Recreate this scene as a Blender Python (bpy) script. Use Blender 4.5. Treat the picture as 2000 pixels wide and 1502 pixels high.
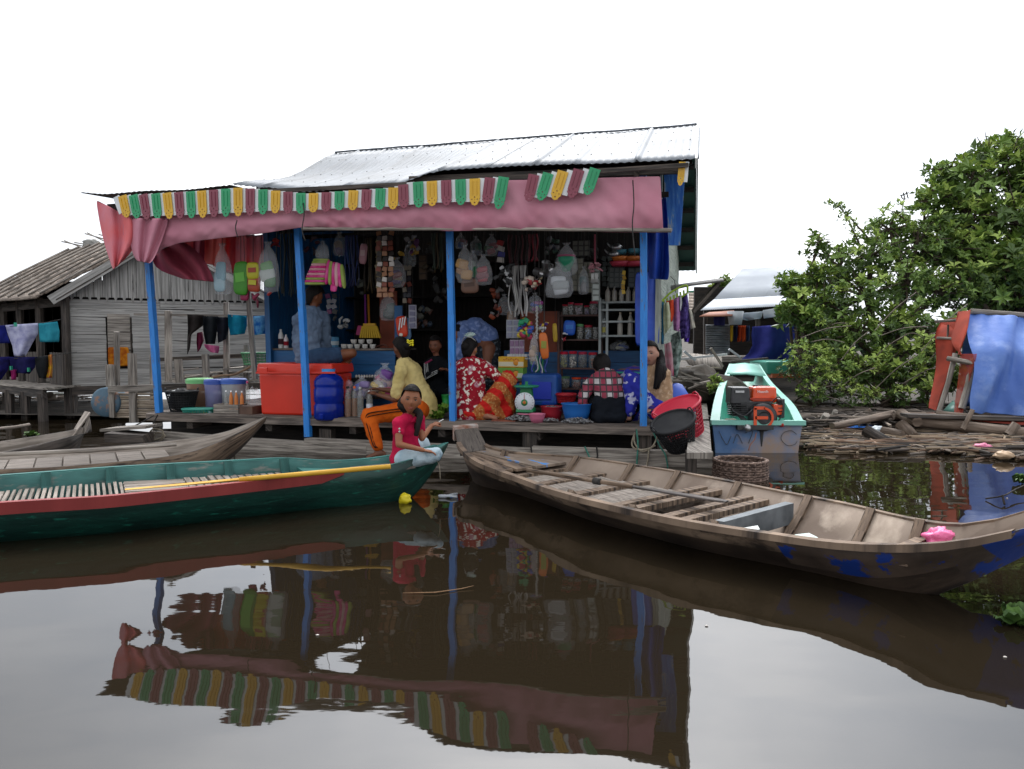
import bpy, bmesh, math, random
import numpy as np
from mathutils import Vector, Matrix, noise
from mathutils.geometry import tessellate_polygon
R_ = math.radians
S = bpy.context.scene
for o_ in list(bpy.data.objects): bpy.data.objects.remove(o_)
random.seed(7)
COL = S.collection
# ---------------------------------------------------------------- camera, world, sun, exposure
FPX, CX, CY, PITCH, CAMZ = 1450.0, 1000.0, 751.0, 3.394, 1.24
cam = bpy.data.objects.new('camera', bpy.data.cameras.new('camera')); COL.objects.link(cam)
cam.data.sensor_width = 36; cam.data.lens = 36*FPX/2000; cam.data.clip_end = 3000; cam.data.clip_start = 0.05
cam.location = (0, 0, CAMZ); cam.rotation_euler = (R_(90-PITCH), 0, 0); S.camera = cam
S.view_settings.view_transform = 'Standard'; S.view_settings.look = 'None'
S.view_settings.exposure = 0.7; S.view_settings.gamma = 1
try: S.view_settings.use_curve_mapping = False
except Exception: pass
SUN_EL, SUN_AZ = 50, 5          # azimuth measured from +Y clockwise: the covered sun stands high ahead of the camera
SKY_BASE, GLOW, GLOW_POW = .5, 2.4, 8.0
W = bpy.data.worlds.new("World"); S.world = W; W.use_nodes = True
nt = W.node_tree; nt.nodes.clear()
def wn(t): return nt.nodes.new(t)
out = wn('ShaderNodeOutputWorld'); bg = wn('ShaderNodeBackground'); sky = wn('ShaderNodeTexSky')
sky.sky_type = 'NISHITA'; sky.sun_disc = False; sky.sun_elevation = R_(SUN_EL); sky.sun_rotation = R_(SUN_AZ)
sky.dust_density = 4; sky.air_density = 1; sky.ozone_density = 1
# an overcast layer: pale cloud, slightly brighter overhead, mixed over the clear sky
tc = wn('ShaderNodeTexCoord'); mp = wn('ShaderNodeMapping'); mp.inputs['Scale'].default_value = (1, 1, 2.4)
nz = wn('ShaderNodeTexNoise'); nz.inputs['Scale'].default_value = 2.2; nz.inputs['Detail'].default_value = 5
cr = wn('ShaderNodeValToRGB')
cr.color_ramp.elements[0].position = .36; cr.color_ramp.elements[0].color = (10.4, 11.2, 12.4, 1)
cr.color_ramp.elements[1].position = .62; cr.color_ramp.elements[1].color = (14.6, 14.9, 15.4, 1)
mx = wn('ShaderNodeMixRGB'); mx.inputs[0].default_value = .9
nt.links.new(tc.outputs['Generated'], mp.inputs[0]); nt.links.new(mp.outputs[0], nz.inputs[0])
nt.links.new(nz.outputs[0], cr.inputs[0]); nt.links.new(sky.outputs[0], mx.inputs[1]); nt.links.new(cr.outputs[0], mx.inputs[2])
# the sun is behind the cloud ahead of the camera: a broad glow there
dv_ = wn('ShaderNodeVectorMath'); dv_.operation = 'DOT_PRODUCT'; _e, _z = R_(SUN_EL), R_(SUN_AZ)
dv_.inputs[1].default_value = (math.sin(_z)*math.cos(_e), math.cos(_z)*math.cos(_e), math.sin(_e))
mx0 = wn('ShaderNodeMath'); mx0.operation = 'MAXIMUM'; mx0.inputs[1].default_value = 0
pw_ = wn('ShaderNodeMath'); pw_.operation = 'POWER'; pw_.inputs[1].default_value = GLOW_POW
ma_ = wn('ShaderNodeMath'); ma_.operation = 'MULTIPLY_ADD'; ma_.inputs[1].default_value = GLOW; ma_.inputs[2].default_value = SKY_BASE
vs_ = wn('ShaderNodeVectorMath'); vs_.operation = 'SCALE'
nt.links.new(tc.outputs['Generated'], dv_.inputs[0]); nt.links.new(dv_.outputs['Value'], mx0.inputs[0]); nt.links.new(mx0.outputs[0], pw_.inputs[0]); nt.links.new(pw_.outputs[0], ma_.inputs[0])
nt.links.new(mx.outputs[0], vs_.inputs[0]); nt.links.new(ma_.outputs[0], vs_.inputs['Scale'])
nt.links.new(vs_.outputs[0], bg.inputs[0]); bg.inputs[1].default_value = 0.12
nt.links.new(bg.outputs[0], out.inputs[0])
sl = bpy.data.lights.new('sun', 'SUN'); sl.energy = 0.8; sl.angle = R_(20); sl.color = (1, .97, .92)
so = bpy.data.objects.new('sun', sl); COL.objects.link(so)
az, el = R_(SUN_AZ), R_(SUN_EL)
so.rotation_euler = Vector((math.sin(az)*math.cos(el), math.cos(az)*math.cos(el), math.sin(el))).to_track_quat('Z', 'Y').to_euler()

# ---------------------------------------------------------------- measuring helpers: photo pixels to places in the world
_p = R_(PITCH); CAM = Vector((0, 0, CAMZ)); _F = Vector((0, math.cos(_p), -math.sin(_p))); _U = Vector((0, math.sin(_p), math.cos(_p)))
def ray(px, py): return _F + Vector((1, 0, 0))*((px-CX)/FPX) + _U*((CY-py)/FPX)
def P(px, py, Y): d = ray(px, py); return CAM + d*(Y/d.y)          # at distance Y
def PZ(px, py, z=0.0): d = ray(px, py); return CAM + d*((z-CAMZ)/d.z)  # at height z
DECK = .38
_a, _b = PZ(311, 806, DECK), PZ(1257, 832, DECK)
_u = (_b-_a); ULEN = _u.length; _u.normalize(); _v = Vector((-_u.y, _u.x, 0))
def B(u, v, z): return _a + _u*u + _v*v + Vector((0, 0, z-DECK))    # shop coordinates: along the front, inwards, up
def PV(px, py, v):                                                  # pixel on the shop's plane v
    d = ray(px, py); t = ((_a-CAM).dot(_v)+v)/d.dot(_v); return CAM + d*t
def uvz(p): q = p-_a; return q.dot(_u), q.dot(_v), p.z
RB = Matrix((_u, _v, (0, 0, 1))).transposed()

# ---------------------------------------------------------------- materials
MATS = {}
def mat(n, c, c2=None, sc=4, st=(1, 1, 1), rough=.7, bump=.0, bsc=None, metal=0, rv=0, lo=.38, hi=.62, uv=False,
        trans=0, alpha=1, sub=0, c3=None, sc3=1.5, lo3=.55, hi3=.62, spec=.5, det=5, emit=0, sheen=0, coat=0):
    m = bpy.data.materials.new(n); m.use_nodes = True; t = m.node_tree; N = t.nodes; L = t.links
    b = N['Principled BSDF']; b.inputs['Roughness'].default_value = rough; b.inputs['Metallic'].default_value = metal
    b.inputs['Specular IOR Level'].default_value = spec
    if trans: b.inputs['Transmission Weight'].default_value = trans; b.inputs['IOR'].default_value = 1.3
    if alpha < 1: b.inputs['Alpha'].default_value = alpha
    if coat: b.inputs['Coat Weight'].default_value = coat
    if emit: b.inputs['Emission Color'].default_value = (*c, 1); b.inputs['Emission Strength'].default_value = emit
    C4 = lambda q: (*q, 1)
    tcn = N.new('ShaderNodeTexCoord'); oi = N.new('ShaderNodeObjectInfo')
    vm = N.new('ShaderNodeVectorMath'); vm.operation = 'MULTIPLY_ADD'; vm.inputs[1].default_value = st
    cmb = N.new('ShaderNodeMath'); cmb.operation = 'MULTIPLY'; cmb.inputs[1].default_value = 37.0 if rv else 0.0
    L.new(oi.outputs['Random'], cmb.inputs[0]); L.new(tcn.outputs['UV' if uv else 'Object'], vm.inputs[0]); L.new(cmb.outputs[0], vm.inputs[2])
    col = None
    if c2 is not None:
        nz = N.new('ShaderNodeTexNoise'); nz.inputs['Scale'].default_value = sc; nz.inputs['Detail'].default_value = det
        L.new(vm.outputs[0], nz.inputs['Vector'])
        r = N.new('ShaderNodeValToRGB'); r.color_ramp.elements[0].position = lo; r.color_ramp.elements[1].position = hi
        r.color_ramp.elements[0].color = C4(c); r.color_ramp.elements[1].color = C4(c2)
        L.new(nz.outputs[0], r.inputs[0]); col = r.outputs[0]
        if c3 is not None:
            n3 = N.new('ShaderNodeTexNoise'); n3.inputs['Scale'].default_value = sc3; n3.inputs['Detail'].default_value = 8; n3.inputs['Roughness'].default_value = .65
            L.new(vm.outputs[0], n3.inputs['Vector'])
            r3 = N.new('ShaderNodeMapRange'); r3.inputs[1].default_value = lo3; r3.inputs[2].default_value = hi3
            L.new(n3.outputs[0], r3.inputs[0]); m3 = N.new('ShaderNodeMixRGB'); L.new(r3.outputs[0], m3.inputs[0])
            L.new(col, m3.inputs[1]); m3.inputs[2].default_value = C4(c3); col = m3.outputs[0]
    if rv:
        mr = N.new('ShaderNodeMapRange'); mr.inputs[3].default_value = 1-rv; mr.inputs[4].default_value = 1+rv*.6
        L.new(oi.outputs['Random'], mr.inputs[0]); hv = N.new('ShaderNodeHueSaturation'); L.new(mr.outputs[0], hv.inputs['Value'])
        if col is None: hv.inputs['Color'].default_value = C4(c)
        else: L.new(col, hv.inputs['Color'])
        col = hv.outputs[0]
    if col is None: b.inputs['Base Color'].default_value = C4(c)
    else: L.new(col, b.inputs['Base Color'])
    if bump:
        nb = N.new('ShaderNodeTexNoise'); nb.inputs['Scale'].default_value = bsc or sc*2; nb.inputs['Detail'].default_value = 6
        L.new(vm.outputs[0], nb.inputs['Vector']); bp = N.new('ShaderNodeBump'); bp.inputs['Strength'].default_value = bump
        bp.inputs['Distance'].default_value = .02; L.new(nb.outputs[0], bp.inputs['Height']); L.new(bp.outputs[0], b.inputs['Normal'])
    if sub: b.inputs['Subsurface Weight'].default_value = sub; b.inputs['Subsurface Radius'].default_value = (.02, .01, .005)
    MATS[n] = m; return m
def hexc(h):
    f = lambda x: ((x/255+.055)/1.055)**2.4 if x > 10 else x/255/12.92
    return tuple(f(int(h[i:i+2], 16)) for i in (0, 2, 4))
def plastic(n, h, rough=.35, rv=0, **k):
    c = hexc(h) if isinstance(h, str) else h
    return mat(n, c, tuple(x*.84 for x in c), sc=4, rough=rough, rv=rv, lo=.35, hi=.8, **k)
def cloth(n, h, h2=None, sc=3, **k):
    c = hexc(h); c2 = hexc(h2) if h2 else tuple(x*.7 for x in c)
    return mat(n, c, c2, sc=sc, rough=.9, bump=.4, bsc=11, spec=.15, **k)

# ---------------------------------------------------------------- mesh builder
Z = Vector((0, 0, 1))
def V3(*a): return Vector(a)
class MB:
    def __init__(s): s.v = []; s.f = []; s.uv = []; s.mi = []; s.sm = []
    def face(s, idx, uvs, mi=0, sm=False): s.f.append(tuple(idx)); s.uv.append(uvs); s.mi.append(mi); s.sm.append(sm)
    def box(s, c, size, R=None, mi=0, taper=1.0, jit=0):
        c = Vector(c); n = len(s.v); hx, hy, hz = [q/2 for q in size]
        loc = []
        for z in (-1, 1):
            for x, y in ((-1, -1), (1, -1), (1, 1), (-1, 1)):
                k = taper if z > 0 else 1
                p = Vector((x*hx*k, y*hy*k, z*hz))
                if jit: p += Vector([random.uniform(-jit, jit) for _ in range(3)])
                loc.append(p); s.v.append(c + (R @ p if R is not None else p))
        ax = max(range(3), key=lambda i: size[i]); oth = [i for i in range(3) if i != ax]
        for q in ((0, 3, 2, 1), (4, 5, 6, 7), (0, 1, 5, 4), (1, 2, 6, 5), (2, 3, 7, 6), (3, 0, 4, 7)):
            s.face([n+i for i in q], [(loc[i][ax], loc[i][oth[0]]+loc[i][oth[1]]) for i in q], mi)
        return s
    def beam(s, p, q, w, h, up=Z, mi=0, tw=1.0, jit=0):
        p, q = Vector(p), Vector(q); d = q-p; L = d.length
        if L < 1e-6: return s
        d = d/L; side = d.cross(up)
        if side.length < 1e-4: side = d.cross(Vector((0, 1, 0)))
        side.normalize(); upv = side.cross(d)
        n = len(s.v); loc = []
        for t, k in ((0, 1), (1, tw)):
            for a, b in ((-1, -1), (1, -1), (1, 1), (-1, 1)):
                pt = p + d*(L*t) + side*(a*w/2*k) + upv*(b*h/2*k)
                if jit: pt += Vector([random.uniform(-jit, jit) for _ in range(3)])
                s.v.append(pt); loc.append((L*t, a*w/2, b*h/2))
        for f in ((0, 3, 2, 1), (4, 5, 6, 7), (0, 1, 5, 4), (1, 2, 6, 5), (2, 3, 7, 6), (3, 0, 4, 7)):
            s.face([n+i for i in f], [(loc[i][0], loc[i][1]+loc[i][2]) for i in f], mi)
        return s
    def tube(s, pts, r, n=8, mi=0, caps=True, sm=True, flat=1.0):
        pts = [Vector(p) for p in pts]; m = len(pts); rs = list(r) if hasattr(r, '__len__') else [r]*m
        base = len(s.v); acc = 0; prev = None
        for i, p in enumerate(pts):
            t = (pts[min(i+1, m-1)]-pts[max(i-1, 0)])
            if t.length < 1e-9: t = Vector((0, 0, 1))
            t.normalize()
            if prev is None:
                a = t.cross(Z)
                if a.length < .15: a = t.cross(Vector((0, 1, 0)))
            else: a = prev - t*prev.dot(t)
            a.normalize(); prev = a; b = t.cross(a)
            for k in range(n):
                g = 2*math.pi*k/n; s.v.append(p + (a*math.cos(g) + b*math.sin(g)*flat)*rs[i])
        lens = [0]
        for i in range(1, m): lens.append(lens[-1]+(pts[i]-pts[i-1]).length)
        cir = 2*math.pi*max(rs)
        for i in range(m-1):
            for k in range(n):
                k2 = (k+1) % n; A = base+i*n
                s.face((A+k, A+k2, A+n+k2, A+n+k), [(lens[i], cir*k/n), (lens[i], cir*(k+1)/n), (lens[i+1], cir*(k+1)/n), (lens[i+1], cir*k/n)], mi, sm)
        if caps:
            for A in (base, base+(m-1)*n): s.face([A+k for k in range(n)], [(s.v[A+k].x, s.v[A+k].z) for k in range(n)], mi)
        return s
    def lathe(s, c, prof, n=16, mi=0, R=None, sx=1, sy=1, sm=True, mis=None):
        c = Vector(c); base = len(s.v)
        for r, z in prof:
            for k in range(n):
                g = 2*math.pi*k/n; p = Vector((r*math.cos(g)*sx, r*math.sin(g)*sy, z)); s.v.append(c + (R @ p if R is not None else p))
        for i in range(len(prof)-1):
            for k in range(n):
                k2 = (k+1) % n; A = base+i*n; rr = max(prof[i][0], .01)
                s.face((A+k, A+k2, A+n+k2, A+n+k), [(6.28*rr*k/n, prof[i][1]), (6.28*rr*(k+1)/n, prof[i][1]), (6.28*rr*(k+1)/n, prof[i+1][1]), (6.28*rr*k/n, prof[i+1][1])], mis[i] if mis else mi, sm)
        for A, i in ((base, 0), (base+(len(prof)-1)*n, len(prof)-1)):
            if prof[i][0] > 1e-4: s.face([A+k for k in range(n)], [(s.v[A+k].x, s.v[A+k].y) for k in range(n)], mis[min(i, len(mis)-1)] if mis else mi)
        return s
    def sphere(s, c, r, n=12, m=8, mi=0, R=None, f=None):
        rr = r if hasattr(r, '__len__') else (r, r, r); c = Vector(c); base = len(s.v)
        for i in range(m+1):
            th = math.pi*i/m
            for k in range(n):
                g = 2*math.pi*k/n; p = Vector((math.sin(th)*math.cos(g), math.sin(th)*math.sin(g), math.cos(th)))
                if f: p = p*f(p)
                p = Vector((p.x*rr[0], p.y*rr[1], p.z*rr[2])); s.v.append(c + (R @ p if R is not None else p))
        for i in range(m):
            for k in range(n):
                A = base+i*n; k2 = (k+1) % n
                s.face((A+k, A+n+k, A+n+k2, A+k2), [(k/n, i/m), (k/n, (i+1)/m), ((k+1)/n, (i+1)/m), ((k+1)/n, i/m)], mi, True)
        return s
    def grid(s, rows, mi=0, sm=True, wrap=False, mif=None, swap=False):
        base = len(s.v); m = len(rows); n = len(rows[0])
        for r in rows: s.v += [Vector(p) for p in r]
        L0 = (rows[0][-1]-rows[0][0]).length if n > 1 else 1; H0 = (rows[-1][0]-rows[0][0]).length
        for i in range(m-1):
            for j in range(n if wrap else n-1):
                j2 = (j+1) % n; a = base+i*n; uv = [(L0*j/(n-1), H0*i/(m-1)), (L0*(j+1)/(n-1), H0*i/(m-1)), (L0*(j+1)/(n-1), H0*(i+1)/(m-1)), (L0*j/(n-1), H0*(i+1)/(m-1))]
                s.face((a+j, a+j2, a+n+j2, a+n+j), [(q[1], q[0]) for q in uv] if swap else uv, mif(i, j) if mif else mi, sm)
        return s
    def prism(s, outer, M, t, holes=(), mi=0, mis=None):
        """flat outline (x,y) of thickness t along its z, placed by the 4x4 matrix M"""
        loops = [list(outer)]+[list(h) for h in holes]
        tris = tessellate_polygon([[Vector((x, y, 0)) for x, y in l] for l in loops])
        flat = [q for l in loops for q in l]; base = len(s.v); n = len(flat)
        for z in (0, t): s.v += [M @ Vector((x, y, z)) for x, y in flat]
        for tr in tris:
            s.face([base+i for i in tr], [flat[i][::-1] for i in tr], mi); s.face([base+n+i for i in reversed(tr)], [flat[i][::-1] for i in reversed(tr)], mi)
        k = 0
        for l in loops:
            for i in range(len(l)):
                a, b = k+i, k+(i+1) % len(l); s.face((base+a, base+b, base+n+b, base+n+a), [flat[a], flat[b], flat[b], flat[a]], mis if mis is not None else mi)
            k += len(l)
        return s
    def build(s, name, mats, parent=None, solid=0, sub=0, kind=None, bevel=0):
        me = bpy.data.meshes.new(name)
        inv = None
        if parent is not None:
            inv = wmat(parent).inverted()
        vs = [inv @ p for p in s.v] if inv is not None else s.v
        me.from_pydata([tuple(p) for p in vs], [], s.f)
        l = me.uv_layers.new(name='UVMap'); flat = [c for f in s.uv for q in f for c in q]
        if len(flat) == len(l.data)*2: l.data.foreach_set('uv', flat)
        mats = mats if isinstance(mats, (list, tuple)) else [mats]
        for m in mats: me.materials.append(m)
        if len(mats) > 1: me.polygons.foreach_set('material_index', s.mi)
        me.polygons.foreach_set('use_smooth', s.sm)
        me.update(); o = bpy.data.objects.new(name, me); COL.objects.link(o)
        if parent is not None: o.parent = parent
        if solid: q = o.modifiers.new('solid', 'SOLIDIFY'); q.thickness = solid; q.offset = 0
        if sub: q = o.modifiers.new('sub', 'SUBSURF'); q.levels = q.render_levels = sub
        if bevel: q = o.modifiers.new('bev', 'BEVEL'); q.width = bevel; q.segments = 2; q.limit_method = 'ANGLE'
        if kind: o['kind'] = kind
        return o
def wmat(o):
    M = Matrix.Identity(4)
    while o is not None: M = o.matrix_basis @ M; o = o.parent
    return M
def thing(name, label, cat, loc=(0, 0, 0), group=None, rz=0):
    o = bpy.data.objects.new(name, None); COL.objects.link(o); o.location = Vector(loc); o.rotation_euler = (0, 0, rz)
    o.empty_display_size = .1; o['label'] = label; o['category'] = cat
    if group: o['group'] = group
    return o
def tag(o, label=None, cat=None, group=None, kind=None):
    if label: o['label'] = label
    if cat: o['category'] = cat
    if group: o['group'] = group
    if kind: o['kind'] = kind
    return o
def recenter(o, loc=None):
    """move the origin of a one-mesh thing to its base"""
    me = o.data; co = np.empty(len(me.vertices)*3); me.vertices.foreach_get('co', co); co = co.reshape(-1, 3)
    c = Vector(loc) if loc is not None else Vector((*(co[:, :2].mean(0)), co[:, 2].min()))
    me.transform(Matrix.Translation(-c)); o.location = c; return o
def one(name, mb, mats, label, cat, group=None, **k):
    return tag(recenter(mb.build(name, mats, None, **k)), label, cat, group)
def dup(o, parent=None, loc=None, rz=None, label=None, group=None):
    c = o.copy(); COL.objects.link(c)
    if parent is not None: c.parent = parent
    if loc is not None: c.location = Vector(loc)
    if rz is not None: c.rotation_euler = (0, 0, rz)
    if label: c['label'] = label
    if group: c['group'] = group
    for ch in [q for q in o.children]: dup(ch, c)
    return c
def lerp(a, b, t): return a+(b-a)*t
def interp(pts, x):
    """polyline y(x) from a list of (x, y...)"""
    if x <= pts[0][0]: return pts[0][1]
    for a, b in zip(pts, pts[1:]):
        if x <= b[0]: return lerp(a[1], b[1], (x-a[0])/(b[0]-a[0]))
    return pts[-1][1]
def nz3(x, y, z=0, s=1): return noise.noise(Vector((x*s, y*s, z*s)))
def catmull(pts, n):
    pts = [Vector(p) for p in pts]; q = [pts[0]*2-pts[1]]+pts+[pts[-1]*2-pts[-2]]; o = []
    for i in range(len(pts)-1):
        a, b, c, d = q[i:i+4]
        for k in range(n):
            t = k/n; o.append(.5*((2*b)+(c-a)*t+(2*a-5*b+4*c-d)*t*t+(3*b-a-3*c+d)*t**3))
    o.append(pts[-1]); return o
# ---------------------------------------------------------------- common materials
m_greywood = mat('grey wood', hexc('6e665e'), hexc('a39a8f'), sc=3, st=(1, 14, 14), rough=.85, bump=.5, bsc=5, rv=.25, uv=True, c3=hexc('3b352f'), sc3=2.2, lo3=.56, hi3=.72)
m_darkwood = mat('dark wet wood', hexc('2c2723'), hexc('5a5048'), sc=3, st=(1, 12, 12), rough=.8, bump=.5, bsc=5, rv=.2, uv=True)
m_deckwood = mat('deck wood', hexc('453d37'), hexc('7a6e64'), sc=3, st=(1, 12, 12), rough=.75, bump=.5, bsc=5, rv=.25, uv=True)
m_blackwood = mat('shade dark wood', hexc('17130f'), hexc('2c2520'), sc=3, st=(1, 10, 10), rough=.9, bump=.4, rv=.25, uv=True)  # near-black wood: indoor shade is put into the colour
m_bluepost = mat('blue paint', hexc('1f74c4'), hexc('2a83d2'), sc=5, st=(1, 6, 6), rough=.5, bump=.25, bsc=6, uv=True, c3=hexc('5f5a55'), sc3=4.5, lo3=.60, hi3=.64)
m_bluewall = mat('blue wall paint', hexc('0f4674'), hexc('145585'), sc=3, st=(1, 6, 6), rough=.55, bump=.2, uv=True, rv=.12, c3=hexc('34485a'), sc3=2.5, lo3=.6, hi3=.75)
m_roof = mat('zinc roof sheet', hexc('6c7074'), hexc('7f8388'), sc=1.6, rough=.6, spec=.3, rv=.10, c3=hexc('5c5c5b'), sc3=3.5, lo3=.56, hi3=.8, bump=.1, bsc=3)
m_roofdark = mat('weathered zinc', hexc('4d4a47'), hexc('6d6a66'), sc=2, rough=.7, metal=.15, rv=.15)
m_greenzinc = mat('green zinc', hexc('1f3a38'), hexc('2c4a46'), sc=2, rough=.6, rv=.1)
m_white = mat('white paint', hexc('c9c9c6'), hexc('b4b3ae'), sc=6, rough=.6)
m_black = mat('black plastic', (.012, .012, .013), (.02, .02, .021), sc=8, rough=.7, spec=.25)
m_steel = mat('steel', (.5, .5, .5), (.35, .35, .34), sc=6, rough=.3, metal=.9)
m_rope_g = mat('green rope', hexc('2f6a5c'), hexc('4a8a78'), sc=30, rough=.9)
m_rope_w = mat('pale rope', hexc('a89c88'), hexc('8a7f6d'), sc=30, rough=.9)
m_rope_k = mat('dark cord', (.02, .02, .02), (.05, .045, .04), sc=30, rough=.9)
m_wire = mat('dark wire', (.02, .02, .02), rough=.6)
# clear plastic film and bottles
def film(n, c, a=.35, rough=.25):
    return mat(n, c, rough=rough, alpha=a, bump=.6, bsc=14, spec=.9)
m_film = film('clear film', (.7, .72, .74), .2)
m_clear = film('clear bottle', (.42, .42, .38), .28, .12)

# ---------------------------------------------------------------- water, river bed, far ground
def make_water():
    m = bpy.data.materials.new('murky water'); m.use_nodes = True; N = m.node_tree.nodes; L = m.node_tree.links
    b = N['Principled BSDF']; b.inputs['Roughness'].default_value = .018; b.inputs['IOR'].default_value = 1.55
    tcn = N.new('ShaderNodeTexCoord')
    n0 = N.new('ShaderNodeTexNoise'); n0.inputs['Scale'].default_value = .25; n0.inputs['Detail'].default_value = 3
    r0 = N.new('ShaderNodeValToRGB'); r0.color_ramp.elements[0].color = (*hexc('1e1810'), 1); r0.color_ramp.elements[1].color = (*hexc('241e15'), 1)
    L.new(tcn.outputs['Object'], n0.inputs['Vector']); L.new(n0.outputs[0], r0.inputs[0]); L.new(r0.outputs[0], b.inputs['Base Color'])
    hs = None
    for sc, st, amp in ((.9, (.8, 1.5, 1), 0.013), (2.4, (.7, 1.5, 1), .0024), (14, (1, 2, 1), .00007)):
        vm = N.new('ShaderNodeVectorMath'); vm.operation = 'MULTIPLY'; vm.inputs[1].default_value = st
        L.new(tcn.outputs['Object'], vm.inputs[0])
        nn = N.new('ShaderNodeTexNoise'); nn.inputs['Scale'].default_value = sc; nn.inputs['Detail'].default_value = 1.0
        L.new(vm.outputs[0], nn.inputs['Vector'])
        mm = N.new('ShaderNodeMath'); mm.operation = 'MULTIPLY'; mm.inputs[1].default_value = amp; L.new(nn.outputs[0], mm.inputs[0])
        if hs is None: hs = mm.outputs[0]
        else:
            ad = N.new('ShaderNodeMath'); ad.operation = 'ADD'; L.new(hs, ad.inputs[0]); L.new(mm.outputs[0], ad.inputs[1]); hs = ad.outputs[0]
    bp = N.new('ShaderNodeBump'); bp.inputs['Strength'].default_value = 1; bp.inputs['Distance'].default_value = 1
    L.new(hs, bp.inputs['Height']); L.new(bp.outputs[0], b.inputs['Normal'])
    return m
wb = MB(); wb.grid([[V3(x, y, 0) for x in (-800, 0, 800)] for y in (-60, 300, 1500)], sm=False)
water = wb.build('water', make_water()); water['kind'] = 'structure'
# ================================================================ THE FLOATING SHOP
m_tarp = mat('faded pink tarpaulin', hexc('bc7a8a'), hexc('c68a98'), sc=1.6, rough=.8, bump=.35, bsc=7, c3=hexc('ae4a66'), sc3=.9, lo3=.55, hi3=.8)
m_redcloth = mat('red drape', hexc('b2283a'), hexc('c24a4c'), sc=2, rough=.85, bump=.2, bsc=9)
m_darkred = mat('dark red drape', hexc('8a3044'), hexc('9c4254'), sc=2, rough=.85, bump=.2, bsc=9)
m_coral = mat('coral drape', hexc('e0685c'), hexc('d4585c'), sc=2, rough=.85, bump=.2, bsc=9)
m_pinkdrape = mat('pink drape', hexc('d48490'), hexc('dc6e70'), sc=2.5, rough=.85, bump=.2, bsc=9)
m_bluetarp = mat('blue tarpaulin', hexc('1c3f9e'), hexc('2a52b8'), sc=3, rough=.45, bump=.5, bsc=9)
m_clap = mat('weathered clapboard', hexc('8b9188'), hexc('a5a99f'), sc=3, st=(1, 12, 12), rough=.85, bump=.4, rv=.2, uv=True, c3=hexc('4c4f49'), sc3=2, lo3=.56, hi3=.7)
m_ty = plastic('yellow valance', hexc('d9a81e')); m_tg = plastic('green valance', hexc('1f9a63')); m_tm = plastic('maroon valance', hexc('86394a')); m_tw = plastic('white valance', (.72, .74, .74))
shop = thing('floating_shop', 'open fronted blue floating shop with zinc roof, painted valance and faded pink awning', 'shop', B(2.9, 0, 0))
def SP(name, mb, m, **k): return mb.build(name, m, shop, **k)
U = lambda px, py, v: uvz(PV(px, py, v))[0]
ZV = lambda px, py, v: PV(px, py, v).z
VR = 2.0
# roof front slope
eave_px = [(160, 377), (200, 379), (300, 374), (400, 368), (460, 361), (490, 364), (560, 374), (600, 374), (640, 371), (700, 367), (770, 362), (800, 352), (835, 338), (860, 335), (1000, 325), (1150, 321), (1345, 313)]
eave = [(uvz(PV(x, y, -.4))[0], PV(x, y, -.4).z) for x, y in eave_px]
rL, rR = uvz(PV(655, 300, VR)), uvz(PV(1361, 246, VR))
def ridge_z(u): return lerp(rL[2], rR[2], (u-rL[0])/(rR[0]-rL[0])) + .012*nz3(u*2, 3)
ULEFT, URIGHT = rL[0], rR[0]
def roofz(u, s):
    zr, ze = ridge_z(u), interp(eave, u)
    dip = max(0, 1-(u-ULEFT)/2.6)
    z = lerp(zr, ze, s)
    return z - .20*dip*math.sin(math.pi*min(1, s*1.0))**2*.6 + .006*nz3(u*3, s*4)
bounds_px = [655, 700, 752, 824, 893, 971, 1045, 1118, 1180, 1270, 1361]
ub = [U(x, lerp(300, 246, (x-655)/706), VR) for x in bounds_px]
def corr(u): return .0045*math.sin(u*2*math.pi/.076)
for i in range(len(ub)-1):
    a, b = ub[i], ub[i+1]+.04; mb = MB(); nn = 36; rows = []
    for r in range(9):
        s = r/8*(1+.012*random.uniform(-1, 1) if r == 8 else 1)
        rows.append([B(lerp(a, b, k/nn), lerp(VR, -.4, s), roofz(lerp(a, b, k/nn), s) + corr(lerp(a, b, k/nn)) + .008*(i % 2) + (.014 if k/nn < .06 else 0)) for k in range(nn+1)])
    mb.grid(rows); SP('roof_sheet', mb, m_roof, solid=.003)
    nl = MB()                                   # roofing nails
    for s in (.22, .5, .78):
        for k in range(3):
            u = lerp(a, b, (k+.5)/3); nl.sphere(B(u, lerp(VR, -.4, s), roofz(u, s)+.016), (.007, .007, .005), 6, 3)
    SP('roof_nail', nl, m_roofdark, kind='stuff')
# back slope with its green underside and purlins
bz = PV(1358, 527, 5.0).z
bs = [lerp(ULEFT, URIGHT, i/5) for i in range(6)]
for i in range(5):
    a, b = bs[i], bs[i+1]; 
    for nm, dz, m in (('roof_sheet', .012, m_roof), ('roof_lining', 0, m_greenzinc)):
        mb = MB(); rows = [[B(lerp(a, b, k/24), lerp(VR, 5.0, s), lerp(ridge_z(lerp(a, b, k/24)), bz, s)-.01+dz+corr(lerp(a, b, k/24))) for k in range(25)] for s in (0, .33, .66, 1)]
        mb.grid(rows); SP(nm, mb, m)
for k in range(7):
    s = (k+.4)/7; SP('purlin', MB().beam(B(ULEFT+.1, lerp(VR, 5, s), lerp(ridge_z(ULEFT), bz, s)-.06), B(URIGHT-.03, lerp(VR, 5, s), lerp(ridge_z(6), bz, s)-.06), .05, .06), m_blackwood)
for k in range(5):
    s = (k+.3)/5; mb = MB(); us = [lerp(ULEFT+.1, URIGHT-.03, q/10) for q in range(11)]
    for p, q in zip(us, us[1:]): mb.beam(B(p, lerp(VR, -.4, s), roofz(p, s)-.065), B(q, lerp(VR, -.4, s), roofz(q, s)-.065), .05, .06)
    SP('purlin', mb, m_blackwood)
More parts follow.
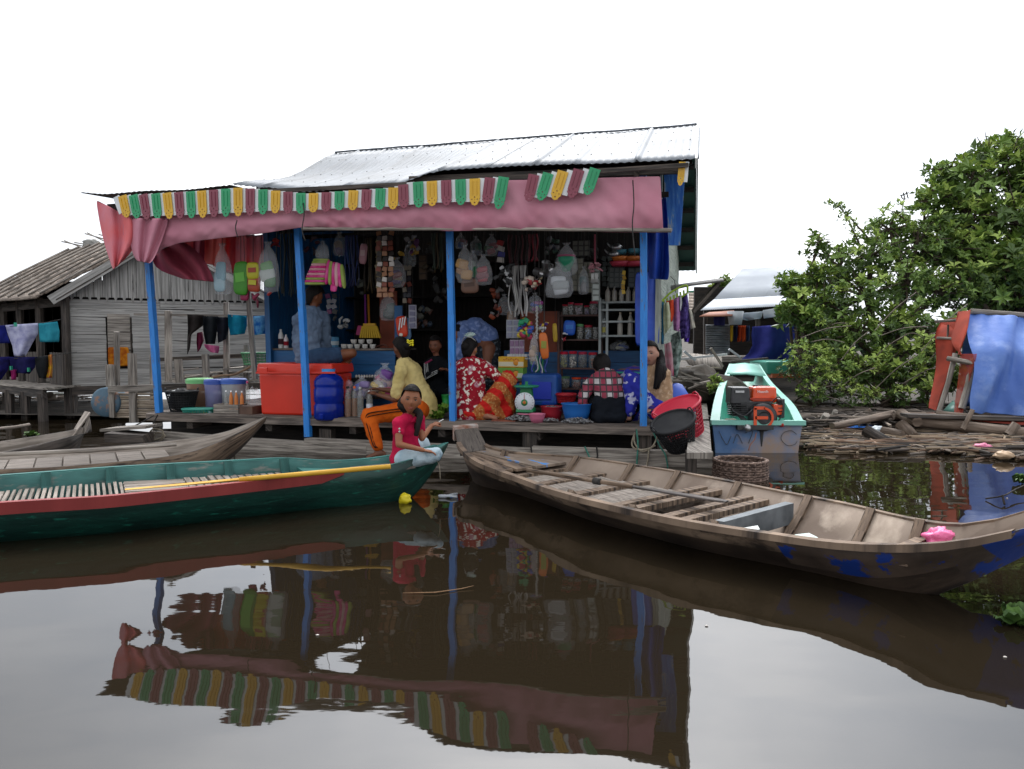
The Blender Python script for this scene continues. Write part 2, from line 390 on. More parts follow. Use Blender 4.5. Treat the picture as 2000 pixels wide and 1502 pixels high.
e1 = MB(); e1.beam(B(URIGHT+.012, -.4, interp(eave, URIGHT)-.03), B(URIGHT+.012, VR, ridge_z(URIGHT)-.02), .02, .09); SP('verge_board', e1, m_white)
e1 = MB(); e1.beam(B(URIGHT+.012, VR, ridge_z(URIGHT)-.02), B(URIGHT+.012, 5.0, bz-.02), .02, .09); SP('verge_board', e1, m_white)
e1 = MB(); e1.tube([B(lerp(ULEFT, URIGHT, k/20), VR, ridge_z(lerp(ULEFT, URIGHT, k/20))+.02) for k in range(21)], .022, 6, flat=.6); SP('ridge_cap', e1, m_roof)
UW0 = U(527, 600, 1.0)
# lean-to roof over the left porch: seen from below
mb = MB(); rows = []
for r in range(6):
    s = r/5; row = []
    for k in range(61):
        u = lerp(eave[0][0], ULEFT+.02, k/60); ze = interp(eave, u)
        row.append(B(u + .05*s, lerp(-.42, 1.6, s), ze + .10*s + corr(u) + .012*nz3(u*2, s*3)))
    rows.append(row)
mb.grid(rows); SP('porch_roof_sheet', mb, m_roofdark, solid=.004)
SP('porch_roof_sheet', MB().grid([[B(lerp(UW0-.15, ULEFT+.12, k/20), v, z+corr(lerp(UW0-.15, ULEFT+.12, k/20))) for k in range(21)] for v, z in ((.9, 3.0), (2.2, 3.1), (3.6, 3.16))]), m_roofdark, solid=.004)
for v in (-.28, .5, 1.3):
    SP('rafter', MB().beam(B(eave[0][0]+.25, v, 2.78+.05*v), B(ULEFT+.3, v, 2.80+.05*v), .05, .07), m_blackwood)
for u in (-.2, .7, 1.6): SP('rafter', MB().beam(B(u, -.36, 2.72), B(u, 1.5, 2.82), .05, .06), m_blackwood)
for x0, x1, y0, y1 in ((800, 1350, 345, 322),):
    SP('eave_beam', MB().beam(PV(x0, y0+8, -.3), PV(x1-6, y1+8, -.3), .05, .08), m_darkwood)
SP('tie_beam', MB().beam(PV(610, 432, 0), PV(1290, 352, 0), .06, .09), m_darkwood)
for px, py in ((1243, 330), (1150, 334), (960, 342)): SP('rafter_end', MB().beam(PV(px, py+8, -.36), PV(px, py, .8), .05, .06), m_darkwood)
# four blue posts
for (x0, y0), (x1, y1), low in (((311, 806), (286, 455), 0), ((600, 815), (581, 440), 1), ((885, 824), (877, 400), 0), ((1257, 832), (1256, 340), 0)):
    bt = PV(x0, y0, .02); 
    if low: bt = PV(602, 853, -.045)
    tp = PV(x1, y1, -.045 if low else .02)
    SP('post', MB().beam(bt, bt.lerp(tp, .5)+_u*.006, .066, .066, up=_v, jit=.002).beam(bt.lerp(tp, .495)+_u*.006, tp, .064, .064, up=_v, jit=.002), m_bluepost)
# deck planks
u0, u1 = -.15, ULEN+.12
for k in range(22):
    v = .07+k*.152; cut = random.uniform(1.5, 4)
    for a, b in ((u0, cut), (cut+.006, u1)):
        SP('deck_plank', MB().box(B((a+b)/2, v, DECK-.018+random.uniform(-.003, .003)), (b-a, .147, .034), RB, jit=.002), m_deckwood)
SP('deck_edge', MB().beam(B(u0, -.025, DECK-.05), B(u1, -.025, DECK-.045), .045, .085, jit=.004), m_deckwood)
# frame and pontoon below the deck
for px, w in ((322, .1), (640, .14), (1037, .14), (1258, .14), (466, .08)):
    SP('stub_post', MB().beam(PV(px, 838, .06)-Z*.0, PV(px, 838, .06)-Z*.42, w, w*.8, up=_v, jit=.008), m_darkwood)
for x0, y0, x1, y1, h in ((465, 870, 720, 885, .17), (300, 852, 462, 864, .12), (600, 868, 1040, 890, .15), (1040, 891, 1392, 902, .20)):
    a, b = PV(x0, y0, -.09), PV(x1, y1, -.09); SP('pontoon_beam', MB().beam(a, b, .12, h, jit=.006), m_greywood)
for k in range(6):
    u = .4+k*1.05; SP('cross_beam', MB().beam(B(u, .02, .26), B(u, 3.3, .26), .08, .12), m_darkwood)
for v in (.8, 1.8, 2.8): SP('pontoon_log', MB().tube([B(-.1, v, .06), B(3, v+.03, .05), B(6, v, .06)], .13, 10), m_darkwood)
SP('under_deck_shade', MB().beam(B(u0, .4, .16), B(u1, .4, .16), .03, .34), m_blackwood)  # dark sheet added to stand for the shade below the deck
# room walls: dark vertical planks at the back, blue plank wall left, clapboard right
UW = U(527, 600, 1.0); UWR = uvz(PV(1290, 600, .9))[0]
n = 30
for k in range(n):
    a = lerp(UW, UWR-.02, k/n); b = lerp(UW, UWR-.02, (k+1)/n)
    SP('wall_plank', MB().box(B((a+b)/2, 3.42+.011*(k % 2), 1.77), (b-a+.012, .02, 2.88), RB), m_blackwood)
for k in range(12):
    v = 1.0+k*.2; SP('wall_plank', MB().box(B(UW, v+.1, 1.76), (.022, .194, 2.78), RB), m_bluewall)
SP('corner_post', MB().beam(B(UW+.02, .96, DECK), B(UW-.01, .96, 2.9), .07, .07, up=_v), m_bluewall)
a0, b0 = PV(1290, 600, .9), PV(1324, 600, 4.8)
for k in range(17):
    z = .46+k*.135
    if z > 2.95: break
    va = 0 if z < 2.6 else (z-2.6)*1.2
    SP('clapboard', MB().beam((a0.x, a0.y, z), (b0.x, b0.y, z+.01), .016, .142, jit=.003), m_clap)
SP('corner_post', MB().beam((a0.x-.03, a0.y-.02, DECK), (a0.x-.03, a0.y-.02, 3.1), .06, .06, up=_v), m_clap)
# ceiling cross battens, the hooks for the goods
for v in (.25, .75, 1.25, 1.8): SP('ceiling_batten', MB().beam(B(UW, v, 2.66), B(UWR+.1, v, 2.72), .04, .05), m_blackwood)
# the blue plank counter at the left, blue parapet at the right
def planks(px0, px1, py_t, py_b, v, nn, m, name='counter_board'):
    a, b, c = PV(px0, py_t, v), PV(px1, py_t, v), PV(px0, py_b, v); zt, zb = a.z, max(c.z, DECK+.01)
    for k in range(nn):
        z = lerp(zb, zt, (k+.5)/nn); SP(name, MB().beam((a.x, a.y, z), (b.x, b.y, z), .022, (zt-zb)/nn-.005, jit=.001), m)
    return a, b, zt
a, b, zt = planks(534, 772, 684, 792, 1.0, 4, m_bluewall)
ct = MB(); ct.box((a+b)/2 + _v*.3 + Z*.012, ((b-a).length+.06, .66, .024), RB); SP('counter_top', ct, m_deckwood); COUNTER_Z = zt+.026
a, b, zt = planks(985, 1285, 684, 775, 1.45, 4, m_bluewall)
SP('wall_board', MB().box((PV(1013, 690, 1.44)+PV(1092, 605, 1.44))/2, (.46, .015, .5), RB), mat('orange brown board', hexc('6e2f16'), hexc('8a3a1a'), sc=3, rough=.6))
SP('wall_board', MB().box((PV(740, 690, 1.5)+PV(778, 560, 1.5))/2, (.24, .015, .75), RB), MATS['orange brown board'])
SP('side_panel', MB().box((PV(786, 690, 1.0)+PV(772, 600, 1.0))/2, (.1, .03, .6), RB), m_bluewall)
# raised inner floor behind the doorway and dark shelves inside
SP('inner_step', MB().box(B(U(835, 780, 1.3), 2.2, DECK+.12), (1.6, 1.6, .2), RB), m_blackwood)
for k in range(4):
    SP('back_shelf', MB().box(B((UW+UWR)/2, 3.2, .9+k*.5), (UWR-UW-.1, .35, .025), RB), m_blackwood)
# horizontal blue plank inside side: blue panel and drooping blue tarpaulin on the right end
pb = MB(); pb.prism([(0, 0), (.16, 0), (.2, .75), (-.02, .8)], Matrix.Translation(PV(1299, 480, .72)) @ RB.to_4x4() @ Matrix.Rotation(R_(90), 4, 'X'), .02)
SP('blue_panel', pb, mat('weathered blue board', hexc('2a62b4'), hexc('4a86c8'), sc=4, st=(6, 1, 1), rough=.8, bump=.3, c3=hexc('9aa0a0'), sc3=4))
rows = []
L_ = [(1262, 455), (1263, 480), (1264, 500), (1266, 530), (1268, 545)]; Rr = [(1300, 372), (1304, 420), (1306, 480), (1308, 520), (1306, 548)]
for i in range(5):
    row = []
    for j in range(9):
        t = j/8; x = lerp(L_[i][0], Rr[i][0], t); y = lerp(L_[i][1], Rr[i][1], t)
        row.append(PV(x, y, .35+.12*math.sin(t*9+i*.6)+.05*i))
    rows.append(row)
SP('side_tarpaulin', MB().grid(rows), m_bluetarp, solid=.006, sub=2)
rows = [[PV(1240+j*8, y, .86+.03*math.sin(j*1.7+y*.02)) for j in range(7)] for y in (530, 570, 620, 680)]
SP('side_curtain', MB().grid(rows), m_bluetarp, solid=.006, sub=1)
# --- pink awning
topl = [(238, 400), (300, 405), (600, 392), (800, 372), (985, 352), (1283, 344), (1300, 344)]
botl = [(262, 470), (275, 512), (286, 512), (300, 502), (319, 485), (351, 475), (442, 464), (507, 457), (585, 445), (596, 443), (670, 446), (800, 447), (875, 452), (1050, 449), (1190, 454), (1297, 455)]
rows = []
NXT = 190
for i in range(13):
    t = i/12; row = []
    for j in range(NXT+1):
        x = lerp(240, 1290, j/NXT); y0, y1 = interp(topl, x), interp(botl, x)
        xx = x + t*(0 if x < 1200 else (x-1200)/90*6)
        bulge = -.05*math.sin(math.pi*t**1.8) - .03
        fold = .016*nz3(x*.012-t*2.0, t*1.1, 5)*math.sin(math.pi*min(1, t*1.1)) + .016*math.sin(x*.11+t*6)*t*nz3(x*.014, 1) + .016*(abs(nz3(x*.03-t*2.6, t*1.5, 9))-.2)*(.4+t)+ .012*(abs(nz3(x*.05+t*3.4, t*2, 19))-.2)*t
        tie = math.exp(-((x-592)/14)**2)+.6*math.exp(-((x-1238)/8)**2)
        row.append(PV(xx, lerp(y0, y1, t), -.33 + (bulge+fold*2.2)*(1-.75*tie)))
    rows.append(row)
SP('awning', MB().grid(rows), m_tarp, solid=.004, sub=1)
SP('awning_pole', MB().tube([PV(590, 447, -.36), PV(1000, 447, -.36), PV(1312, 450, -.38)], [.018, .018, .02], 8), m_greywood)
for pts in ([(592, 396), (594, 420), (590, 448), (596, 470)], [(1236, 352), (1238, 400), (1235, 440), (1240, 500)], [(463, 430), (460, 445), (464, 463)]):
    SP('tie_cord', MB().tube(catmull([PV(x, y, -.50) for x, y in pts], 4), .006, 5), m_rope_k)
def drape(name, outline_rows, v, m, amp=.03, n=14, fr=9, **k):
    """rows of (x0,y0,x1,y1) across the drape"""
    rows = []
    for i, (x0, y0, x1, y1) in enumerate(outline_rows):
        rows.append([PV(lerp(x0, x1, j/n), lerp(y0, y1, j/n), v+amp*math.sin(j/n*fr+i*.5)+amp*.6*nz3(j*.5, i*.7, v*9)) for j in range(n+1)])
    return SP(name, MB().grid(rows), m, solid=.004, sub=1, **k)
drape('awning_end_flap', [(187, 389, 262, 428), (191, 415, 268, 440), (197, 450, 270, 464), (206, 485, 262, 486), (214, 508, 250, 500), (221, 528, 234, 516)], -.42, m_pinkdrape, .06, fr=13)
drape('awning_end_gather', [(246, 425, 330, 425), (250, 450, 322, 455), (255, 480, 312, 480), (260, 500, 302, 506), (268, 510, 292, 515)], -.46, m_tarp, .05, fr=15)
drape('drape', [(296, 496, 352, 470), (298, 515, 372, 478), (312, 530, 395, 500), (345, 540, 410, 525), (356, 545, 420, 552)], .15, m_darkred, .07, fr=13)
xs = [345, 362, 380, 398, 418, 440, 462, 480, 497, 513]
for i in range(9):
    yb = [484, 492, 508, 516, 522, 534, 540, 545, 548][i]
    yt = 458; m = [m_coral, m_redcloth, m_darkred, m_coral, m_coral, m_redcloth, m_pinkdrape, m_pinkdrape, m_pinkdrape][i]
    drape('curtain', [(xs[i]-2, yt, xs[i+1]+2, yt-2), (xs[i]-2, (yt+yb)/2, xs[i+1]+2, (yt+yb)/2), (xs[i]-3, yb, xs[i+1]+1, yb+3)], .5+.05*(i % 2), m, .03, n=8, fr=5+i % 3)
# --- the valance: cut-out coloured tongues with white ones between
def tongue_mesh(w, h, style):
    if style == 'w': return [(-w/2, 0), (w/2, 0), (w/2, h*.86), (-w/2, h*.86)], []
    o = [(-w/2, 0), (w/2, 0), (w/2, h*.72), (w*.44, h*.76), (w*.5, h*.80), (w*.33, h*.88), (w*.26, h*.955), (w*.1, h*.975), (0, h), (-w*.1, h*.975), (-w*.26, h*.955), (-w*.33, h*.88), (-w*.5, h*.80), (-w*.44, h*.76), (-w/2, h*.72)]
    def dia(x, y, a, b): return [(x-a, y), (x, y-b), (x+a, y), (x, y+b)]
    H = [dia(0, h*.68, w*.09, h*.03), dia(-w*.27, h*.76, w*.08, h*.022), dia(w*.27, h*.76, w*.08, h*.022), dia(0, h*.78, w*.04, h*.014), dia(0, h*.88, w*.09, h*.034)]
    return o, H
def tongue(x0, y0, x1, y1, w, m, style, v):
    a, b = PV(x0, y0, v), PV(x1, y1, v); d = (b-a); h = d.length; d.normalize(); nrm = -_v; sx = nrm.cross(d).normalized()*-1
    M = Matrix((sx, d, _v)).transposed().to_4x4(); M.translation = a
    o, H = tongue_mesh(w, h, style); mb = MB(); mb.prism(o, M, .008, H)
    if style != 'w':
        mb2 = Matrix.Translation(-_v*.004)
        mb.beam(a+d*.02-_v*.004+sx*w*.2, a+d*h*.6-_v*.004+sx*w*.2, .006, .006); mb.beam(a+d*.02-_v*.004-sx*w*.2, a+d*h*.6-_v*.004-sx*w*.2, .006, .006)
    SP('valance_tongue', mb, m)
cols = {'Y': m_ty, 'G': m_tg, 'M': m_tm}
c1 = [(238, 248, 'Y'), (259, 268, 'G'), (279, 287, 'M'), (303, 308, 'G'), (325, 331, 'Y'), (348, 352, 'M'), (371, 374, 'G'), (393, 396, 'Y'), (416, 418, 'M'), (440, 441, 'G'), (464, 465, 'Y'), (488, 488, 'M'), (513, 513, 'G'), (538, 537, 'Y'), (562, 562, 'M'), (587, 587, 'G'), (612, 611, 'Y'), (637, 636, 'M'), (663, 662, 'G'), (690, 688, 'Y'), (716, 714, 'M'), (743, 741, 'G'), (768, 767, 'Y'), (787, 789, 'M'), (816, 818, 'G'), (843, 844, 'Y'), (871, 872, 'M'), (899, 900, 'G'), (927, 927, 'Y'), (957, 950, 'M'), (984, 972, 'G')]
yb1 = [(248, 424), (268, 426), (287, 428), (308, 428), (331, 427), (396, 425), (441, 423), (488, 421), (537, 416), (587, 417), (611, 414), (636, 413), (662, 410), (714, 410), (767, 408), (789, 406), (818, 405), (844, 402), (900, 400), (927, 401), (950, 400), (972, 408)]
yt1 = [(238, 382), (300, 378), (400, 372), (470, 366), (600, 378), (770, 366), (800, 356), (990, 345)]
for i, (xt, xb, c) in enumerate(c1):
    if i < len(c1): tongue(xt, interp(yt1, xt), xb, interp(yb1, xb)+1, .107, cols[c], 'c', -.485)
    if i+1 < len(c1):
        xt2, xb2 = (xt+c1[i+1][0])/2, (xb+c1[i+1][1])/2
        if c1[i+1][1]-xb > 18: tongue(xt2, interp(yt1, xt2), xb2, interp(yb1, xb2)+1, .08, m_tw, 'w', -.470)
c2 = [(1043, 341, 1031, 394, 'M'), (1071, 338, 1054, 392, 'G'), (1100, 334, 1082, 391, 'Y'), (1131, 331, 1114, 387, 'M'), (1163, 329, 1145, 381, 'G')]
for i, (xa, ya, xb, yb, c) in enumerate(c2):
    tongue(xa, ya, xb, yb, .105, cols[c], 'c', -.485)
    if i < 4:
        n_ = c2[i+1]; tongue((xa+n_[0])/2, (ya+n_[1])/2, (xb+n_[2])/2, (yb+n_[3])/2, .075, m_tw, 'w', -.470)
tongue(226, 384, 240, 421, .08, m_tw, 'w', -.47)
tongue(1333, 316, 1328, 363, .06, m_ty, 'c', -.43); tongue(1341, 316, 1337, 362, .045, m_tw, 'w', -.42)
SP('valance_rail', MB().beam(PV(225, 388, -.45), PV(990, 350, -.45), .02, .04), m_darkwood)
SP('valance_rail', MB().beam(PV(1030, 344, -.45), PV(1345, 322, -.45), .02, .04), m_darkwood)
# walkway at the right end of the shop
WK = .33
for k, (y0, y1, x0, x1, x2, x3) in enumerate([(884, 822, 1341, 1390, 1349, 1385), (818, 766, 1349, 1384, 1352, 1378), (762, 735, 1352, 1377, 1354, 1374)]):
    mb = MB(); q = [PZ(x0, y0, WK), PZ(x1, y0, WK), PZ(x3, y1, WK), PZ(x2, y1, WK)]
    n0 = len(mb.v); mb.v += q + [p-Z*.05 for p in q]
    for f in ((0, 1, 2, 3), (7, 6, 5, 4), (0, 4, 5, 1), (1, 5, 6, 2), (2, 6, 7, 3), (3, 7, 4, 0)): mb.face(f, [(mb.v[i].y, mb.v[i].x) for i in f])
    SP('walkway_board', mb, m_greywood)
SP('walkway_post', MB().beam(PZ(1350, 880, .28), PZ(1350, 880, .28)-Z*.3, .1, .1, up=_v), m_darkwood)
# ================================================================ BOATS
def boat(name, label, near, far, zs, zf, mats, depth=.42, inset=.16, mis=None, wl=-.05, N=44, group=None, thick=.028, cap=True, flat=.55):
    """near / far: gunwale pixel lines [(px,py)], zs: height above water along t (0..1) as [(t,z)]"""
    def resolve(line, zsl):
        pts = []
        for px, py in line: pts.append(PZ(px, py, .3))
        for it in range(12):
            A, Bq = ends
            new = []
            for (px, py), p in zip(line, pts):
                t = max(0, min(1, (p-A).dot(Bq-A)/(Bq-A).length_squared)); new.append(PZ(px, py, interp(zsl, t)))
            pts = new
        return pts
    ends = (PZ(near[0][0], near[0][1], zs[0][1]), PZ(near[-1][0], near[-1][1], zs[-1][1]))
    e0 = [Vector((e.x, e.y, 0)) for e in ends]; ends = e0
    def flatd(p): return Vector((p.x, p.y, 0))
    nearp, farp = resolve(near, zs), resolve(far, zf)
    ax = (ends[1]-ends[0]); Lx = ax.length; ax.normalize()
    def para(pts): return [((flatd(p)-ends[0]).dot(ax)/Lx, p) for p in pts]
    def samp(pp, t):
        if t <= pp[0][0]: return pp[0][1].copy()
        for a, b in zip(pp, pp[1:]):
            if t <= b[0]: return a[1].lerp(b[1], (t-a[0])/max(1e-6, b[0]-a[0]))
        return pp[-1][1].copy()
    npp, fpp = para(nearp), para(farp)
    t0 = max(npp[0][0], fpp[0][0]); t1 = min(npp[-1][0], fpp[-1][0])
    st = []
    for i in range(N+1):
        t = lerp(t0, t1, i/N); st.append((t, samp(npp, t), samp(fpp, t)))
    # smooth
    for _ in range(3):
        st = [st[0]]+[(st[i][0], (st[i-1][1]+st[i][1]*2+st[i+1][1])/4, (st[i-1][2]+st[i][2]*2+st[i+1][2])/4) for i in range(1, N)]+[st[-1]]
    root = thing(name, label, 'boat', (st[N//2][1]+st[N//2][2])/2*1.0, group)
    root.location.z = 0
    return root, st, ax
def colpx(p): return CX+FPX*p.x/p.y
def hull(root, st, mats, keel, inset, mif=None, name='hull', thick=.03, nsec=14, floorfrac=.0):
    """outer and inner skin; keel(t)->z of bottom; section: flared sides then round bilge"""
    N = len(st)-1; out, inn = [], []
    for i, (t, a, b) in enumerate(st):
        tt = i/N; k = keel(tt); w = (b-a); wl = w.length; zc = min(a.z, b.z); side = w.normalized() if wl > 1e-5 else Vector((0, 1, 0)); side.z = 0
        ins = min(inset(tt), wl*.44)
        ro, ri = [], []
        for j in range(nsec+1):
            q = j/nsec; s = 2*q-1
            # profile: |s| 1 at gunwale; superellipse-like
            ang = s*math.pi/2; lat = math.sin(ang); dn = math.cos(ang)**.75
            lat2 = lat*(1-(ins/max(wl/2, .01))*min(1, dn*1.0)*.9)
            c = (a+b)/2; p = c + (w*.5)*lat2; gz = lerp(a.z, b.z, q); p.z = gz - (gz-k)*dn
            ro.append(p)
            c2 = (a+side*thick+(b-side*thick))/2; w2 = (b-a)*(1-2*thick/max(wl, .08)); p2 = c2+(w2*.5)*lat2; p2.z = gz-(gz-(k+thick))*dn
            ri.append(p2)
        out.append(ro); inn.append(ri)
    mb = MB(); mb.grid(out, mi=0, swap=True); base = len(mb.v); mb.grid(inn, mi=1, swap=True)
    n = nsec+1
    for i in range(N):
        for j in (0, nsec):
            a = i*n+j; b = (i+1)*n+j; mb.face((a, b, base+b, base+a), [(i*.2, 0), (i*.2+.2, 0), (i*.2+.2, .03), (i*.2, .03)], 2 if len(mats) > 2 else 1)
    for i in (0, N):
        for j in range(nsec):
            a = i*n+j; mb.face((a, a+1, base+a+1, base+a), [(0, 0)]*4, 1)
    if mif:
        for fi in range(N*nsec): mb.mi[fi] = mif(fi//nsec, fi % nsec)
    return mb.build(name, mats, root), out, inn
m_boatwood = mat('bare boat wood', hexc('5a493b'), hexc('88735f'), sc=2.5, st=(1, 9, 9), rough=.8, bump=.45, bsc=5, uv=True, c3=hexc('271d16'), sc3=3.4, lo3=.50, hi3=.62)
m_boatin = mat('worn boat inside', hexc('6a5a4d'), hexc('8b7b6c'), sc=2.2, st=(1, 5, 5), rough=.8, bump=.4, bsc=5, uv=True, c3=hexc('b0a08f'), sc3=1.8, lo3=.56, hi3=.7)
m_boatlow = mat('dark wet hull', hexc('2a201a'), hexc('483a2f'), sc=2.5, st=(1, 7, 7), rough=.6, bump=.4, bsc=5, uv=True, c3=hexc('5c4c3e'), sc3=2.4, lo3=.6, hi3=.75)
m_prow = [mat('scraped prow %d' % i, hexc('3c3028'), hexc('5c4c40'), sc=2.5, rough=.65, bump=.4, bsc=9, c3=hexc('0d3484'), sc3=4.2, lo3=lo, hi3=lo+.03) for i, lo in enumerate((.59, .575, .56, .55, .51, .37))]
m_plankL = mat('bleached plank', hexc('6f655b'), hexc('978c81'), sc=3, st=(1, 12, 12), rough=.85, bump=.5, bsc=5, rv=.2, uv=True, c3=hexc('4c443c'), sc3=3, lo3=.6, hi3=.75)
m_teal = mat('teal boat paint', hexc('1c5a54'), hexc('256c64'), sc=3, rough=.6, bump=.3, c3=hexc('3a4a44'), sc3=5, lo3=.58, hi3=.7)
m_tealhull = mat('dark green hull paint', hexc('062a24'), hexc('0a3c32'), sc=2, st=(1, 5, 5), rough=.5, bump=.35, bsc=8, uv=True, c3=hexc('1b6a58'), sc3=9, lo3=.58, hi3=.68)
m_redstrip = mat('red strake paint', hexc('7c2a27'), hexc('8e3431'), sc=3, st=(1, 5, 5), rough=.6, bump=.3, uv=True, c3=hexc('5c2a22'), sc3=4, lo3=.6, hi3=.75)
m_tealin = mat('faded teal inside', hexc('1e4b46'), hexc('30625c'), sc=3, st=(1, 6, 6), rough=.75, bump=.3, uv=True, c3=hexc('6b6a62'), sc3=4, lo3=.56, hi3=.68)
def station(st, t):
    x = t*(len(st)-1); i = min(int(x), len(st)-2); f = x-i
    return st[i][1].lerp(st[i+1][1], f), st[i][2].lerp(st[i+1][2], f)
def floor_planks(root, st, t0, t1, n, z, m, inner=.8, gap=.012, along=False, name='floor_plank', skip=()):
    for k in range(n):
        if k in skip: continue
        if not along:
            ta, tb = lerp(t0, t1, k/n), lerp(t0, t1, (k+1)/n); q = []
            for t in (ta, tb):
                a, b = station(st, t); c = (a+b)/2; q.append((c+(a-c)*inner, c+(b-c)*inner))
            p0, p1 = (q[0][0]+q[1][0])/2, (q[0][1]+q[1][1])/2; wd = ((q[1][0]+q[1][1])/2-(q[0][0]+q[0][1])/2).length-gap
        else:
            a, b = station(st, t0); c, d = station(st, t1); f = lerp(1-inner, inner, (k+.5)/n); f = lerp(.5-inner/2, .5+inner/2, (k+.5)/n)
            p0, p1 = a.lerp(b, f), c.lerp(d, f); wd = min((b-a).length, (d-c).length)*inner/n-gap
        p0 = Vector((p0.x, p0.y, z+random.uniform(-.004, .004))); p1 = Vector((p1.x, p1.y, z+random.uniform(-.004, .004)))
        MB().beam(p0, p1, wd, .018, jit=.002).build(name, m, root)
def rib(root, inn, i, m, side, w=.05, d=.035, frac=.42, name='rib'):
    row = inn[i]; n = len(row); k = int(n*frac); idx = range(0, k) if side == 0 else range(n-1, n-1-k, -1)
    c = sum((p for p in row), Vector())/n
    pts = [row[j] + (Vector((c.x, c.y, row[j].z))-row[j]).normalized()*d*.3 for j in idx]
    pts[0] = pts[0] + Z*.005
    mb = MB()
    for a, b in zip(pts, pts[1:]): mb.beam(a, b+(b-a)*.15, w, d*1.6, up=(c-a).cross(b-a) if False else Z)
    return mb.build(name, m, root)
# ---- brown boat in the right foreground
near = [(884, 833), (887, 850), (899, 876), (921, 899), (960, 915), (1020, 936), (1080, 959), (1155, 978), (1230, 996), (1320, 1016), (1400, 1029), (1460, 1037), (1580, 1055), (1670, 1066), (1760, 1067), (1868, 1067), (1940, 1049), (2000, 1038), (2110, 998)]
far = [(868, 823), (885, 829), (924, 855), (960, 875), (1020, 888), (1110, 889), (1200, 902), (1320, 920), (1440, 942), (1511, 957), (1610, 975), (1670, 986), (1760, 1010), (1850, 1026), (1892, 1031), (1967, 1026), (2000, 1014), (2120, 965), (2300, 890)]
zs = [(0, .42), (.05, .36), (.12, .28), (.2, .245), (.4, .235), (.7, .235), (.80, .242), (.86, .26), (.90, .29), (.95, .36), (.98, .42), (1, .47)]
bb, st, ax = boat('wooden_boat', 'long weathered brown wooden boat with peeling blue prow at the right', near, far, zs, zs, None)
def keelf(t): return -.13 + .46*max(0, (t-.85)/.15)**1.35 + .50*max(0, (.16-t)/.16)**1.6
def mif(i, j):
    t = i/44
    x = colpx(BST[min(i, 44)][1]); k = sum(x > q for q in (1480, 1580, 1670, 1760, 1820, 1870))
    if k and j < 8 and (j < 2 or k > 4): return 2+k
    if k > 4: return 8
    return 0 if j in (0, 13) else 2
BST = st
h, out, inn = hull(bb, st, [m_boatwood, m_boatin, m_boatlow, *m_prow], keelf, lambda t: .40, mif)
# rubbing strake along the near side, gunwale cap
for side in (0, 1):
    pts = [(s[1] if side == 0 else s[2]) for s in st]; c = [(s[1]+s[2])/2 for s in st]
    mb = MB(); ww = .035
    rows = []
    for k in range(4):
        rows.append([])
    for p, q in zip(pts[3:-1], c[3:-1]):
        d = Vector((q.x-p.x, q.y-p.y, 0)); d.normalize()
        rows[0].append(p-d*.014+Z*.006+Z*.004*nz3(p.x*4, p.y*4)); rows[1].append(p+d*ww+Z*.007); rows[2].append(p+d*ww-Z*.02); rows[3].append(p-d*.016-Z*.03)
    mb.grid(rows+[rows[0]], sm=False); mb.build('gunwale', m_boatwood, bb)
for i, sd in ((7, 1), (12, 1), (17, 1), (21, 1), (21, 0), (26, 1), (26, 0), (31, 1), (31, 0), (35, 1), (38, 1)):
    rib(bb, inn, i, m_boatwood, sd, d=.028, frac=.36)
m_sternb = mat('old grey stern wood', hexc('4a433d'), hexc('665d55'), sc=3, st=(1, 9, 9), rough=.9, bump=.5, uv=True, c3=hexc('2c2723'), sc3=3)
m_bluepatch = mat('foredeck board with blue paint', hexc('6b5d50'), hexc('8a7a6a'), sc=3, st=(1, 9, 9), rough=.85, bump=.4, uv=True, c3=hexc('2e7ec4'), sc3=3.2, lo3=.56, hi3=.585)
m_footdeck = m_boatwood
def deck_poly(root, name, st, t0, t1, f0, f1, z, m, th=.02):
    a, b = station(st, t0); c, d = station(st, t1)
    q = [a.lerp(b, f0), a.lerp(b, f1), c.lerp(d, f1), c.lerp(d, f0)]; q = [Vector((p.x, p.y, zz)) for p, zz in zip(q, (z[0], z[0], z[1], z[1]))]
    mb = MB(); mb.v = q+[p-Z*th for p in q]
    L = (q[3]-q[0]).length; w = (q[1]-q[0]).length; uv = [(0, 0), (0, w), (L, w), (L, 0)]
    for f in ((0, 1, 2, 3), (7, 6, 5, 4), (0, 4, 5, 1), (1, 5, 6, 2), (2, 6, 7, 3), (3, 7, 4, 0)): mb.face(f, [uv[i % 4] for i in f])
    return mb.build(name, m, root)
# raised stern board then the three foredeck boards (the middle one still blue)
deck_poly(bb, 'stern_board', st, .012, .10, .04, .96, (.40, .25), m_sternb, .03)
deck_poly(bb, 'transom', st, .0, .014, .0, 1., (.43, .42), mat('rusty end block', hexc('8a5238'), hexc('b4aca4'), sc=9, rough=.8), .13)
deck_poly(bb, 'deck_board', st, .10, .25, .10, .29, (.24, .20), m_boatwood)
deck_poly(bb, 'deck_board', st, .10, .255, .31, .50, (.24, .20), m_boatwood)
deck_poly(bb, 'deck_board', st, .10, .26, .52, .90, (.245, .205), m_bluepatch)
for k in range(13):
    if k in (3, ): continue
    t0 = .255+k*.0235
    deck_poly(bb, 'floor_plank', st, t0, t0+.0205, random.uniform(.15, .20), random.uniform(.80, .85), (.135+.01*random.random(), .135), m_plankL)
for t in (.25, .33, .42): deck_poly(bb, 'floor_bearer', st, t, t+.018, .12, .88, (.16, .16), m_boatwood, .035)
for t in (.53, .557, .612, .638):
    deck_poly(bb, 'thwart', st, t, t+.014, .09, .91, (.19, .19), m_boatwood, .035)
for t in (.865, .885): deck_poly(bb, 'thwart', st, t, t+.012, .14, .86, (.2, .2), m_boatwood, .03)
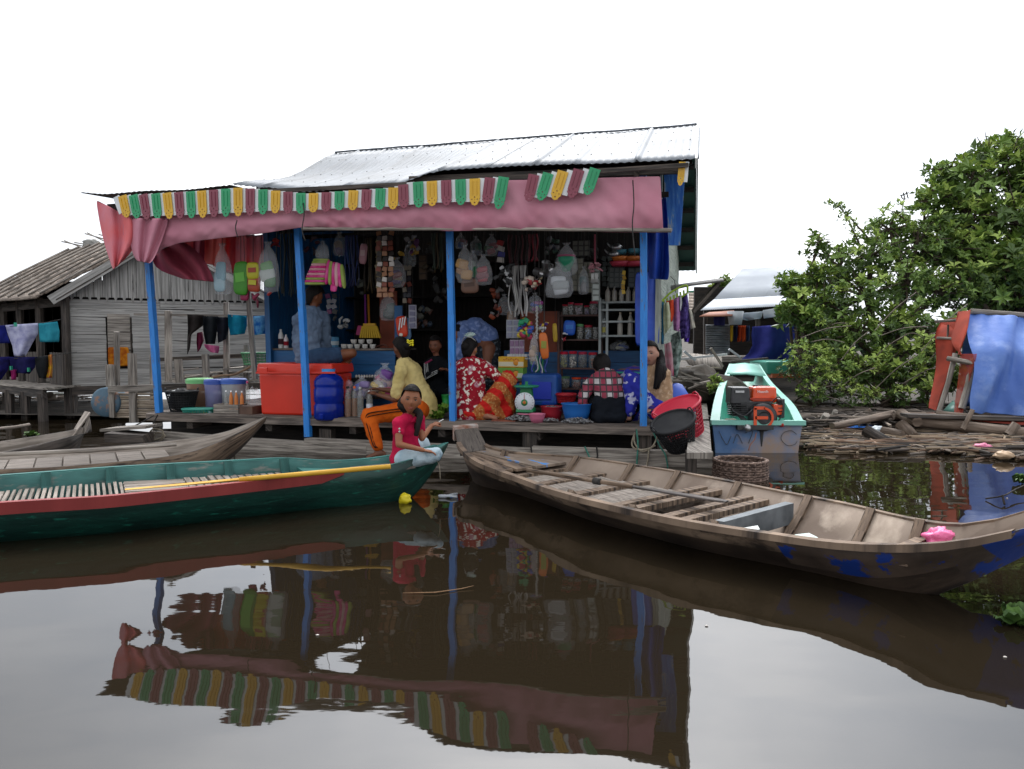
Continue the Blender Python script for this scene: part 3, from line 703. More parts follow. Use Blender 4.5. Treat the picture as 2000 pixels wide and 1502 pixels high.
# grey metal bailing board
a, b = station(st, .735); c, d = station(st, .765)
deck_poly(bb, 'bulkhead', st, .688, .700, .17, .83, (.22, .22), mat('grey bulkhead board', hexc('484e52'), hexc('6a7074'), sc=6, rough=.6), .13)
for sgn, (t, f) in (('a', (.80, .3)), ('b', (.72, .4))):
    a, b = station(st, t); p = a.lerp(b, f); p.z = .0
# double ended paddle across the thwarts
def paddle(pts, label, m_sh, m_bl, bw, r=.016, t_bl=.42, name='paddle'):
    pts = [Vector(p) for p in pts]; root = thing(name, label, 'paddle', pts[0])
    a, b = pts; d = b-a; mid = a.lerp(b, 1-t_bl)
    MB().tube([a, a.lerp(mid, .5), mid], [r, r*1.05, r], 8).build('shaft', m_sh, root)
    mb = MB(); n = 10; rows = [[], [], [], []]; side = d.cross(Z).normalized(); up = side.cross(d.normalized())
    for k in range(n+1):
        t = k/n; p = mid.lerp(b, t); w = bw*(.35+.65*min(1, t*2.2))*(1 if t < .93 else .7); h = .012*(1-.5*t)
        rows[0].append(p-side*w/2); rows[1].append(p+up*h); rows[2].append(p+side*w/2); rows[3].append(p-up*h)
    mb.grid(rows+[rows[0]]); mb.build('blade', m_bl, root)
    return root
m_darkblade = mat('dark wet paddle wood', hexc('241b16'), hexc('3c3029'), sc=3, st=(1, 8, 8), rough=.6, bump=.2, uv=True)
pd = paddle([PZ(1030, 918, .27), PZ(1420, 980, .26)], 'dark wooden paddle lying across the thwarts of the brown boat', m_boatwood, m_darkblade, .11)
MB().tube([PZ(1160, 939, .268), PZ(1172, 941, .268)], .024, 8).build('binding', m_rope_k, pd)
# pink bag and scraps in the boat
def crumple(c, r, seed, sz=1.0, n=22, m=14):
    return MB().sphere(c, r, n, m, f=lambda p: 1+.35*noise.noise(p*2.2+Vector((seed, 0, 0)))+.22*abs(noise.noise(p*5+Vector((seed, 3, 0)))))
one('plastic_bag', crumple(PZ(1858, 1056, .22)+V3(0, .06, -.01), (.09, .07, .06), 4, n=30, m=20), plastic('pink bag', 'e86a9c', bump=.8, bsc=20), 'crumpled bright pink plastic bag in the bow of the brown boat', 'bag')
def scrap(name, pts, z, m, label, cat='scrap', th=.006):
    mb = MB(); c = [PZ(x, y, z) for x, y in pts]; M = Matrix.Translation((0, 0, z)); mb.prism([(p.x, p.y) for p in c], M, th); return one(name, mb, m, label, cat)
m_scrapw = mat('white scrap', (.6, .62, .6), (.45, .46, .45), sc=9, rough=.6)
scrap('plastic_scrap', [(1445, 1034), (1480, 1028), (1484, 1036), (1455, 1039)], .17, m_scrapw, 'flat white scrap beside the grey board in the brown boat')
scrap('foam_scrap', [(1552, 1046), (1580, 1043), (1598, 1052), (1570, 1056)], .19, mat('pale green foam', (.5, .6, .55), rough=.7), 'pale green scrap against the near side of the brown boat')
# ---- green boat with red strake, left foreground
near = [(-260, 1000), (-100, 992), (0, 983), (100, 977), (200, 972), (320, 960), (440, 947), (560, 934), (660, 922), (740, 913), (800, 900), (850, 882), (876, 864)]
far = [(-260, 950), (-100, 938), (0, 929), (100, 922), (200, 914), (320, 907), (440, 901), (580, 893), (620, 903), (700, 899), (750, 893), (800, 884), (850, 872), (876, 862)]
zs = [(0, .27), (.5, .27), (.8, .285), (.9, .32), (1, .42)]
gb, st, ax = boat('green_boat', 'long narrow dark green boat with a red strake and plank floor, lower left', near, far, zs, zs, None)
gk = lambda t: -.12 + (.5*((t-.86)/.14)**1.5 if t > .86 else 0)
def mif2(i, j): return 0
h, out, inn = hull(gb, st, [m_tealhull, m_tealin, m_teal, m_redstrip], gk, lambda t: .10, mif2, nsec=18)
GST = st
# red strake as its own plank outside the hull, near side
rows = [[], [], [], []]
for i in range(0, 34):
    p, q = st[i][1], st[i][2]; d = Vector((q.x-p.x, q.y-p.y, 0)).normalized()
    w = .068*(1 if i < 31 else (34-i)/3)
    rows[0].append(p+d*.03+Z*.008); rows[1].append(p-d*.018+Z*.008); rows[2].append(p-d*.02-Z*w+d*.012); rows[3].append(p+d*.02-Z*w)
MB().grid(rows+[rows[0]], sm=False).build('strake', m_redstrip, gb)
rows = [[], [], [], []]
for i in range(0, 44):
    q, p = st[i][1], st[i][2]; d = Vector((q.x-p.x, q.y-p.y, 0)).normalized()
    rows[0].append(p+d*.02+Z*.006); rows[1].append(p-d*.03+Z*.006); rows[2].append(p-d*.03-Z*.04); rows[3].append(p+d*.02-Z*.04)
MB().grid(rows+[rows[0]], sm=False).build('gunwale', m_teal, gb)
def gt(px):   # station parameter of a pixel column on the green boat
    best = min(range(len(st)), key=lambda i: abs((1000+FPX*((st[i][1].x+st[i][2].x)/(st[i][1].y+st[i][2].y)))-px)); return best/(len(st)-1)
for px in (68, 213, 340, 470, 583):
    i = int(round(gt(px)*44)); rib(gb, inn, i, m_tealin, 1, w=.06, frac=.36)
floor_planks(gb, st, 0, gt(-10), 14, .16, m_plankL, .84)
floor_planks(gb, st, gt(0), gt(225), 20, .165, m_plankL, .84, gap=.018)
floor_planks(gb, st, gt(228), gt(372), 9, .160, m_plankL, .84, along=True)
floor_planks(gb, st, gt(376), gt(600), 15, .165, m_plankL, .84, gap=.014)
deck_poly(gb, 'deck_board', st, gt(606), gt(700), .05, .5, (.215, .24), m_greywood); deck_poly(gb, 'deck_board', st, gt(606), gt(700), .52, .95, (.22, .245), m_teal)
deck_poly(gb, 'deck_board', st, gt(703), gt(790), .05, .95, (.245, .275), m_greywood)
deck_poly(gb, 'bow_board', st, gt(793), .99, .08, .92, (.275, .41), m_teal)
m_ypole = mat('yellow paddle paint', hexc('c8951f'), hexc('d9ab3a'), sc=4, rough=.5, bump=.2, c3=hexc('a09078'), sc3=4, lo3=.62, hi3=.7)
paddle([PZ(763, 911, .36), PZ(245, 956, .24)], 'yellow painted paddle lying along the green boat', m_ypole, m_ypole, .045, r=.017, t_bl=.42)
# ---- grey boats behind it
near = [(-200, 925), (0, 917), (100, 913), (200, 905), (300, 896), (370, 885), (420, 868), (450, 852), (485, 838), (505, 826), (520, 814)]
far = [(-200, 888), (0, 884), (100, 879), (200, 873), (300, 864), (370, 856), (430, 846), (450, 841), (480, 828), (503, 818), (521, 813)]
zs = [(0, .2), (.6, .23), (.8, .30), (.9, .38), (1, .50)]
g2, st, ax = boat('grey_boat', 'grey wooden boat with pale floor boards between green boat and shop', near, far, zs, zs, None)
hull(g2, st, [m_boatwood, m_plankL, m_darkwood], lambda t: -.1+(.55*((t-.72)/.28)**1.6 if t > .72 else 0), lambda t: .06, lambda i, j: 0 if j < 3 else 2)
for k in range(9): deck_poly(g2, 'floor_plank', st, .02+k*.075, .09+k*.075, .1, .9, (.14+.006*k, .145+.006*k), m_plankL)
one('pole', MB().tube([PZ(-60, 890, .28), PZ(180, 880, .27), PZ(345, 868, .28)], .018, 8), m_greywood, 'long bamboo pole lying on the grey boat behind the green boat', 'pole')
near = [(-200, 905), (0, 885), (80, 868), (140, 852), (185, 842), (200, 832), (215, 822), (238, 815)]
far = [(-200, 880), (0, 862), (80, 850), (140, 840), (178, 830), (200, 820), (212, 812), (239, 811)]
zs = [(0, .2), (.6, .2), (.85, .28), (1, .46)]
g3, st, ax = boat('grey_boat', 'small dark grey boat with raised prow at the far left', near, far, zs, zs, None)
hull(g3, st, [m_greywood, m_plankL, m_darkwood], lambda t: -.1+(.5*((t-.72)/.28)**1.6 if t > .72 else 0), lambda t: .05, lambda i, j: 2)
deck_poly(g3, 'prow_board', st, .8, .99, .05, .95, (.25, .45), m_plankL)
one('pole', MB().tube([PZ(-90, 846, .3), PZ(30, 834, .3), PZ(57, 829, .3)], .016, 8, mi=0), m_plankL, 'pole with white tip lying over the leftmost boat', 'pole')
# ================================================================ PEOPLE
m_hair = mat('black hair', (.006, .005, .005), (.016, .013, .012), sc=5, st=(1, 1, .25), rough=.6, bump=.5, bsc=50, spec=.12)
m_eyew = mat('eye white', (.30, .27, .24), rough=.4); m_iris = mat('dark iris', (.012, .007, .005), rough=.15)
m_lip = mat('lips', hexc('8a4438'), rough=.5); m_brow = mat('eyebrow', (.012, .009, .008), rough=.8)
m_nail = mat('fingernail', hexc('c99a88'), rough=.35)
def skin(n, h): c = hexc(h); return mat(n, c, tuple(x*.85 for x in c), sc=12, rough=.55, sub=.08, spec=.35)
def capsule(a, b, ra, rb, axis=V3(1, 0, 0)):
    """closed tapered limb piece, elliptical: first radius across the view, second in depth"""
    ra = ra if hasattr(ra, '__len__') else (ra, ra); rb = rb if hasattr(rb, '__len__') else (rb, rb)
    d = b-a; L = d.length; d = d/L if L > 1e-5 else Z; s = axis-d*axis.dot(d)
    if s.length < .2: s = Z-d*Z.dot(d)
    s.normalize(); t = d.cross(s); rows = []; n = 16
    def ring(c, r1, r2, k, o): rows.append([c+d*o+s*math.cos(g)*r1*k+t*math.sin(g)*r2*k for g in [2*math.pi*q/n for q in range(n)]])
    ma, mb_ = sum(ra)/2, sum(rb)/2
    for th in (85, 60, 35, 15): ring(a, ra[0], ra[1], math.cos(R_(th)), -math.sin(R_(th))*ma)
    for f in (0, .5, 1): ring(a+(b-a)*f, lerp(ra[0], rb[0], f), lerp(ra[1], rb[1], f), 1, 0)
    for th in (15, 35, 60, 85): ring(b, rb[0], rb[1], math.cos(R_(th)), math.sin(R_(th))*mb_)
    m = MB(); m.grid(rows, wrap=True); N_ = len(m.v); m.face(list(range(n)), [(0, 0)]*n); m.face(list(range(N_-1, N_-1-n, -1)), [(0, 0)]*n)
    return m
def skinfig(pts, edges, name, m, parent, voxel=.011, extra=None, disp=0, smooth=None):
    """a figure or garment from joints {key: (pos, radius)} and bones; everything is fused into ONE continuous surface"""
    inv = wmat(parent).inverted(); V, F = [], []
    ms = [capsule(Vector(pts[a][0]), Vector(pts[b][0]), pts[a][1], pts[b][1]) for a, b in edges]+list(extra or [])
    for ex in ms:
        b0 = len(V); V += [tuple(inv @ p) for p in ex.v]; F += [tuple(i+b0 for i in f) for f in ex.f]
    me = bpy.data.meshes.new(name); me.from_pydata(V, [], F)
    bm = bmesh.new(); bm.from_mesh(me); bmesh.ops.recalc_face_normals(bm, faces=bm.faces); bm.to_mesh(me); bm.free()
    o = bpy.data.objects.new(name, me); COL.objects.link(o); o.parent = parent
    rm = o.modifiers.new('vox', 'REMESH'); rm.mode = 'VOXEL'; rm.voxel_size = voxel; rm.use_smooth_shade = True
    cs = o.modifiers.new('smooth', 'SMOOTH'); cs.factor = .5; cs.iterations = smooth if smooth is not None else (3 if extra else 8)
    ev = o.evaluated_get(bpy.context.evaluated_depsgraph_get()); m3 = bpy.data.meshes.new_from_object(ev); o.modifiers.clear(); o.data = m3
    bm = bmesh.new(); bm.from_mesh(m3)              # keep only the main shell
    bm.verts.ensure_lookup_table(); seen = set(); best = []
    for v in bm.verts:
        if v.index in seen: continue
        st_ = [v]; comp = []; seen.add(v.index)
        while st_:
            q = st_.pop(); comp.append(q)
            for e in q.link_edges:
                w = e.other_vert(q)
                if w.index not in seen: seen.add(w.index); st_.append(w)
        if len(comp) > len(best): best = comp
    keep = set(v.index for v in best); bmesh.ops.delete(bm, geom=[v for v in bm.verts if v.index not in keep], context='VERTS')
    bm.to_mesh(m3); bm.free(); bpy.data.meshes.remove(me); m3.name = name; m3.materials.clear(); m3.materials.append(m)
    if disp:
        tx = bpy.data.textures.get('folds') or bpy.data.textures.new('folds', 'CLOUDS'); tx.noise_scale = .07; tx.noise_depth = 2
        d = o.modifiers.new('folds', 'DISPLACE'); d.texture = tx; d.strength = disp; d.mid_level = .5
    for p in m3.polygons: p.use_smooth = True
    return o
def chain(prefix, pts, rs, root_key=None):
    d = {}; e = []; prev = root_key
    for i, (p, r) in enumerate(zip(pts, rs)):
        k = prefix+str(i); d[k] = (Vector(p), r)
        if prev is not None: e.append((prev, k))
        prev = k
    return d, e
def head_mb(c, face, up, r=.098, child=False):
    """skull, jaw, nose, chin, ears as one closed shape. face: looking direction"""
    f = Vector(face).normalized(); upv = Vector(up); s = f.cross(upv).normalized(); upv = s.cross(f).normalized()
    Rm = Matrix((s, f, upv)).transposed(); k = r/.098
    mb = MB()
    n, m = 40, 30; base = len(mb.v)
    for i in range(m+1):
        th = math.pi*i/m
        for j in range(n):
            g = 2*math.pi*j/n; x, y, z = math.sin(th)*math.cos(g), math.sin(th)*math.sin(g), math.cos(th)
            X, Y, Zz = x*.074, y*.094, z*.112
            if z < 0:                       # taper to the chin
                q = -z; X *= 1-.36*q**1.5; Y = Y*(1-.25*q) + .012*q
            if y > 0: Y *= .93
            fr = max(0, y)
            def gs(a, b, sa, sb): return math.exp(-((X/k-a)/sa)**2-((Zz/k-b)/sb)**2)*fr
            Y += .022*gs(0, -.030, .011, .020) + .010*gs(0, -.012, .007, .024)        # nose
            Y -= .010*(gs(.030, .002, .017, .012)+gs(-.030, .002, .017, .012))        # eye sockets
            Y += .005*(gs(.028, .022, .02, .008)+gs(-.028, .022, .02, .008))          # brow
            Y += .008*gs(0, -.062, .020, .008) - .003*gs(0, -.074, .02, .006) + .009*gs(0, -.094, .018, .014)  # lips, chin
            Y += .003*(gs(.042, -.03, .018, .02)+gs(-.042, -.03, .018, .02))
            mb.v.append(Vector(c)+Rm @ (Vector((X, Y, Zz))*k))
    for i in range(m):
        for j in range(n):
            A = base+i*n; j2 = (j+1) % n; mb.face((A+j, A+n+j, A+n+j2, A+j2), [(0, 0)]*4, 0, True)
    for sg in (-1, 1):                      # ears
        mb.sphere(Vector(c)+Rm @ (Vector((sg*.076, -.004, -.008))*k), (.010*k, .017*k, .030*k), 10, 8, R=Rm)
    return mb, Rm, k
def face_parts(root, c, Rm, k, mouth_open=0):
    C0 = Vector(c); T = lambda x, y, z: C0+Rm @ (Vector((x, y, z))*k)
    for sg in (-1, 1):
        e = MB().sphere(T(sg*.030, .067, .001), (.0135*k, .0095*k, .0062*k), 12, 8, R=Rm).build('eye', m_eyew, root)
        MB().sphere(T(sg*.030, .0735, .001), (.0062*k, .0045*k, .0062*k), 10, 6, R=Rm).build('iris', m_iris, e)
        MB().tube([T(sg*.015, .0765, .003), T(sg*.024, .0795, .0075), T(sg*.036, .0765, .007), T(sg*.045, .0695, .002)], .0021*k, 6).build('eyelid', m_brow, e)
        MB().tube([T(sg*.014, .0835, .021), T(sg*.028, .0835, .0265), T(sg*.046, .0725, .022)], [.0030*k, .0034*k, .0018*k], 6, flat=.7).build('eyebrow', m_brow, root)
    MB().tube([T(-.021, .0775, -.064), T(-.009, .0865, -.0605), T(0, .0885, -.062), T(.009, .0865, -.0605), T(.021, .0775, -.064)], [.0015*k, .0038*k, .0034*k, .0038*k, .0015*k], 6).build('lips', m_lip, root)
    MB().tube([T(-.018, .0775, -.067), T(0, .0875, -.071-mouth_open), T(.018, .0775, -.067)], [.0015*k, .0046*k, .0015*k], 6).build('lips', m_lip, root)
def hair_cap(root, c, Rm, k, mode='back', grow=1.0, name='hair', fringe=.045, side=.0):
    """shell of hair over the skull; the face stays open"""
    mb = MB(); n, m = 36, 22; rows = []
    for i in range(m+1):
        row = []
        for j in range(n+1):
            g = 2*math.pi*j/n; back = -math.sin(g)
            front = max(0, math.sin(g)); th_end = lerp(math.pi*.80, math.pi*.34, min(1, front*1.5) if front > 0 else 0)
            sn = math.sin(g)
            if sn > -.45: th_end = math.pi*lerp(.56, .305, min(1, max(0, (sn+.45)/.8)))
            th = th_end*i/m; x, y, z = math.sin(th)*math.cos(g), math.sin(th)*math.sin(g), math.cos(th)
            gr = grow*(1+.012*nz3(g*14, th*1.5, 3)); low = max(0, -z)
            X, Y, Zz = x*.083*gr*(1-.25*low), y*.105*gr*(.95 if y > 0 else 1.03), z*.124*gr
            row.append(Vector(c)+Rm @ (Vector((X, Y, Zz+.002))*k))
        rows.append(row)
    mb.grid(rows); return mb.build(name, m_hair, root, solid=.006)
def strands(root, paths, r=.018, name='hair'):
    mb = MB()
    for p in paths:
        q = catmull(p, 6); n = len(q); mb.tube(q, [r*(.5+.9*math.sin(math.pi*min(.98, .25+.72*i/(n-1)))) for i in range(n)], 9)
        for t in range(5):
            o = Vector((random.uniform(-1, 1), random.uniform(-1, 1), 0))*r*.6; mb.tube([a+o*(1+.3*i/n) for i, a in enumerate(q)], [r*.34]*(n-1)+[r*.06], 5)
    return mb.build(name, m_hair, root)
def hand_mb(wrist, dirv, palm_n, k=1.0, curl=.5, left=False, spread=.18):
    """palm and five bent fingers"""
    mb = MB(); d = Vector(dirv).normalized(); n = Vector(palm_n); n = (n-d*n.dot(d)).normalized(); s = d.cross(n)*(1 if left else -1); w = Vector(wrist)
    pl = [w, w+d*.03*k, w+d*.06*k, w+d*.082*k]
    mb.tube(pl, [.022*k, .034*k, .040*k, .036*k], 12, flat=1)
    for q in range(len(mb.v)):             # flatten the palm along its normal
        v = mb.v[q]-w; h = v.dot(n); mb.v[q] = w+v-n*h*.62
    for i in range(4):
        off = (i-1.5)*.019*k; L = [.062, .072, .068, .052][i]*k; r = [.0082, .0085, .008, .007][i]*k
        p = w+d*.074*k+s*off; dd = (d+s*(i-1.5)*spread*.25).normalized(); pts = [p-d*.015*k]; a = curl*.25
        pts.append(p)
        for seg, fr in enumerate((.42, .32, .26)):
            v = dd*math.cos(a)+n*math.sin(a); pts.append(pts[-1]+v*L*fr); a += curl*.8
        mb.tube(pts, [r*1.05, r*1.1, r*1.02, r*.95, r*.72], 8)
        mb.sphere(pts[-1], r*.74, 8, 5)
    p = w+d*.018*k-s*.024*k; v1 = (d*.75-s*.62+n*.25*curl).normalized(); v2 = (d*.95-s*.2+n*.35*curl).normalized()
    pts = [p, p+v1*.034*k, p+v1*.034*k+v2*.028*k, p+v1*.034*k+v2*.052*k]
    mb.tube(pts, [.012*k, .0115*k, .010*k, .0075*k], 8); mb.sphere(pts[-1], .0076*k, 8, 5)
    return mb
def foot_mb(heel, dirv, up=Z, k=1.0):
    mb = MB(); d = Vector(dirv).normalized(); u = Vector(up); u = (u-d*u.dot(d)).normalized(); s = d.cross(u); h = Vector(heel)
    rows = []
    for t, w, hh, z in ((-.03, .012, .015, .02), (-.02, .028, .03, .028), (.02, .033, .042, .04), (.07, .032, .036, .036), (.12, .040, .025, .024), (.16, .045, .018, .017), (.175, .040, .013, .013), (.182, .02, .006, .012)):
        rows.append([h+d*t*k+s*math.cos(g)*w*k+u*(z+math.sin(g)*hh)*k for g in [2*math.pi*q/12 for q in range(12)]])
    mb.grid(rows, wrap=True); mb.face(list(range(12)), [(0, 0)]*12); mb.face([len(mb.v)-1-i for i in range(12)], [(0, 0)]*12)
    for i in range(5):
        o = (i-2)*.0165*k; L = [.042, .034, .032, .027, .022][i]*k; r = [.0125, .009, .0085, .008, .0075][i]*k
        p = h+d*(.155-.006*abs(i-1))*k+s*o+u*.010*k; mb.tube([p, p+d*L*.6, p+d*L], [r, r, r*.75], 8); mb.sphere(p+d*L, r*.75, 8, 5)
    return mb
def J(x, y, Y): return P(x, y, Y)
def person(label, loc, group=None): return thing('person', label, 'person', loc, group)

# ---- girl in the red blouse, on the bow of the green boat
def red_girl():
    s = skin('brown skin', '8f5b3e'); Y0 = 5.86
    m_red = cloth('crimson blouse', 'b0173f', '8f1233', sc=4); m_jean = cloth('pale washed jeans', '8fa3ae', 'b4c3c9', sc=5, c3=hexc('5f7886'), sc3=5, lo3=.55, hi3=.7)
    hip = J(797, 898, Y0); r = person('girl in crimson blouse and pale jeans sitting on the green boat, facing the camera', (hip.x, hip.y, .25))
    pelv = J(795, 893, Y0+.02); wst = J(792, 868, Y0); ch = J(793, 842, Y0-.02); nb = J(800, 815, Y0-.02); nk = J(804, 806, Y0-.03); hc = J(803, 781, Y0-.05)
    fdir = (CAM+V3(.25, 0, -.1)-hc).normalized(); hm, Rm, k = head_mb(hc, fdir, (.10, 0, 1), r=.094)
    shL, shR = J(779, 826, Y0-.12), J(818, 820, Y0+.10)          # near shoulder, far shoulder
    elL = J(779, 868, Y0-.20); wrL = J(826, 879, Y0-.22); elR = J(824, 856, Y0+.05); wrR = J(843, 831, Y0+.26)
    hipL, hipR = J(790, 898, Y0-.10), J(803, 893, Y0+.10); knL = J(850, 888, Y0-.16); anL = J(822, 904, Y0+.05); knR = J(826, 866, Y0+.25); anR = J(838, 892, Y0+.20)
    pts = {'pel': (pelv, (.085, .075)), 'w': (wst, (.07, .06)), 'c': (ch, (.075, .06)), 'nb': (nb, .05), 'n': (nk, .034), 'h': (hc, .04)}
    ed = [('pel', 'w'), ('w', 'c'), ('c', 'nb'), ('nb', 'n'), ('n', 'h')]
    for p_, q, r_, root_ in (('al', [shL, elL, wrL], [.036, .026, .018], 'nb'), ('ar', [shR, elR, wrR], [.036, .026, .018], 'nb'), ('ll', [hipL, knL, anL], [.062, .045, .03], 'pel'), ('lr', [hipR, knR, anR], [.062, .045, .03], 'pel')):
        d, e = chain(p_, q, r_, root_); pts.update(d); ed += e
    hd1 = hand_mb(wrL, J(851, 884, Y0-.2)-wrL, -Z, k=.82, curl=.45, left=False); hd2 = hand_mb(wrR, J(858, 824, Y0+.30)-wrR, V3(.2, .3, -1), k=.75, curl=1.5, left=True)
    skinfig(pts, ed, 'body', s, r, voxel=.006, extra=[hm, hd1, hd2, foot_mb(anL-Z*.05, V3(.3, 1, 0), k=.8)])
    face_parts(r, hc, Rm, k); hair_cap(r, hc, Rm, k, grow=1.02)
    T = lambda x, y, z: hc+Rm @ (Vector((x, y, z))*k)
    strands(r, [[T(.05, -.07, .02), T(.075, -.05, -.06), J(818, 805, Y0-.08), J(817, 830, Y0-.12), J(813, 852, Y0-.13)], [T(.03, -.09, 0), T(.05, -.07, -.08), J(813, 812, Y0-.02), J(812, 838, Y0-.08)]], .021)
    pts = {'hem': (J(790, 900, Y0), (.118, .10)), 'pel': (pelv+Z*.02, (.118, .10)), 'w': (wst, (.105, .085)), 'c': (ch, (.106, .082)), 'nb': (nb-Z*.012, .058)}
    ed = [('hem', 'pel'), ('pel', 'w'), ('w', 'c'), ('c', 'nb')]
    mid = shL.lerp(elL, .42); midR = shR.lerp(elR, .42)
    for p_, q in (('al', [shL, mid]), ('ar', [shR, midR])): d, e = chain(p_, q, [.052, .047], 'nb'); pts.update(d); ed += e
    bl = skinfig(pts, ed, 'blouse', m_red, r, disp=.03)
    fs = (nk-nb); 
    col = MB(); 
    for sg in (-1, 1):
        a = nb+Rm @ Vector((sg*.05, -.02, .03)); b = nb+Rm @ Vector((sg*.035, .055, .01)); c = nb+Rm @ Vector((sg*.006, .075, -.035)); d = nb+Rm @ Vector((sg*.055, .06, -.035))
        col.grid([[a, b, c], [a-Z*.03+Rm @ Vector((sg*.02, 0, 0)), b-Z*.03+Rm @ Vector((sg*.02, .01, 0)), d]])
    col.build('collar', m_red, r, solid=.005)
    for dz in (0, -.022):
        MB().sphere(mid+V3(.012, -.047, .03+dz), (.008, .004, .008), 8, 5).build('button', m_white, r)
    pts = {'pel': (pelv-Z*.015, (.095, .09))}; ed = []
    for p_, q, r_ in (('ll', [hipL, hipL.lerp(knL, .55), knL, knL.lerp(anL, .35)], [.08, .07, .058, .055]), ('lr', [hipR, hipR.lerp(knR, .5), knR, knR.lerp(anR, .6)], [.078, .07, .058, .05])):
        d, e = chain(p_, q, r_, 'pel'); pts.update(d); ed += e
    skinfig(pts, ed, 'jeans', m_jean, r, disp=.025)
    MB().tube([J(857, 824, Y0+.3), J(866, 819, Y0+.32)], .004, 6).build('stick', m_white, r)
red_girl()

# ---- woman in the pale yellow shirt, seated on the deck edge, leg down to the boat
def yellow_woman():
    s = skin('dark skin', '6b422e'); Y0 = PV(800, 815, .12).y
    m_y = cloth('pale yellow shirt', 'c9b67c', 'b8a468', sc=4); m_o = cloth('orange trousers', 'c45a14', 'b04c10', sc=4); m_st = cloth('brown stripe', '3a1f16')
    r = person('woman in pale yellow shirt and striped orange trousers sitting on the deck edge', PV(810, 815, .15))
    pel = J(822, 795, Y0); wst = J(812, 760, Y0); ch = J(797, 728, Y0); nb = J(789, 706, Y0); nk = J(785, 699, Y0); hc = J(783, 681, Y0)
    fdir = V3(-.75, .62, -.18); hm, Rm, k = head_mb(hc, fdir, (-.15, .05, 1), r=.10)
    shN = J(783, 727, Y0-.14); shF = J(812, 722, Y0+.14); elN = J(771, 779, Y0-.16); wrN = J(738, 771, Y0-.02); haN = J(727, 765, Y0+.02)
    elF = J(775, 765, Y0+.2); wrF = J(742, 760, Y0+.2)
    hN = J(818, 800, Y0-.10); kN = J(720, 812, Y0-.32); aN = J(738, 880, Y0-.50); hF = J(815, 798, Y0+.1); kF = J(745, 808, Y0+.1); aF = J(770, 812, Y0+.25)
    pts = {'pel': (pel, (.13, .11)), 'w': (wst, (.105, .09)), 'c': (ch, (.11, .09)), 'nb': (nb, .06), 'n': (nk, .042), 'h': (hc, .045)}
    ed = [('pel', 'w'), ('w', 'c'), ('c', 'nb'), ('nb', 'n'), ('n', 'h')]
    for p_, q, r_, rt in (('al', [shN, elN, wrN], [.045, .040, .022], 'nb'), ('ar', [shF, elF, wrF], [.045, .036, .022], 'nb'), ('ll', [hN, kN, aN], [.085, .058, .036], 'pel'), ('lr', [hF, kF, aF], [.085, .058, .036], 'pel')):
        d, e = chain(p_, q, r_, rt); pts.update(d); ed += e
    skinfig(pts, ed, 'body', s, r, voxel=.007, extra=[hm, hand_mb(wrN, haN-wrN, V3(.2, -.2, -1), curl=.9), hand_mb(wrF, V3(-1, -.1, .1), -Z, curl=.8, left=True), foot_mb(aN-Z*.07+V3(.06, 0, 0), V3(-.9, -.25, -.05))])
    face_parts(r, hc, Rm, k); hair_cap(r, hc, Rm, k, grow=1.06)
    T = lambda x, y, z: hc+Rm @ (Vector((x, y, z))*k)
    bun = MB().sphere(T(.0, -.11, .015), (.055, .05, .05), 14, 10, f=lambda p: 1+.08*noise.noise(p*6)); bun.build('hair', m_hair, r)
    m_clip = plastic('yellow clip', 'e8d81c'); clip = MB(); b0 = T(.035, -.12, .045)
    for i in range(3):
        q = T(.02+.0*i, -.135+.005*i, .055-.022*i); clip.tube([q+V3(-.02, -.03, .012), q+V3(0, -.042, .0), q+V3(.035-.008*i, -.035, .008)], .0085, 7); clip.sphere(q+V3(.036, -.035, .006), .013, 8, 6); clip.sphere(q+V3(-.016, -.035, .01), .013, 8, 6)
    clip.build('hair_clip', m_clip, r)
    pts = {'b': (J(832, 808, Y0+.02), (.15, .12)), 'pel': (J(826, 785, Y0), (.155, .125)), 'w': (wst, (.14, .12)), 'c': (ch, (.142, .12)), 'nb': (nb-Z*.02, .085)}
    ed = [('b', 'pel'), ('pel', 'w'), ('w', 'c'), ('c', 'nb')]
    for p_, q in (('al', [shN, shN.lerp(elN, .45), shN.lerp(elN, .82)]), ('ar', [shF, shF.lerp(elF, .6)])): d, e = chain(p_, q, [.07, .066, .062], 'nb'); pts.update(d); ed += e
    skinfig(pts, ed, 'shirt', m_y, r, disp=.035)
    pts = {'pel': (pel-Z*.02, (.13, .12))}; ed = []
    for p_, q, r_ in (('ll', [hN, hN.lerp(kN, .5), kN, kN.lerp(aN, .5), aN+Z*.04], [.115, .105, .085, .075, .06]), ('lr', [hF, hF.lerp(kF, .5), kF, kF.lerp(aF, .6)], [.1, .095, .08, .06])):
        d, e = chain(p_, q, r_, 'pel'); pts.update(d); ed += e
    tr = skinfig(pts, ed, 'trousers', m_o, r, disp=.02)
    for off in (0, .028):                                   # the side stripes
        path = [hN.lerp(kN, .25)+V3(0, -.118, .045-off), hN.lerp(kN, .6)+V3(0, -.108, .042-off), kN+V3(.02, -.088, .035-off*1.2), kN+V3(-.012+off, -.085, -.03), kN.lerp(aN, .4)+V3(-.025+off, -.078, 0), kN.lerp(aN, .8)+V3(-.02+off*.8, -.072, 0), aN+V3(-.015+off*.7, -.062, .04)]
        MB().tube(catmull(path, 5), .011, 6, flat=.5).build('trouser_stripe', m_st, tr)
yellow_woman()

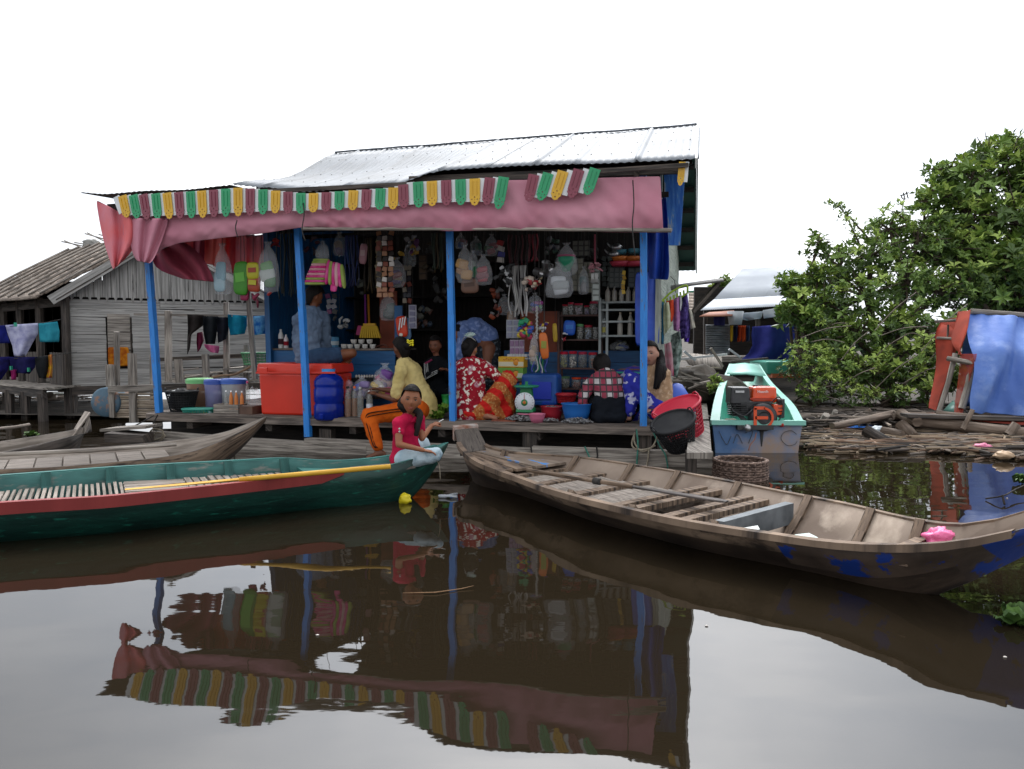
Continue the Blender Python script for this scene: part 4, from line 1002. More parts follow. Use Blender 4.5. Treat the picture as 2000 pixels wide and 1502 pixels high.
# ---- man on the red cool box
def grey_man():
    s = skin('tanned skin', '7a4a30'); Y0 = PV(610, 712, .40).y
    m_g = cloth('grey blue shirt', '66768a', '56657a', sc=4); m_sh = cloth('slate blue shorts', '38506c', '2d4059', sc=4)
    r = person('man in grey blue shirt and shorts sitting cross legged on the red cool box', PV(610, 712, .4))
    pel = J(606, 695, Y0); wst = J(598, 668, Y0-.02); ch = J(601, 632, Y0); nb = J(608, 608, Y0+.04); nk = J(612, 600, Y0+.06); hc = J(614, 580, Y0+.08)
    hm, Rm, k = head_mb(hc, V3(.72, .62, -.38), (.15, .1, 1), r=.106)
    shN = J(583, 626, Y0-.06); shF = J(630, 622, Y0+.16); elN = J(600, 672, Y0+.06); wrN = J(640, 684, Y0+.22); elF = J(636, 664, Y0+.22); wrF = J(642, 690, Y0+.3)
    hN = J(610, 700, Y0-.08); kN = J(688, 690, Y0-.06); aN = J(655, 708, Y0+.06); hF = J(600, 698, Y0+.12); kF = J(640, 700, Y0+.42); aF = J(655, 706, Y0+.16)
    pts = {'pel': (pel, (.14, .12)), 'w': (wst, (.12, .10)), 'c': (ch, (.14, .11)), 'nb': (nb, .07), 'n': (nk, .048), 'h': (hc, .05)}
    ed = [('pel', 'w'), ('w', 'c'), ('c', 'nb'), ('nb', 'n'), ('n', 'h')]
    for p_, q, r_, rt in (('al', [shN, elN, wrN], [.05, .04, .025], 'nb'), ('ar', [shF, elF, wrF], [.05, .04, .025], 'nb'), ('ll', [hN, kN, aN], [.085, .055, .036], 'pel'), ('lr', [hF, kF, aF], [.085, .055, .036], 'pel')):
        d, e = chain(p_, q, r_, rt); pts.update(d); ed += e
    skinfig(pts, ed, 'body', s, r, voxel=.008, extra=[hm, hand_mb(wrF, V3(.8, .2, -.3), -Z, curl=.6), hand_mb(wrN, V3(.9, .2, -.1), -Z, curl=.7), foot_mb(aN, V3(1, -.05, -.02), V3(0, -.6, .8)), foot_mb(aF, V3(.9, -.3, 0), V3(0, -.3, .9))])
    face_parts(r, hc, Rm, k); hair_cap(r, hc, Rm, k, grow=1.10)
    pts = {'b': (J(604, 700, Y0), (.17, .14)), 'w': (wst, (.165, .13)), 'c': (ch, (.175, .135)), 'nb': (nb-Z*.02, .10)}
    ed = [('b', 'w'), ('w', 'c'), ('c', 'nb')]
    for p_, q in (('al', [shN, elN, elN.lerp(wrN, .7)]), ('ar', [shF, elF, elF.lerp(wrF, .7)])): d, e = chain(p_, q, [.082, .068, .052], 'nb'); pts.update(d); ed += e
    skinfig(pts, ed, 'shirt', m_g, r, disp=.05)
    pts = {'pel': (pel-Z*.03, (.14, .12))}; ed = []
    for p_, q in (('ll', [hN, hN.lerp(kN, .6)]), ('lr', [hF, hF.lerp(kF, .7)])): d, e = chain(p_, q, [.115, .10], 'pel'); pts.update(d); ed += e
    skinfig(pts, ed, 'shorts', m_sh, r, disp=.03)
grey_man()

# ---- woman in red floral blouse and batik sarong, seen from behind
def blobmat(n, base, spots, sc=14, gs=3.0):
    """printed cloth: soft blotches of the spot colours over a base"""
    m = bpy.data.materials.new(n); m.use_nodes = True; N = m.node_tree.nodes; L = m.node_tree.links; b = N['Principled BSDF']; b.inputs['Roughness'].default_value = .85
    b.inputs['Specular IOR Level'].default_value = .2
    tcn = N.new('ShaderNodeTexCoord'); col = None
    for i, (c, s_, lo, hi, kind) in enumerate(spots):
        if kind == 'v': t = N.new('ShaderNodeTexVoronoi'); t.inputs['Scale'].default_value = s_; o_ = t.outputs['Distance']
        elif kind == 'w': t = N.new('ShaderNodeTexWave'); t.inputs['Scale'].default_value = s_; t.inputs['Distortion'].default_value = 2.2; t.bands_direction = 'DIAGONAL'; t.inputs['Detail Scale'].default_value = 2; o_ = t.outputs['Fac']
        elif kind == 'b': t = N.new('ShaderNodeTexWave'); t.inputs['Scale'].default_value = s_; t.bands_direction = 'Z'; t.inputs['Distortion'].default_value = .6; o_ = t.outputs['Fac']
        elif kind == 'x': t = N.new('ShaderNodeTexWave'); t.inputs['Scale'].default_value = s_; t.bands_direction = 'X'; t.inputs['Distortion'].default_value = .6; o_ = t.outputs['Fac']
        else: t = N.new('ShaderNodeTexNoise'); t.inputs['Scale'].default_value = s_; t.inputs['Detail'].default_value = 2; o_ = t.outputs[0]
        L.new(tcn.outputs['Object'], t.inputs['Vector']); mr = N.new('ShaderNodeMapRange'); mr.inputs[1].default_value = lo; mr.inputs[2].default_value = hi; L.new(o_, mr.inputs[0])
        mm = N.new('ShaderNodeMixRGB'); L.new(mr.outputs[0], mm.inputs[0]); mm.inputs[2].default_value = (*hexc(c), 1)
        if col is None: mm.inputs[1].default_value = (*hexc(base), 1)
        else: L.new(col, mm.inputs[1])
        col = mm.outputs[0]
    L.new(col, b.inputs['Base Color']); MATS[n] = m; return m
def red_woman():
    s = skin('light brown skin', '9a6850'); Y0 = PV(930, 815, .22).y
    m_f = blobmat('red floral blouse', '8e1424', [('b0808a', 9, .36, .26, 'v'), ('8e1424', 42, .56, .60, 'n'), ('d4cabc', 24, .56, .60, 'n')])
    m_s = blobmat('red orange batik', 'a0582c', [('b88a54', 40, .5, .65, 'n'), ('b41c18', 2.4, .60, .68, 'w'), ('8a3a1c', 26, .64, .7, 'n')])
    r = person('woman in red floral blouse and orange batik sarong squatting on the deck', PV(935, 822, .2))
    pel = J(925, 800, Y0); wst = J(920, 765, Y0); ch = J(918, 730, Y0); nb = J(920, 704, Y0); nk = J(921, 698, Y0+.01); hc = J(918, 682, Y0+.03)
    hm, Rm, k = head_mb(hc, V3(.45, .85, -.35), (0, .1, 1), r=.098)
    shL = J(892, 722, Y0); shR = J(946, 718, Y0+.04); elL = J(893, 765, Y0+.12); wrL = J(915, 775, Y0+.3); elR = J(972, 735, Y0-.02); wrR = J(985, 760, Y0+.18)
    hR = J(935, 805, Y0); kR = J(990, 742, Y0+.02); aR = J(985, 812, Y0+.02); hL = J(915, 805, Y0+.05); kL = J(930, 780, Y0+.4); aL = J(945, 815, Y0-.02)
    pts = {'pel': (pel, (.15, .13)), 'w': (wst, (.13, .11)), 'c': (ch, (.14, .10)), 'nb': (nb, .06), 'n': (nk, .042), 'h': (hc, .045)}
    ed = [('pel', 'w'), ('w', 'c'), ('c', 'nb'), ('nb', 'n'), ('n', 'h')]
    for p_, q, r_, rt in (('al', [shL, elL, wrL], [.05, .04, .022], 'nb'), ('ar', [shR, elR, wrR], [.05, .04, .022], 'nb'), ('ll', [hL, kL, aL], [.085, .058, .036], 'pel'), ('lr', [hR, kR, aR], [.085, .058, .036], 'pel')):
        d, e = chain(p_, q, r_, rt); pts.update(d); ed += e
    skinfig(pts, ed, 'body', s, r, voxel=.008, extra=[hm, hand_mb(wrR, V3(.3, .6, -.6), V3(-1, 0, 0), curl=.7), hand_mb(wrL, V3(.6, .6, -.4), -Z, curl=.7, left=True), foot_mb(J(940, 818, Y0-.10), V3(1, -.12, 0), V3(0, -.25, 1)), foot_mb(aR-Z*.05, V3(.5, .6, 0))])
    face_parts(r, hc, Rm, k); hair_cap(r, hc, Rm, k, grow=1.06)
    T = lambda x, y, z: hc+Rm @ (Vector((x, y, z))*k)
    MB().sphere(T(0, -.10, .0), (.05, .045, .055), 14, 10, f=lambda p: 1+.08*noise.noise(p*6)).build('hair', m_hair, r)
    MB().tube(catmull([T(-.08, -.05, .05), T(-.03, -.10, .10), T(.04, -.085, .105), T(.08, -.03, .08)], 4), .006, 6).build('hair_band', m_steel, r)
    tie = MB()
    for a in range(7):
        g = -1.2+a*.4; tie.grid([[T(0, -.05, .115), T(.01, -.05, .115)], [T(math.sin(g)*.075, -.06, .13+math.cos(g)*.045), T(math.sin(g)*.075+.018, -.05, .135+math.cos(g)*.045)]])
    tie.build('hair_tie', mat('pale green ribbon', hexc('8fb0a4'), hexc('c8d4cc'), sc=30, rough=.4), r, solid=.003)
    MB().sphere(T(.082, .0, -.035), .008, 8, 6).build('earring', mat('gold', hexc('c89a40'), rough=.25, metal=1), r)
    pts = {'b': (J(918, 806, Y0+.0), (.17, .14)), 'pel': (J(919, 785, Y0), (.175, .15)), 'w': (wst, (.16, .135)), 'c': (ch, (.165, .125)), 'nb': (nb-Z*.02, .085)}
    ed = [('b', 'pel'), ('pel', 'w'), ('w', 'c'), ('c', 'nb')]
    for p_, q in (('al', [shL, shL.lerp(elL, .9)]), ('ar', [shR, shR.lerp(elR, .5), elR.lerp(wrR, .12)])): d, e = chain(p_, q, [.078, .068, .062], 'nb'); pts.update(d); ed += e
    skinfig(pts, ed, 'blouse', m_f, r, disp=.03)
    # sarong: hips, raised knee, cloth falling to the deck
    pts = {'pel': (J(925, 806, Y0), (.17, .09))}; ed = []
    for p_, q, r_ in (('ll', [J(938, 806, Y0-.05), J(960, 785, Y0-.06), J(975, 766, Y0-.04), kR], [.11, .10, .105, .105]), ('lr', [J(992, 775, Y0), J(990, 800, Y0), J(985, 813, Y0)], [.085, .09, .075]), ('lm', [J(965, 800, Y0-.04), J(970, 812, Y0-.06)], [.09, .06])):
        d, e = chain(p_, q, r_, 'pel' if p_ != 'lr' else 'll3'); pts.update(d); ed += e
    skinfig(pts, ed, 'sarong', m_s, r, disp=.05)
red_woman()

# ---- plaid shirt, crouching, seen from behind
def plaid_woman():
    s = skin('brown skin two', '84543c'); Y0 = PV(1188, 822, .25).y
    m_p = blobmat('red white plaid shirt', 'b8b2b0', [('8c3a4a', 2.2, .62, .70, 'b'), ('8c3a4a', 2.6, .66, .74, 'x'), ('3a3436', 4.4, .84, .9, 'b'), ('403a3c', 5.2, .86, .92, 'x')])
    m_k = cloth('black skirt', '11141a', '171b22'); m_fl = blobmat('black floral trousers', '101014', [('b8443a', 13, .20, .12, 'v'), ('d8d4c8', 19, .16, .10, 'v')])
    r = person('child in red and white plaid shirt and black skirt crouching, seen from behind', PV(1188, 824, .25))
    pel = J(1192, 790, Y0); wst = J(1190, 765, Y0+.04); ch = J(1183, 742, Y0+.10); nb = J(1178, 730, Y0+.16); nk = J(1176, 726, Y0+.18); hc = J(1174, 717, Y0+.24)
    hm, Rm, k = head_mb(hc, V3(-.2, .7, -.72), (0, .7, .7), r=.098)
    shL = J(1150, 752, Y0+.08); shR = J(1215, 748, Y0+.1); elL = J(1137, 782, Y0+.05); wrL = J(1150, 806, Y0+.12); elR = J(1224, 778, Y0+.1); wrR = J(1200, 805, Y0+.3)
    hL = J(1175, 802, Y0); hR = J(1205, 802, Y0); kL = J(1146, 775, Y0+.25); kR = J(1242, 775, Y0+.2); aL = J(1172, 822, Y0+.06); aR = J(1218, 822, Y0+.04)
    pts = {'pel': (pel, (.13, .12)), 'w': (wst, (.12, .10)), 'c': (ch, (.12, .09)), 'nb': (nb, .055), 'n': (nk, .04), 'h': (hc, .045)}
    ed = [('pel', 'w'), ('w', 'c'), ('c', 'nb'), ('nb', 'n'), ('n', 'h')]
    for p_, q, r_, rt in (('al', [shL, elL, wrL], [.042, .032, .02], 'nb'), ('ar', [shR, elR, wrR], [.042, .032, .02], 'nb'), ('ll', [hL, kL, aL], [.07, .05, .034], 'pel'), ('lr', [hR, kR, aR], [.07, .05, .034], 'pel')):
        d, e = chain(p_, q, r_, rt); pts.update(d); ed += e
    skinfig(pts, ed, 'body', s, r, voxel=.008, extra=[hm, hand_mb(wrL, V3(-.1, .3, -.8), V3(1, 0, 0), curl=.8, k=.9), hand_mb(wrR, V3(-.5, .3, -.6), V3(0, 0, -1), curl=.8, k=.9, left=True), foot_mb(aL-Z*.045, V3(-.15, 1, 0)), foot_mb(aR-Z*.045, V3(.15, 1, 0))])
    face_parts(r, hc, Rm, k); hair_cap(r, hc, Rm, k, grow=1.14)
    T = lambda x, y, z: hc+Rm @ (Vector((x, y, z))*k)
    MB().sphere(T(0, -.03, .02), (.098*k, .115*k, .12*k), 20, 14, R=Rm, f=lambda p: 1+.04*noise.noise(p*7) if p.y < .45 else .8).build('hair', m_hair, r)
    pts = {'w': (J(1191, 772, Y0+.02), (.15, .13)), 'c': (ch, (.15, .11)), 'nb': (nb-Z*.02+V3(0, -.02, 0), .075)}; ed = [('w', 'c'), ('c', 'nb')]
    for p_, q in (('al', [shL, elL, elL.lerp(wrL, .35)]), ('ar', [shR, elR, elR.lerp(wrR, .3)])): d, e = chain(p_, q, [.065, .058, .055], 'nb'); pts.update(d); ed += e
    skinfig(pts, ed, 'shirt', m_p, r, disp=.04)
    skinfig({'m': (J(1190, 783, Y0-.01), (.08, .12)), 'a': (J(1173, 786, Y0), (.075, .11)), 'b': (J(1172, 812, Y0-.02), (.08, .13)), 'c': (J(1206, 786, Y0), (.075, .11)), 'd': (J(1206, 812, Y0-.02), (.08, .13))}, [('a', 'b'), ('b', 'd'), ('c', 'd'), ('a', 'c'), ('a', 'd'), ('b', 'c'), ('m', 'b'), ('m', 'd')], 'skirt', m_k, r, disp=.02)
    pts = {'pel': (J(1192, 812, Y0+.02), (.16, .09))}; ed = []
    for p_, q in (('ll', [hL, kL, kL.lerp(aL, .7)]), ('lr', [hR, kR+Z*.02, kR.lerp(aR, .75)])): d, e = chain(p_, q, [.11, .105, .09], 'pel'); pts.update(d); ed += e
    skinfig(pts, ed, 'trousers', m_fl, r, disp=.03)
plaid_woman()

# ---- young woman with long hair behind the right post
def right_woman():
    s = skin('fair brown skin', 'b08470'); Y0 = PV(1285, 800, .30).y
    m_v = blobmat('beige knit waistcoat', 'a08264', [('c0a488', 30, .5, .7, 'n')]); m_sl = blobmat('violet striped sleeve', '342a78', [('5a4438', 8, .62, .7, 'b'), ('3a9a8a', 3.1, .9, .93, 'b')])
    m_bt = blobmat('blue white batik trousers', '2a2f94', [('b4b4cc', 13, .54, .60, 'n')])
    r = person('young woman with long black hair and beige waistcoat sitting behind the right post', PV(1285, 815, .3))
    pel = J(1290, 800, Y0); wst = J(1289, 775, Y0); ch = J(1285, 745, Y0); nb = J(1281, 718, Y0); nk = J(1277, 710, Y0); hc = J(1270, 691, Y0-.02)
    hm, Rm, k = head_mb(hc, V3(-.42, -.85, .02), (-.06, .0, 1), r=.104)
    shN = J(1299, 732, Y0-.04); shF = J(1262, 730, Y0+.14); elN = J(1302, 778, Y0+.0); wrN = J(1272, 800, Y0-.14)
    elF = J(1240, 722, Y0+.25); wrF = J(1205, 728, Y0+.32)
    hN = J(1285, 800, Y0-.06); kN = J(1235, 745, Y0+.1); aN = J(1228, 812, Y0+.05); hF = J(1280, 800, Y0+.1); kF = J(1228, 735, Y0+.3); aF = J(1235, 810, Y0+.3)
    pts = {'pel': (pel, (.13, .12)), 'w': (wst, (.11, .09)), 'c': (ch, (.12, .09)), 'nb': (nb, .06), 'n': (nk, .042), 'h': (hc, .045)}
    ed = [('pel', 'w'), ('w', 'c'), ('c', 'nb'), ('nb', 'n'), ('n', 'h')]
    for p_, q, r_, rt in (('al', [shN, elN, wrN], [.045, .035, .022], 'nb'), ('ar', [shF, elF, wrF], [.045, .035, .022], 'nb'), ('ll', [hN, kN, aN], [.08, .055, .036], 'pel'), ('lr', [hF, kF, aF], [.08, .055, .036], 'pel')):
        d, e = chain(p_, q, r_, rt); pts.update(d); ed += e
    skinfig(pts, ed, 'body', s, r, voxel=.007, extra=[hm, hand_mb(wrN, V3(-.9, -.1, -.2), -Z, curl=.6), hand_mb(wrF, V3(-.9, .1, -.2), -Z, curl=.6), foot_mb(aN-Z*.05, V3(-.9, -.2, 0))])
    face_parts(r, hc, Rm, k, .004); hair_cap(r, hc, Rm, k, grow=1.03)
    T = lambda x, y, z: hc+Rm @ (Vector((x, y, z))*k)
    strands(r, [[T(-.07, -.05, .03), T(-.09, -.04, -.06), J(1288, 722, Y0-.14), J(1284, 745, Y0-.17), J(1279, 760, Y0-.17)], [T(-.05, -.09, .0), T(-.07, -.07, -.08), J(1293, 720, Y0-.12), J(1290, 738, Y0-.15), J(1283, 752, Y0-.17)], [T(-.02, -.1, .0), T(-.04, -.09, -.1), J(1297, 725, Y0-.05), J(1294, 742, Y0-.1)]], .034)
    pts = {'b': (J(1294, 803, Y0), (.145, .13)), 'w': (wst, (.14, .12)), 'c': (ch, (.145, .115)), 'nb': (nb-Z*.02, .08)}
    ed = [('b', 'w'), ('w', 'c'), ('c', 'nb')]; d, e = chain('s', [shN+Z*.005], [.062], 'nb'); pts.update(d); ed += e; d, e = chain('t', [shF], [.06], 'nb'); pts.update(d); ed += e
    skinfig(pts, ed, 'waistcoat', m_v, r, disp=.02)
    d, e = chain('a', [shN-Z*.01, shN.lerp(elN, .5), elN, wrN], [.055, .052, .050, .036]); skinfig(d, e, 'sleeve', m_sl, r, disp=.02)
    d, e = chain('a', [shF, elF, wrF], [.05, .046, .036]); skinfig(d, e, 'sleeve', m_sl, r, disp=.02)
    pts = {'pel': (pel-Z*.02, (.14, .12))}; ed = []
    for p_, q in (('ll', [hN, kN, kN.lerp(aN, .5), aN+Z*.05]), ('lr', [hF, kF, aF])): d, e = chain(p_, q, [.11, .1, .085, .07], 'pel'); pts.update(d); ed += e
    skinfig(pts, ed, 'trousers', m_bt, r, disp=.04)
right_woman()

# ---- woman bending down inside, blue patterned blouse
def bending_woman():
    s = skin('brown skin three', '7c4e38'); Y0 = PV(930, 700, 1.35).y
    m_b = blobmat('lavender blue blouse', '6076a8', [('8496c4', 22, .5, .62, 'n')]); m_k = blobmat('grey patterned skirt', '23272c', [('5a6066', 24, .55, .65, 'n')])
    r = person('woman in a lavender blue blouse bending forward inside the shop', PV(950, 770, 1.35))
    pel = J(950, 672, Y0+.05); ch = J(926, 642, Y0); nb = J(908, 640, Y0-.05); nk = J(904, 644, Y0-.06); hc = J(897, 655, Y0-.1)
    hm, Rm, k = head_mb(hc, V3(-.75, -.3, -.55), (-.6, 0, .8), r=.10)
    shN = J(905, 650, Y0-.14); elN = J(897, 690, Y0-.16); wrN = J(895, 715, Y0-.12); shF = J(900, 638, Y0+.1); elF = J(890, 680, Y0+.1); wrF = J(886, 710, Y0+.05)
    hN = J(955, 680, Y0-.06); kN = J(950, 725, Y0-.1); aN = J(955, 775, Y0); hF = J(950, 680, Y0+.12); kF = J(955, 725, Y0+.1); aF = J(960, 775, Y0+.15)
    pts = {'pel': (pel, (.15, .13)), 'c': (ch, (.12, .10)), 'nb': (nb, .06), 'n': (nk, .042), 'h': (hc, .045)}
    ed = [('pel', 'c'), ('c', 'nb'), ('nb', 'n'), ('n', 'h')]
    for p_, q, r_, rt in (('al', [shN, elN, wrN], [.045, .035, .022], 'nb'), ('ar', [shF, elF, wrF], [.045, .035, .022], 'nb'), ('ll', [hN, kN, aN], [.085, .06, .04], 'pel'), ('lr', [hF, kF, aF], [.085, .06, .04], 'pel')):
        d, e = chain(p_, q, r_, rt); pts.update(d); ed += e
    skinfig(pts, ed, 'body', s, r, voxel=.009, extra=[hm, hand_mb(wrN, V3(0, 0, -1), V3(1, 0, 0), curl=.6), hand_mb(wrF, V3(0, 0, -1), V3(1, 0, 0), curl=.6), foot_mb(aN-Z*.05, V3(-1, -.2, 0)), foot_mb(aF-Z*.05, V3(-1, -.2, 0))])
    face_parts(r, hc, Rm, k); hair_cap(r, hc, Rm, k, grow=1.12)
    pts = {'pel': (J(950, 660, Y0+.05), (.165, .14)), 'c': (ch, (.155, .13)), 'nb': (nb, .09)}; ed = [('pel', 'c'), ('c', 'nb')]
    for p_, q in (('al', [shN, elN, elN.lerp(wrN, .3)]), ('ar', [shF, elF, elF.lerp(wrF, .3)])): d, e = chain(p_, q, [.07, .06, .05], 'nb'); pts.update(d); ed += e
    skinfig(pts, ed, 'blouse', m_b, r, disp=.03)
    skinfig({'a': (J(954, 674, Y0+.05), (.16, .14)), 'b': (J(953, 705, Y0), (.16, .14)), 'c': (J(955, 745, Y0), (.15, .13))}, [('a', 'b'), ('b', 'c')], 'skirt', m_k, r, disp=.03)
bending_woman()

# ---- child in a striped tracksuit top, in the dark doorway
def doorway_child():
    s = skin('brown skin four', '7a4a34'); Y0 = PV(850, 760, 1.1).y
    m_j = cloth('black tracksuit', '0e1014', '14171c'); m_ml = mat('magenta piping', hexc('8a1c4a'), rough=.6)
    r = person('child in a black tracksuit top with white stripes sitting in the dark doorway', PV(855, 790, 1.1))
    pel = J(860, 775, Y0); ch = J(857, 725, Y0); nb = J(853, 702, Y0); nk = J(852, 697, Y0); hc = J(850, 675, Y0)
    hm, Rm, k = head_mb(hc, V3(-.25, -.9, -.12), (0, 0, 1), r=.095)
    shL = J(836, 712, Y0-.02); elL = J(835, 735, Y0-.1); wrL = J(862, 722, Y0-.2); shR = J(872, 712, Y0); elR = J(876, 738, Y0-.1); wrR = J(872, 722, Y0-.22)
    hL = J(850, 775, Y0-.05); kL = J(838, 768, Y0-.4); aL = J(845, 800, Y0-.3); hR = J(866, 775, Y0-.05); kR = J(880, 768, Y0-.4); aR = J(870, 800, Y0-.3)
    pts = {'pel': (pel, (.11, .1)), 'c': (ch, (.11, .09)), 'nb': (nb, .05), 'n': (nk, .036), 'h': (hc, .04)}
    ed = [('pel', 'c'), ('c', 'nb'), ('nb', 'n'), ('n', 'h')]
    for p_, q, r_, rt in (('al', [shL, elL, wrL], [.04, .03, .02], 'nb'), ('ar', [shR, elR, wrR], [.04, .03, .02], 'nb'), ('ll', [hL, kL, aL], [.065, .05, .034], 'pel'), ('lr', [hR, kR, aR], [.065, .05, .034], 'pel')):
        d, e = chain(p_, q, r_, rt); pts.update(d); ed += e
    skinfig(pts, ed, 'body', s, r, voxel=.009, extra=[hm, hand_mb(wrL, V3(.6, -.2, .1), -Z, curl=1, k=.8), hand_mb(wrR, V3(-.6, -.2, .2), -Z, curl=1, k=.8)])
    face_parts(r, hc, Rm, k); hair_cap(r, hc, Rm, k, grow=1.05)
    pts = {'pel': (pel, (.13, .12)), 'c': (ch, (.135, .115)), 'nb': (nb-Z*.01, .07)}; ed = [('pel', 'c'), ('c', 'nb')]
    for p_, q in (('al', [shL, elL, elL.lerp(wrL, .8)]), ('ar', [shR, elR, elR.lerp(wrR, .8)])): d, e = chain(p_, q, [.058, .052, .045], 'nb'); pts.update(d); ed += e
    j = skinfig(pts, ed, 'jacket', m_j, r, disp=.02)
    for o in (-.02, 0, .02): MB().tube([shL+V3(o-.02, -.056, .02), shL.lerp(elL, .6)+V3(o-.01, -.06, 0), elL+V3(o, -.055, -.015+o), elL.lerp(wrL, .4)+V3(0, -.052, o), elL.lerp(wrL, .75)+V3(0, -.045, o*.8)], .004, 5).build('sleeve_stripe', m_white, j)
    MB().tube([nb+V3(-.05, -.06, .0), shL+V3(-.03, -.05, .01)], [.012, .016], 6).build('piping', m_ml, j)
    pts = {'pel': (pel-Z*.03, (.12, .1))}; ed = []
    for p_, q in (('ll', [hL, kL, aL]), ('lr', [hR, kR, aR])): d, e = chain(p_, q, [.08, .07, .055], 'pel'); pts.update(d); ed += e
    skinfig(pts, ed, 'trousers', m_j, r, disp=.02)
doorway_child()
# ================================================================ GOODS AND THINGS ON THE SHOP
def pm(w, v):  # metres per photo pixel on plane v near column w
    return (PV(w+50, 700, v)-PV(w, 700, v)).length/50
def col(h, rough=.5, **k):
    n = 'c_'+h+str(int(rough*10))
    return MATS.get(n) or plastic(n, h, rough, **k)
RBf = Matrix((_u, -_v, Z)).transposed()
def pillow(mb, c, w, h, t, R=RB, mi=0, p=.5, seed=0, wob=.06):
    def f(q):
        return 1
    base = len(mb.v); n, m = 14, 9; c = Vector(c)
    for i in range(m+1):
        th = math.pi*i/m
        for k in range(n):
            g = 2*math.pi*k/n; x, y, z = math.sin(th)*math.cos(g), math.sin(th)*math.sin(g), math.cos(th)
            sg = lambda a, e: math.copysign(abs(a)**e, a)
            q = Vector((sg(x, p)*w/2, sg(y, .8)*t/2, sg(z, p)*h/2)); q *= 1+wob*noise.noise(q*25+Vector((seed, 0, 0)))
            mb.v.append(c+R @ q)
    for i in range(m):
        for k in range(n):
            A = base+i*n; k2 = (k+1) % n; mb.face((A+k, A+n+k, A+n+k2, A+k2), [(0, 0)]*4, mi, True)
    return mb
def rotz(a): return RB @ Matrix.Rotation(a, 3, 'Z')
def tilt(a, b=0): return RB @ Matrix.Rotation(a, 3, 'Y') @ Matrix.Rotation(b, 3, 'X')
def cord(root, p, top=None, r=.0035):
    q = top or Vector((p.x, p.y, 2.66)); MB().tube([p, p.lerp(q, .5)+V3(.006, 0, 0), q], r, 5).build('cord', m_rope_k, root)
def film_bag(root, c, w, h, seed=1, m=None):
    """a knotted clear bag: wide bottom, gathered neck"""
    mb = MB(); prof = [(.02, -h*.5), (w*.40, -h*.47), (w*.5, -h*.3), (w*.47, 0), (w*.34, h*.24), (w*.13, h*.38), (w*.07, h*.42), (w*.2, h*.5)]
    n = 18; rows = []
    for i, (r, z) in enumerate(prof):
        rows.append([c+RB @ Vector((math.cos(g)*r, math.sin(g)*r*.55, z))*(1) + RB @ Vector((math.cos(g), math.sin(g)*.5, 0))*(.10*w*noise.noise(Vector((math.cos(g)*2.3, math.sin(g)*2.3, z*14+seed)))) for g in [2*math.pi*q/n for q in range(n)]])
    mb.grid(rows, wrap=True); mb.build('bag_film', m or m_film, root)
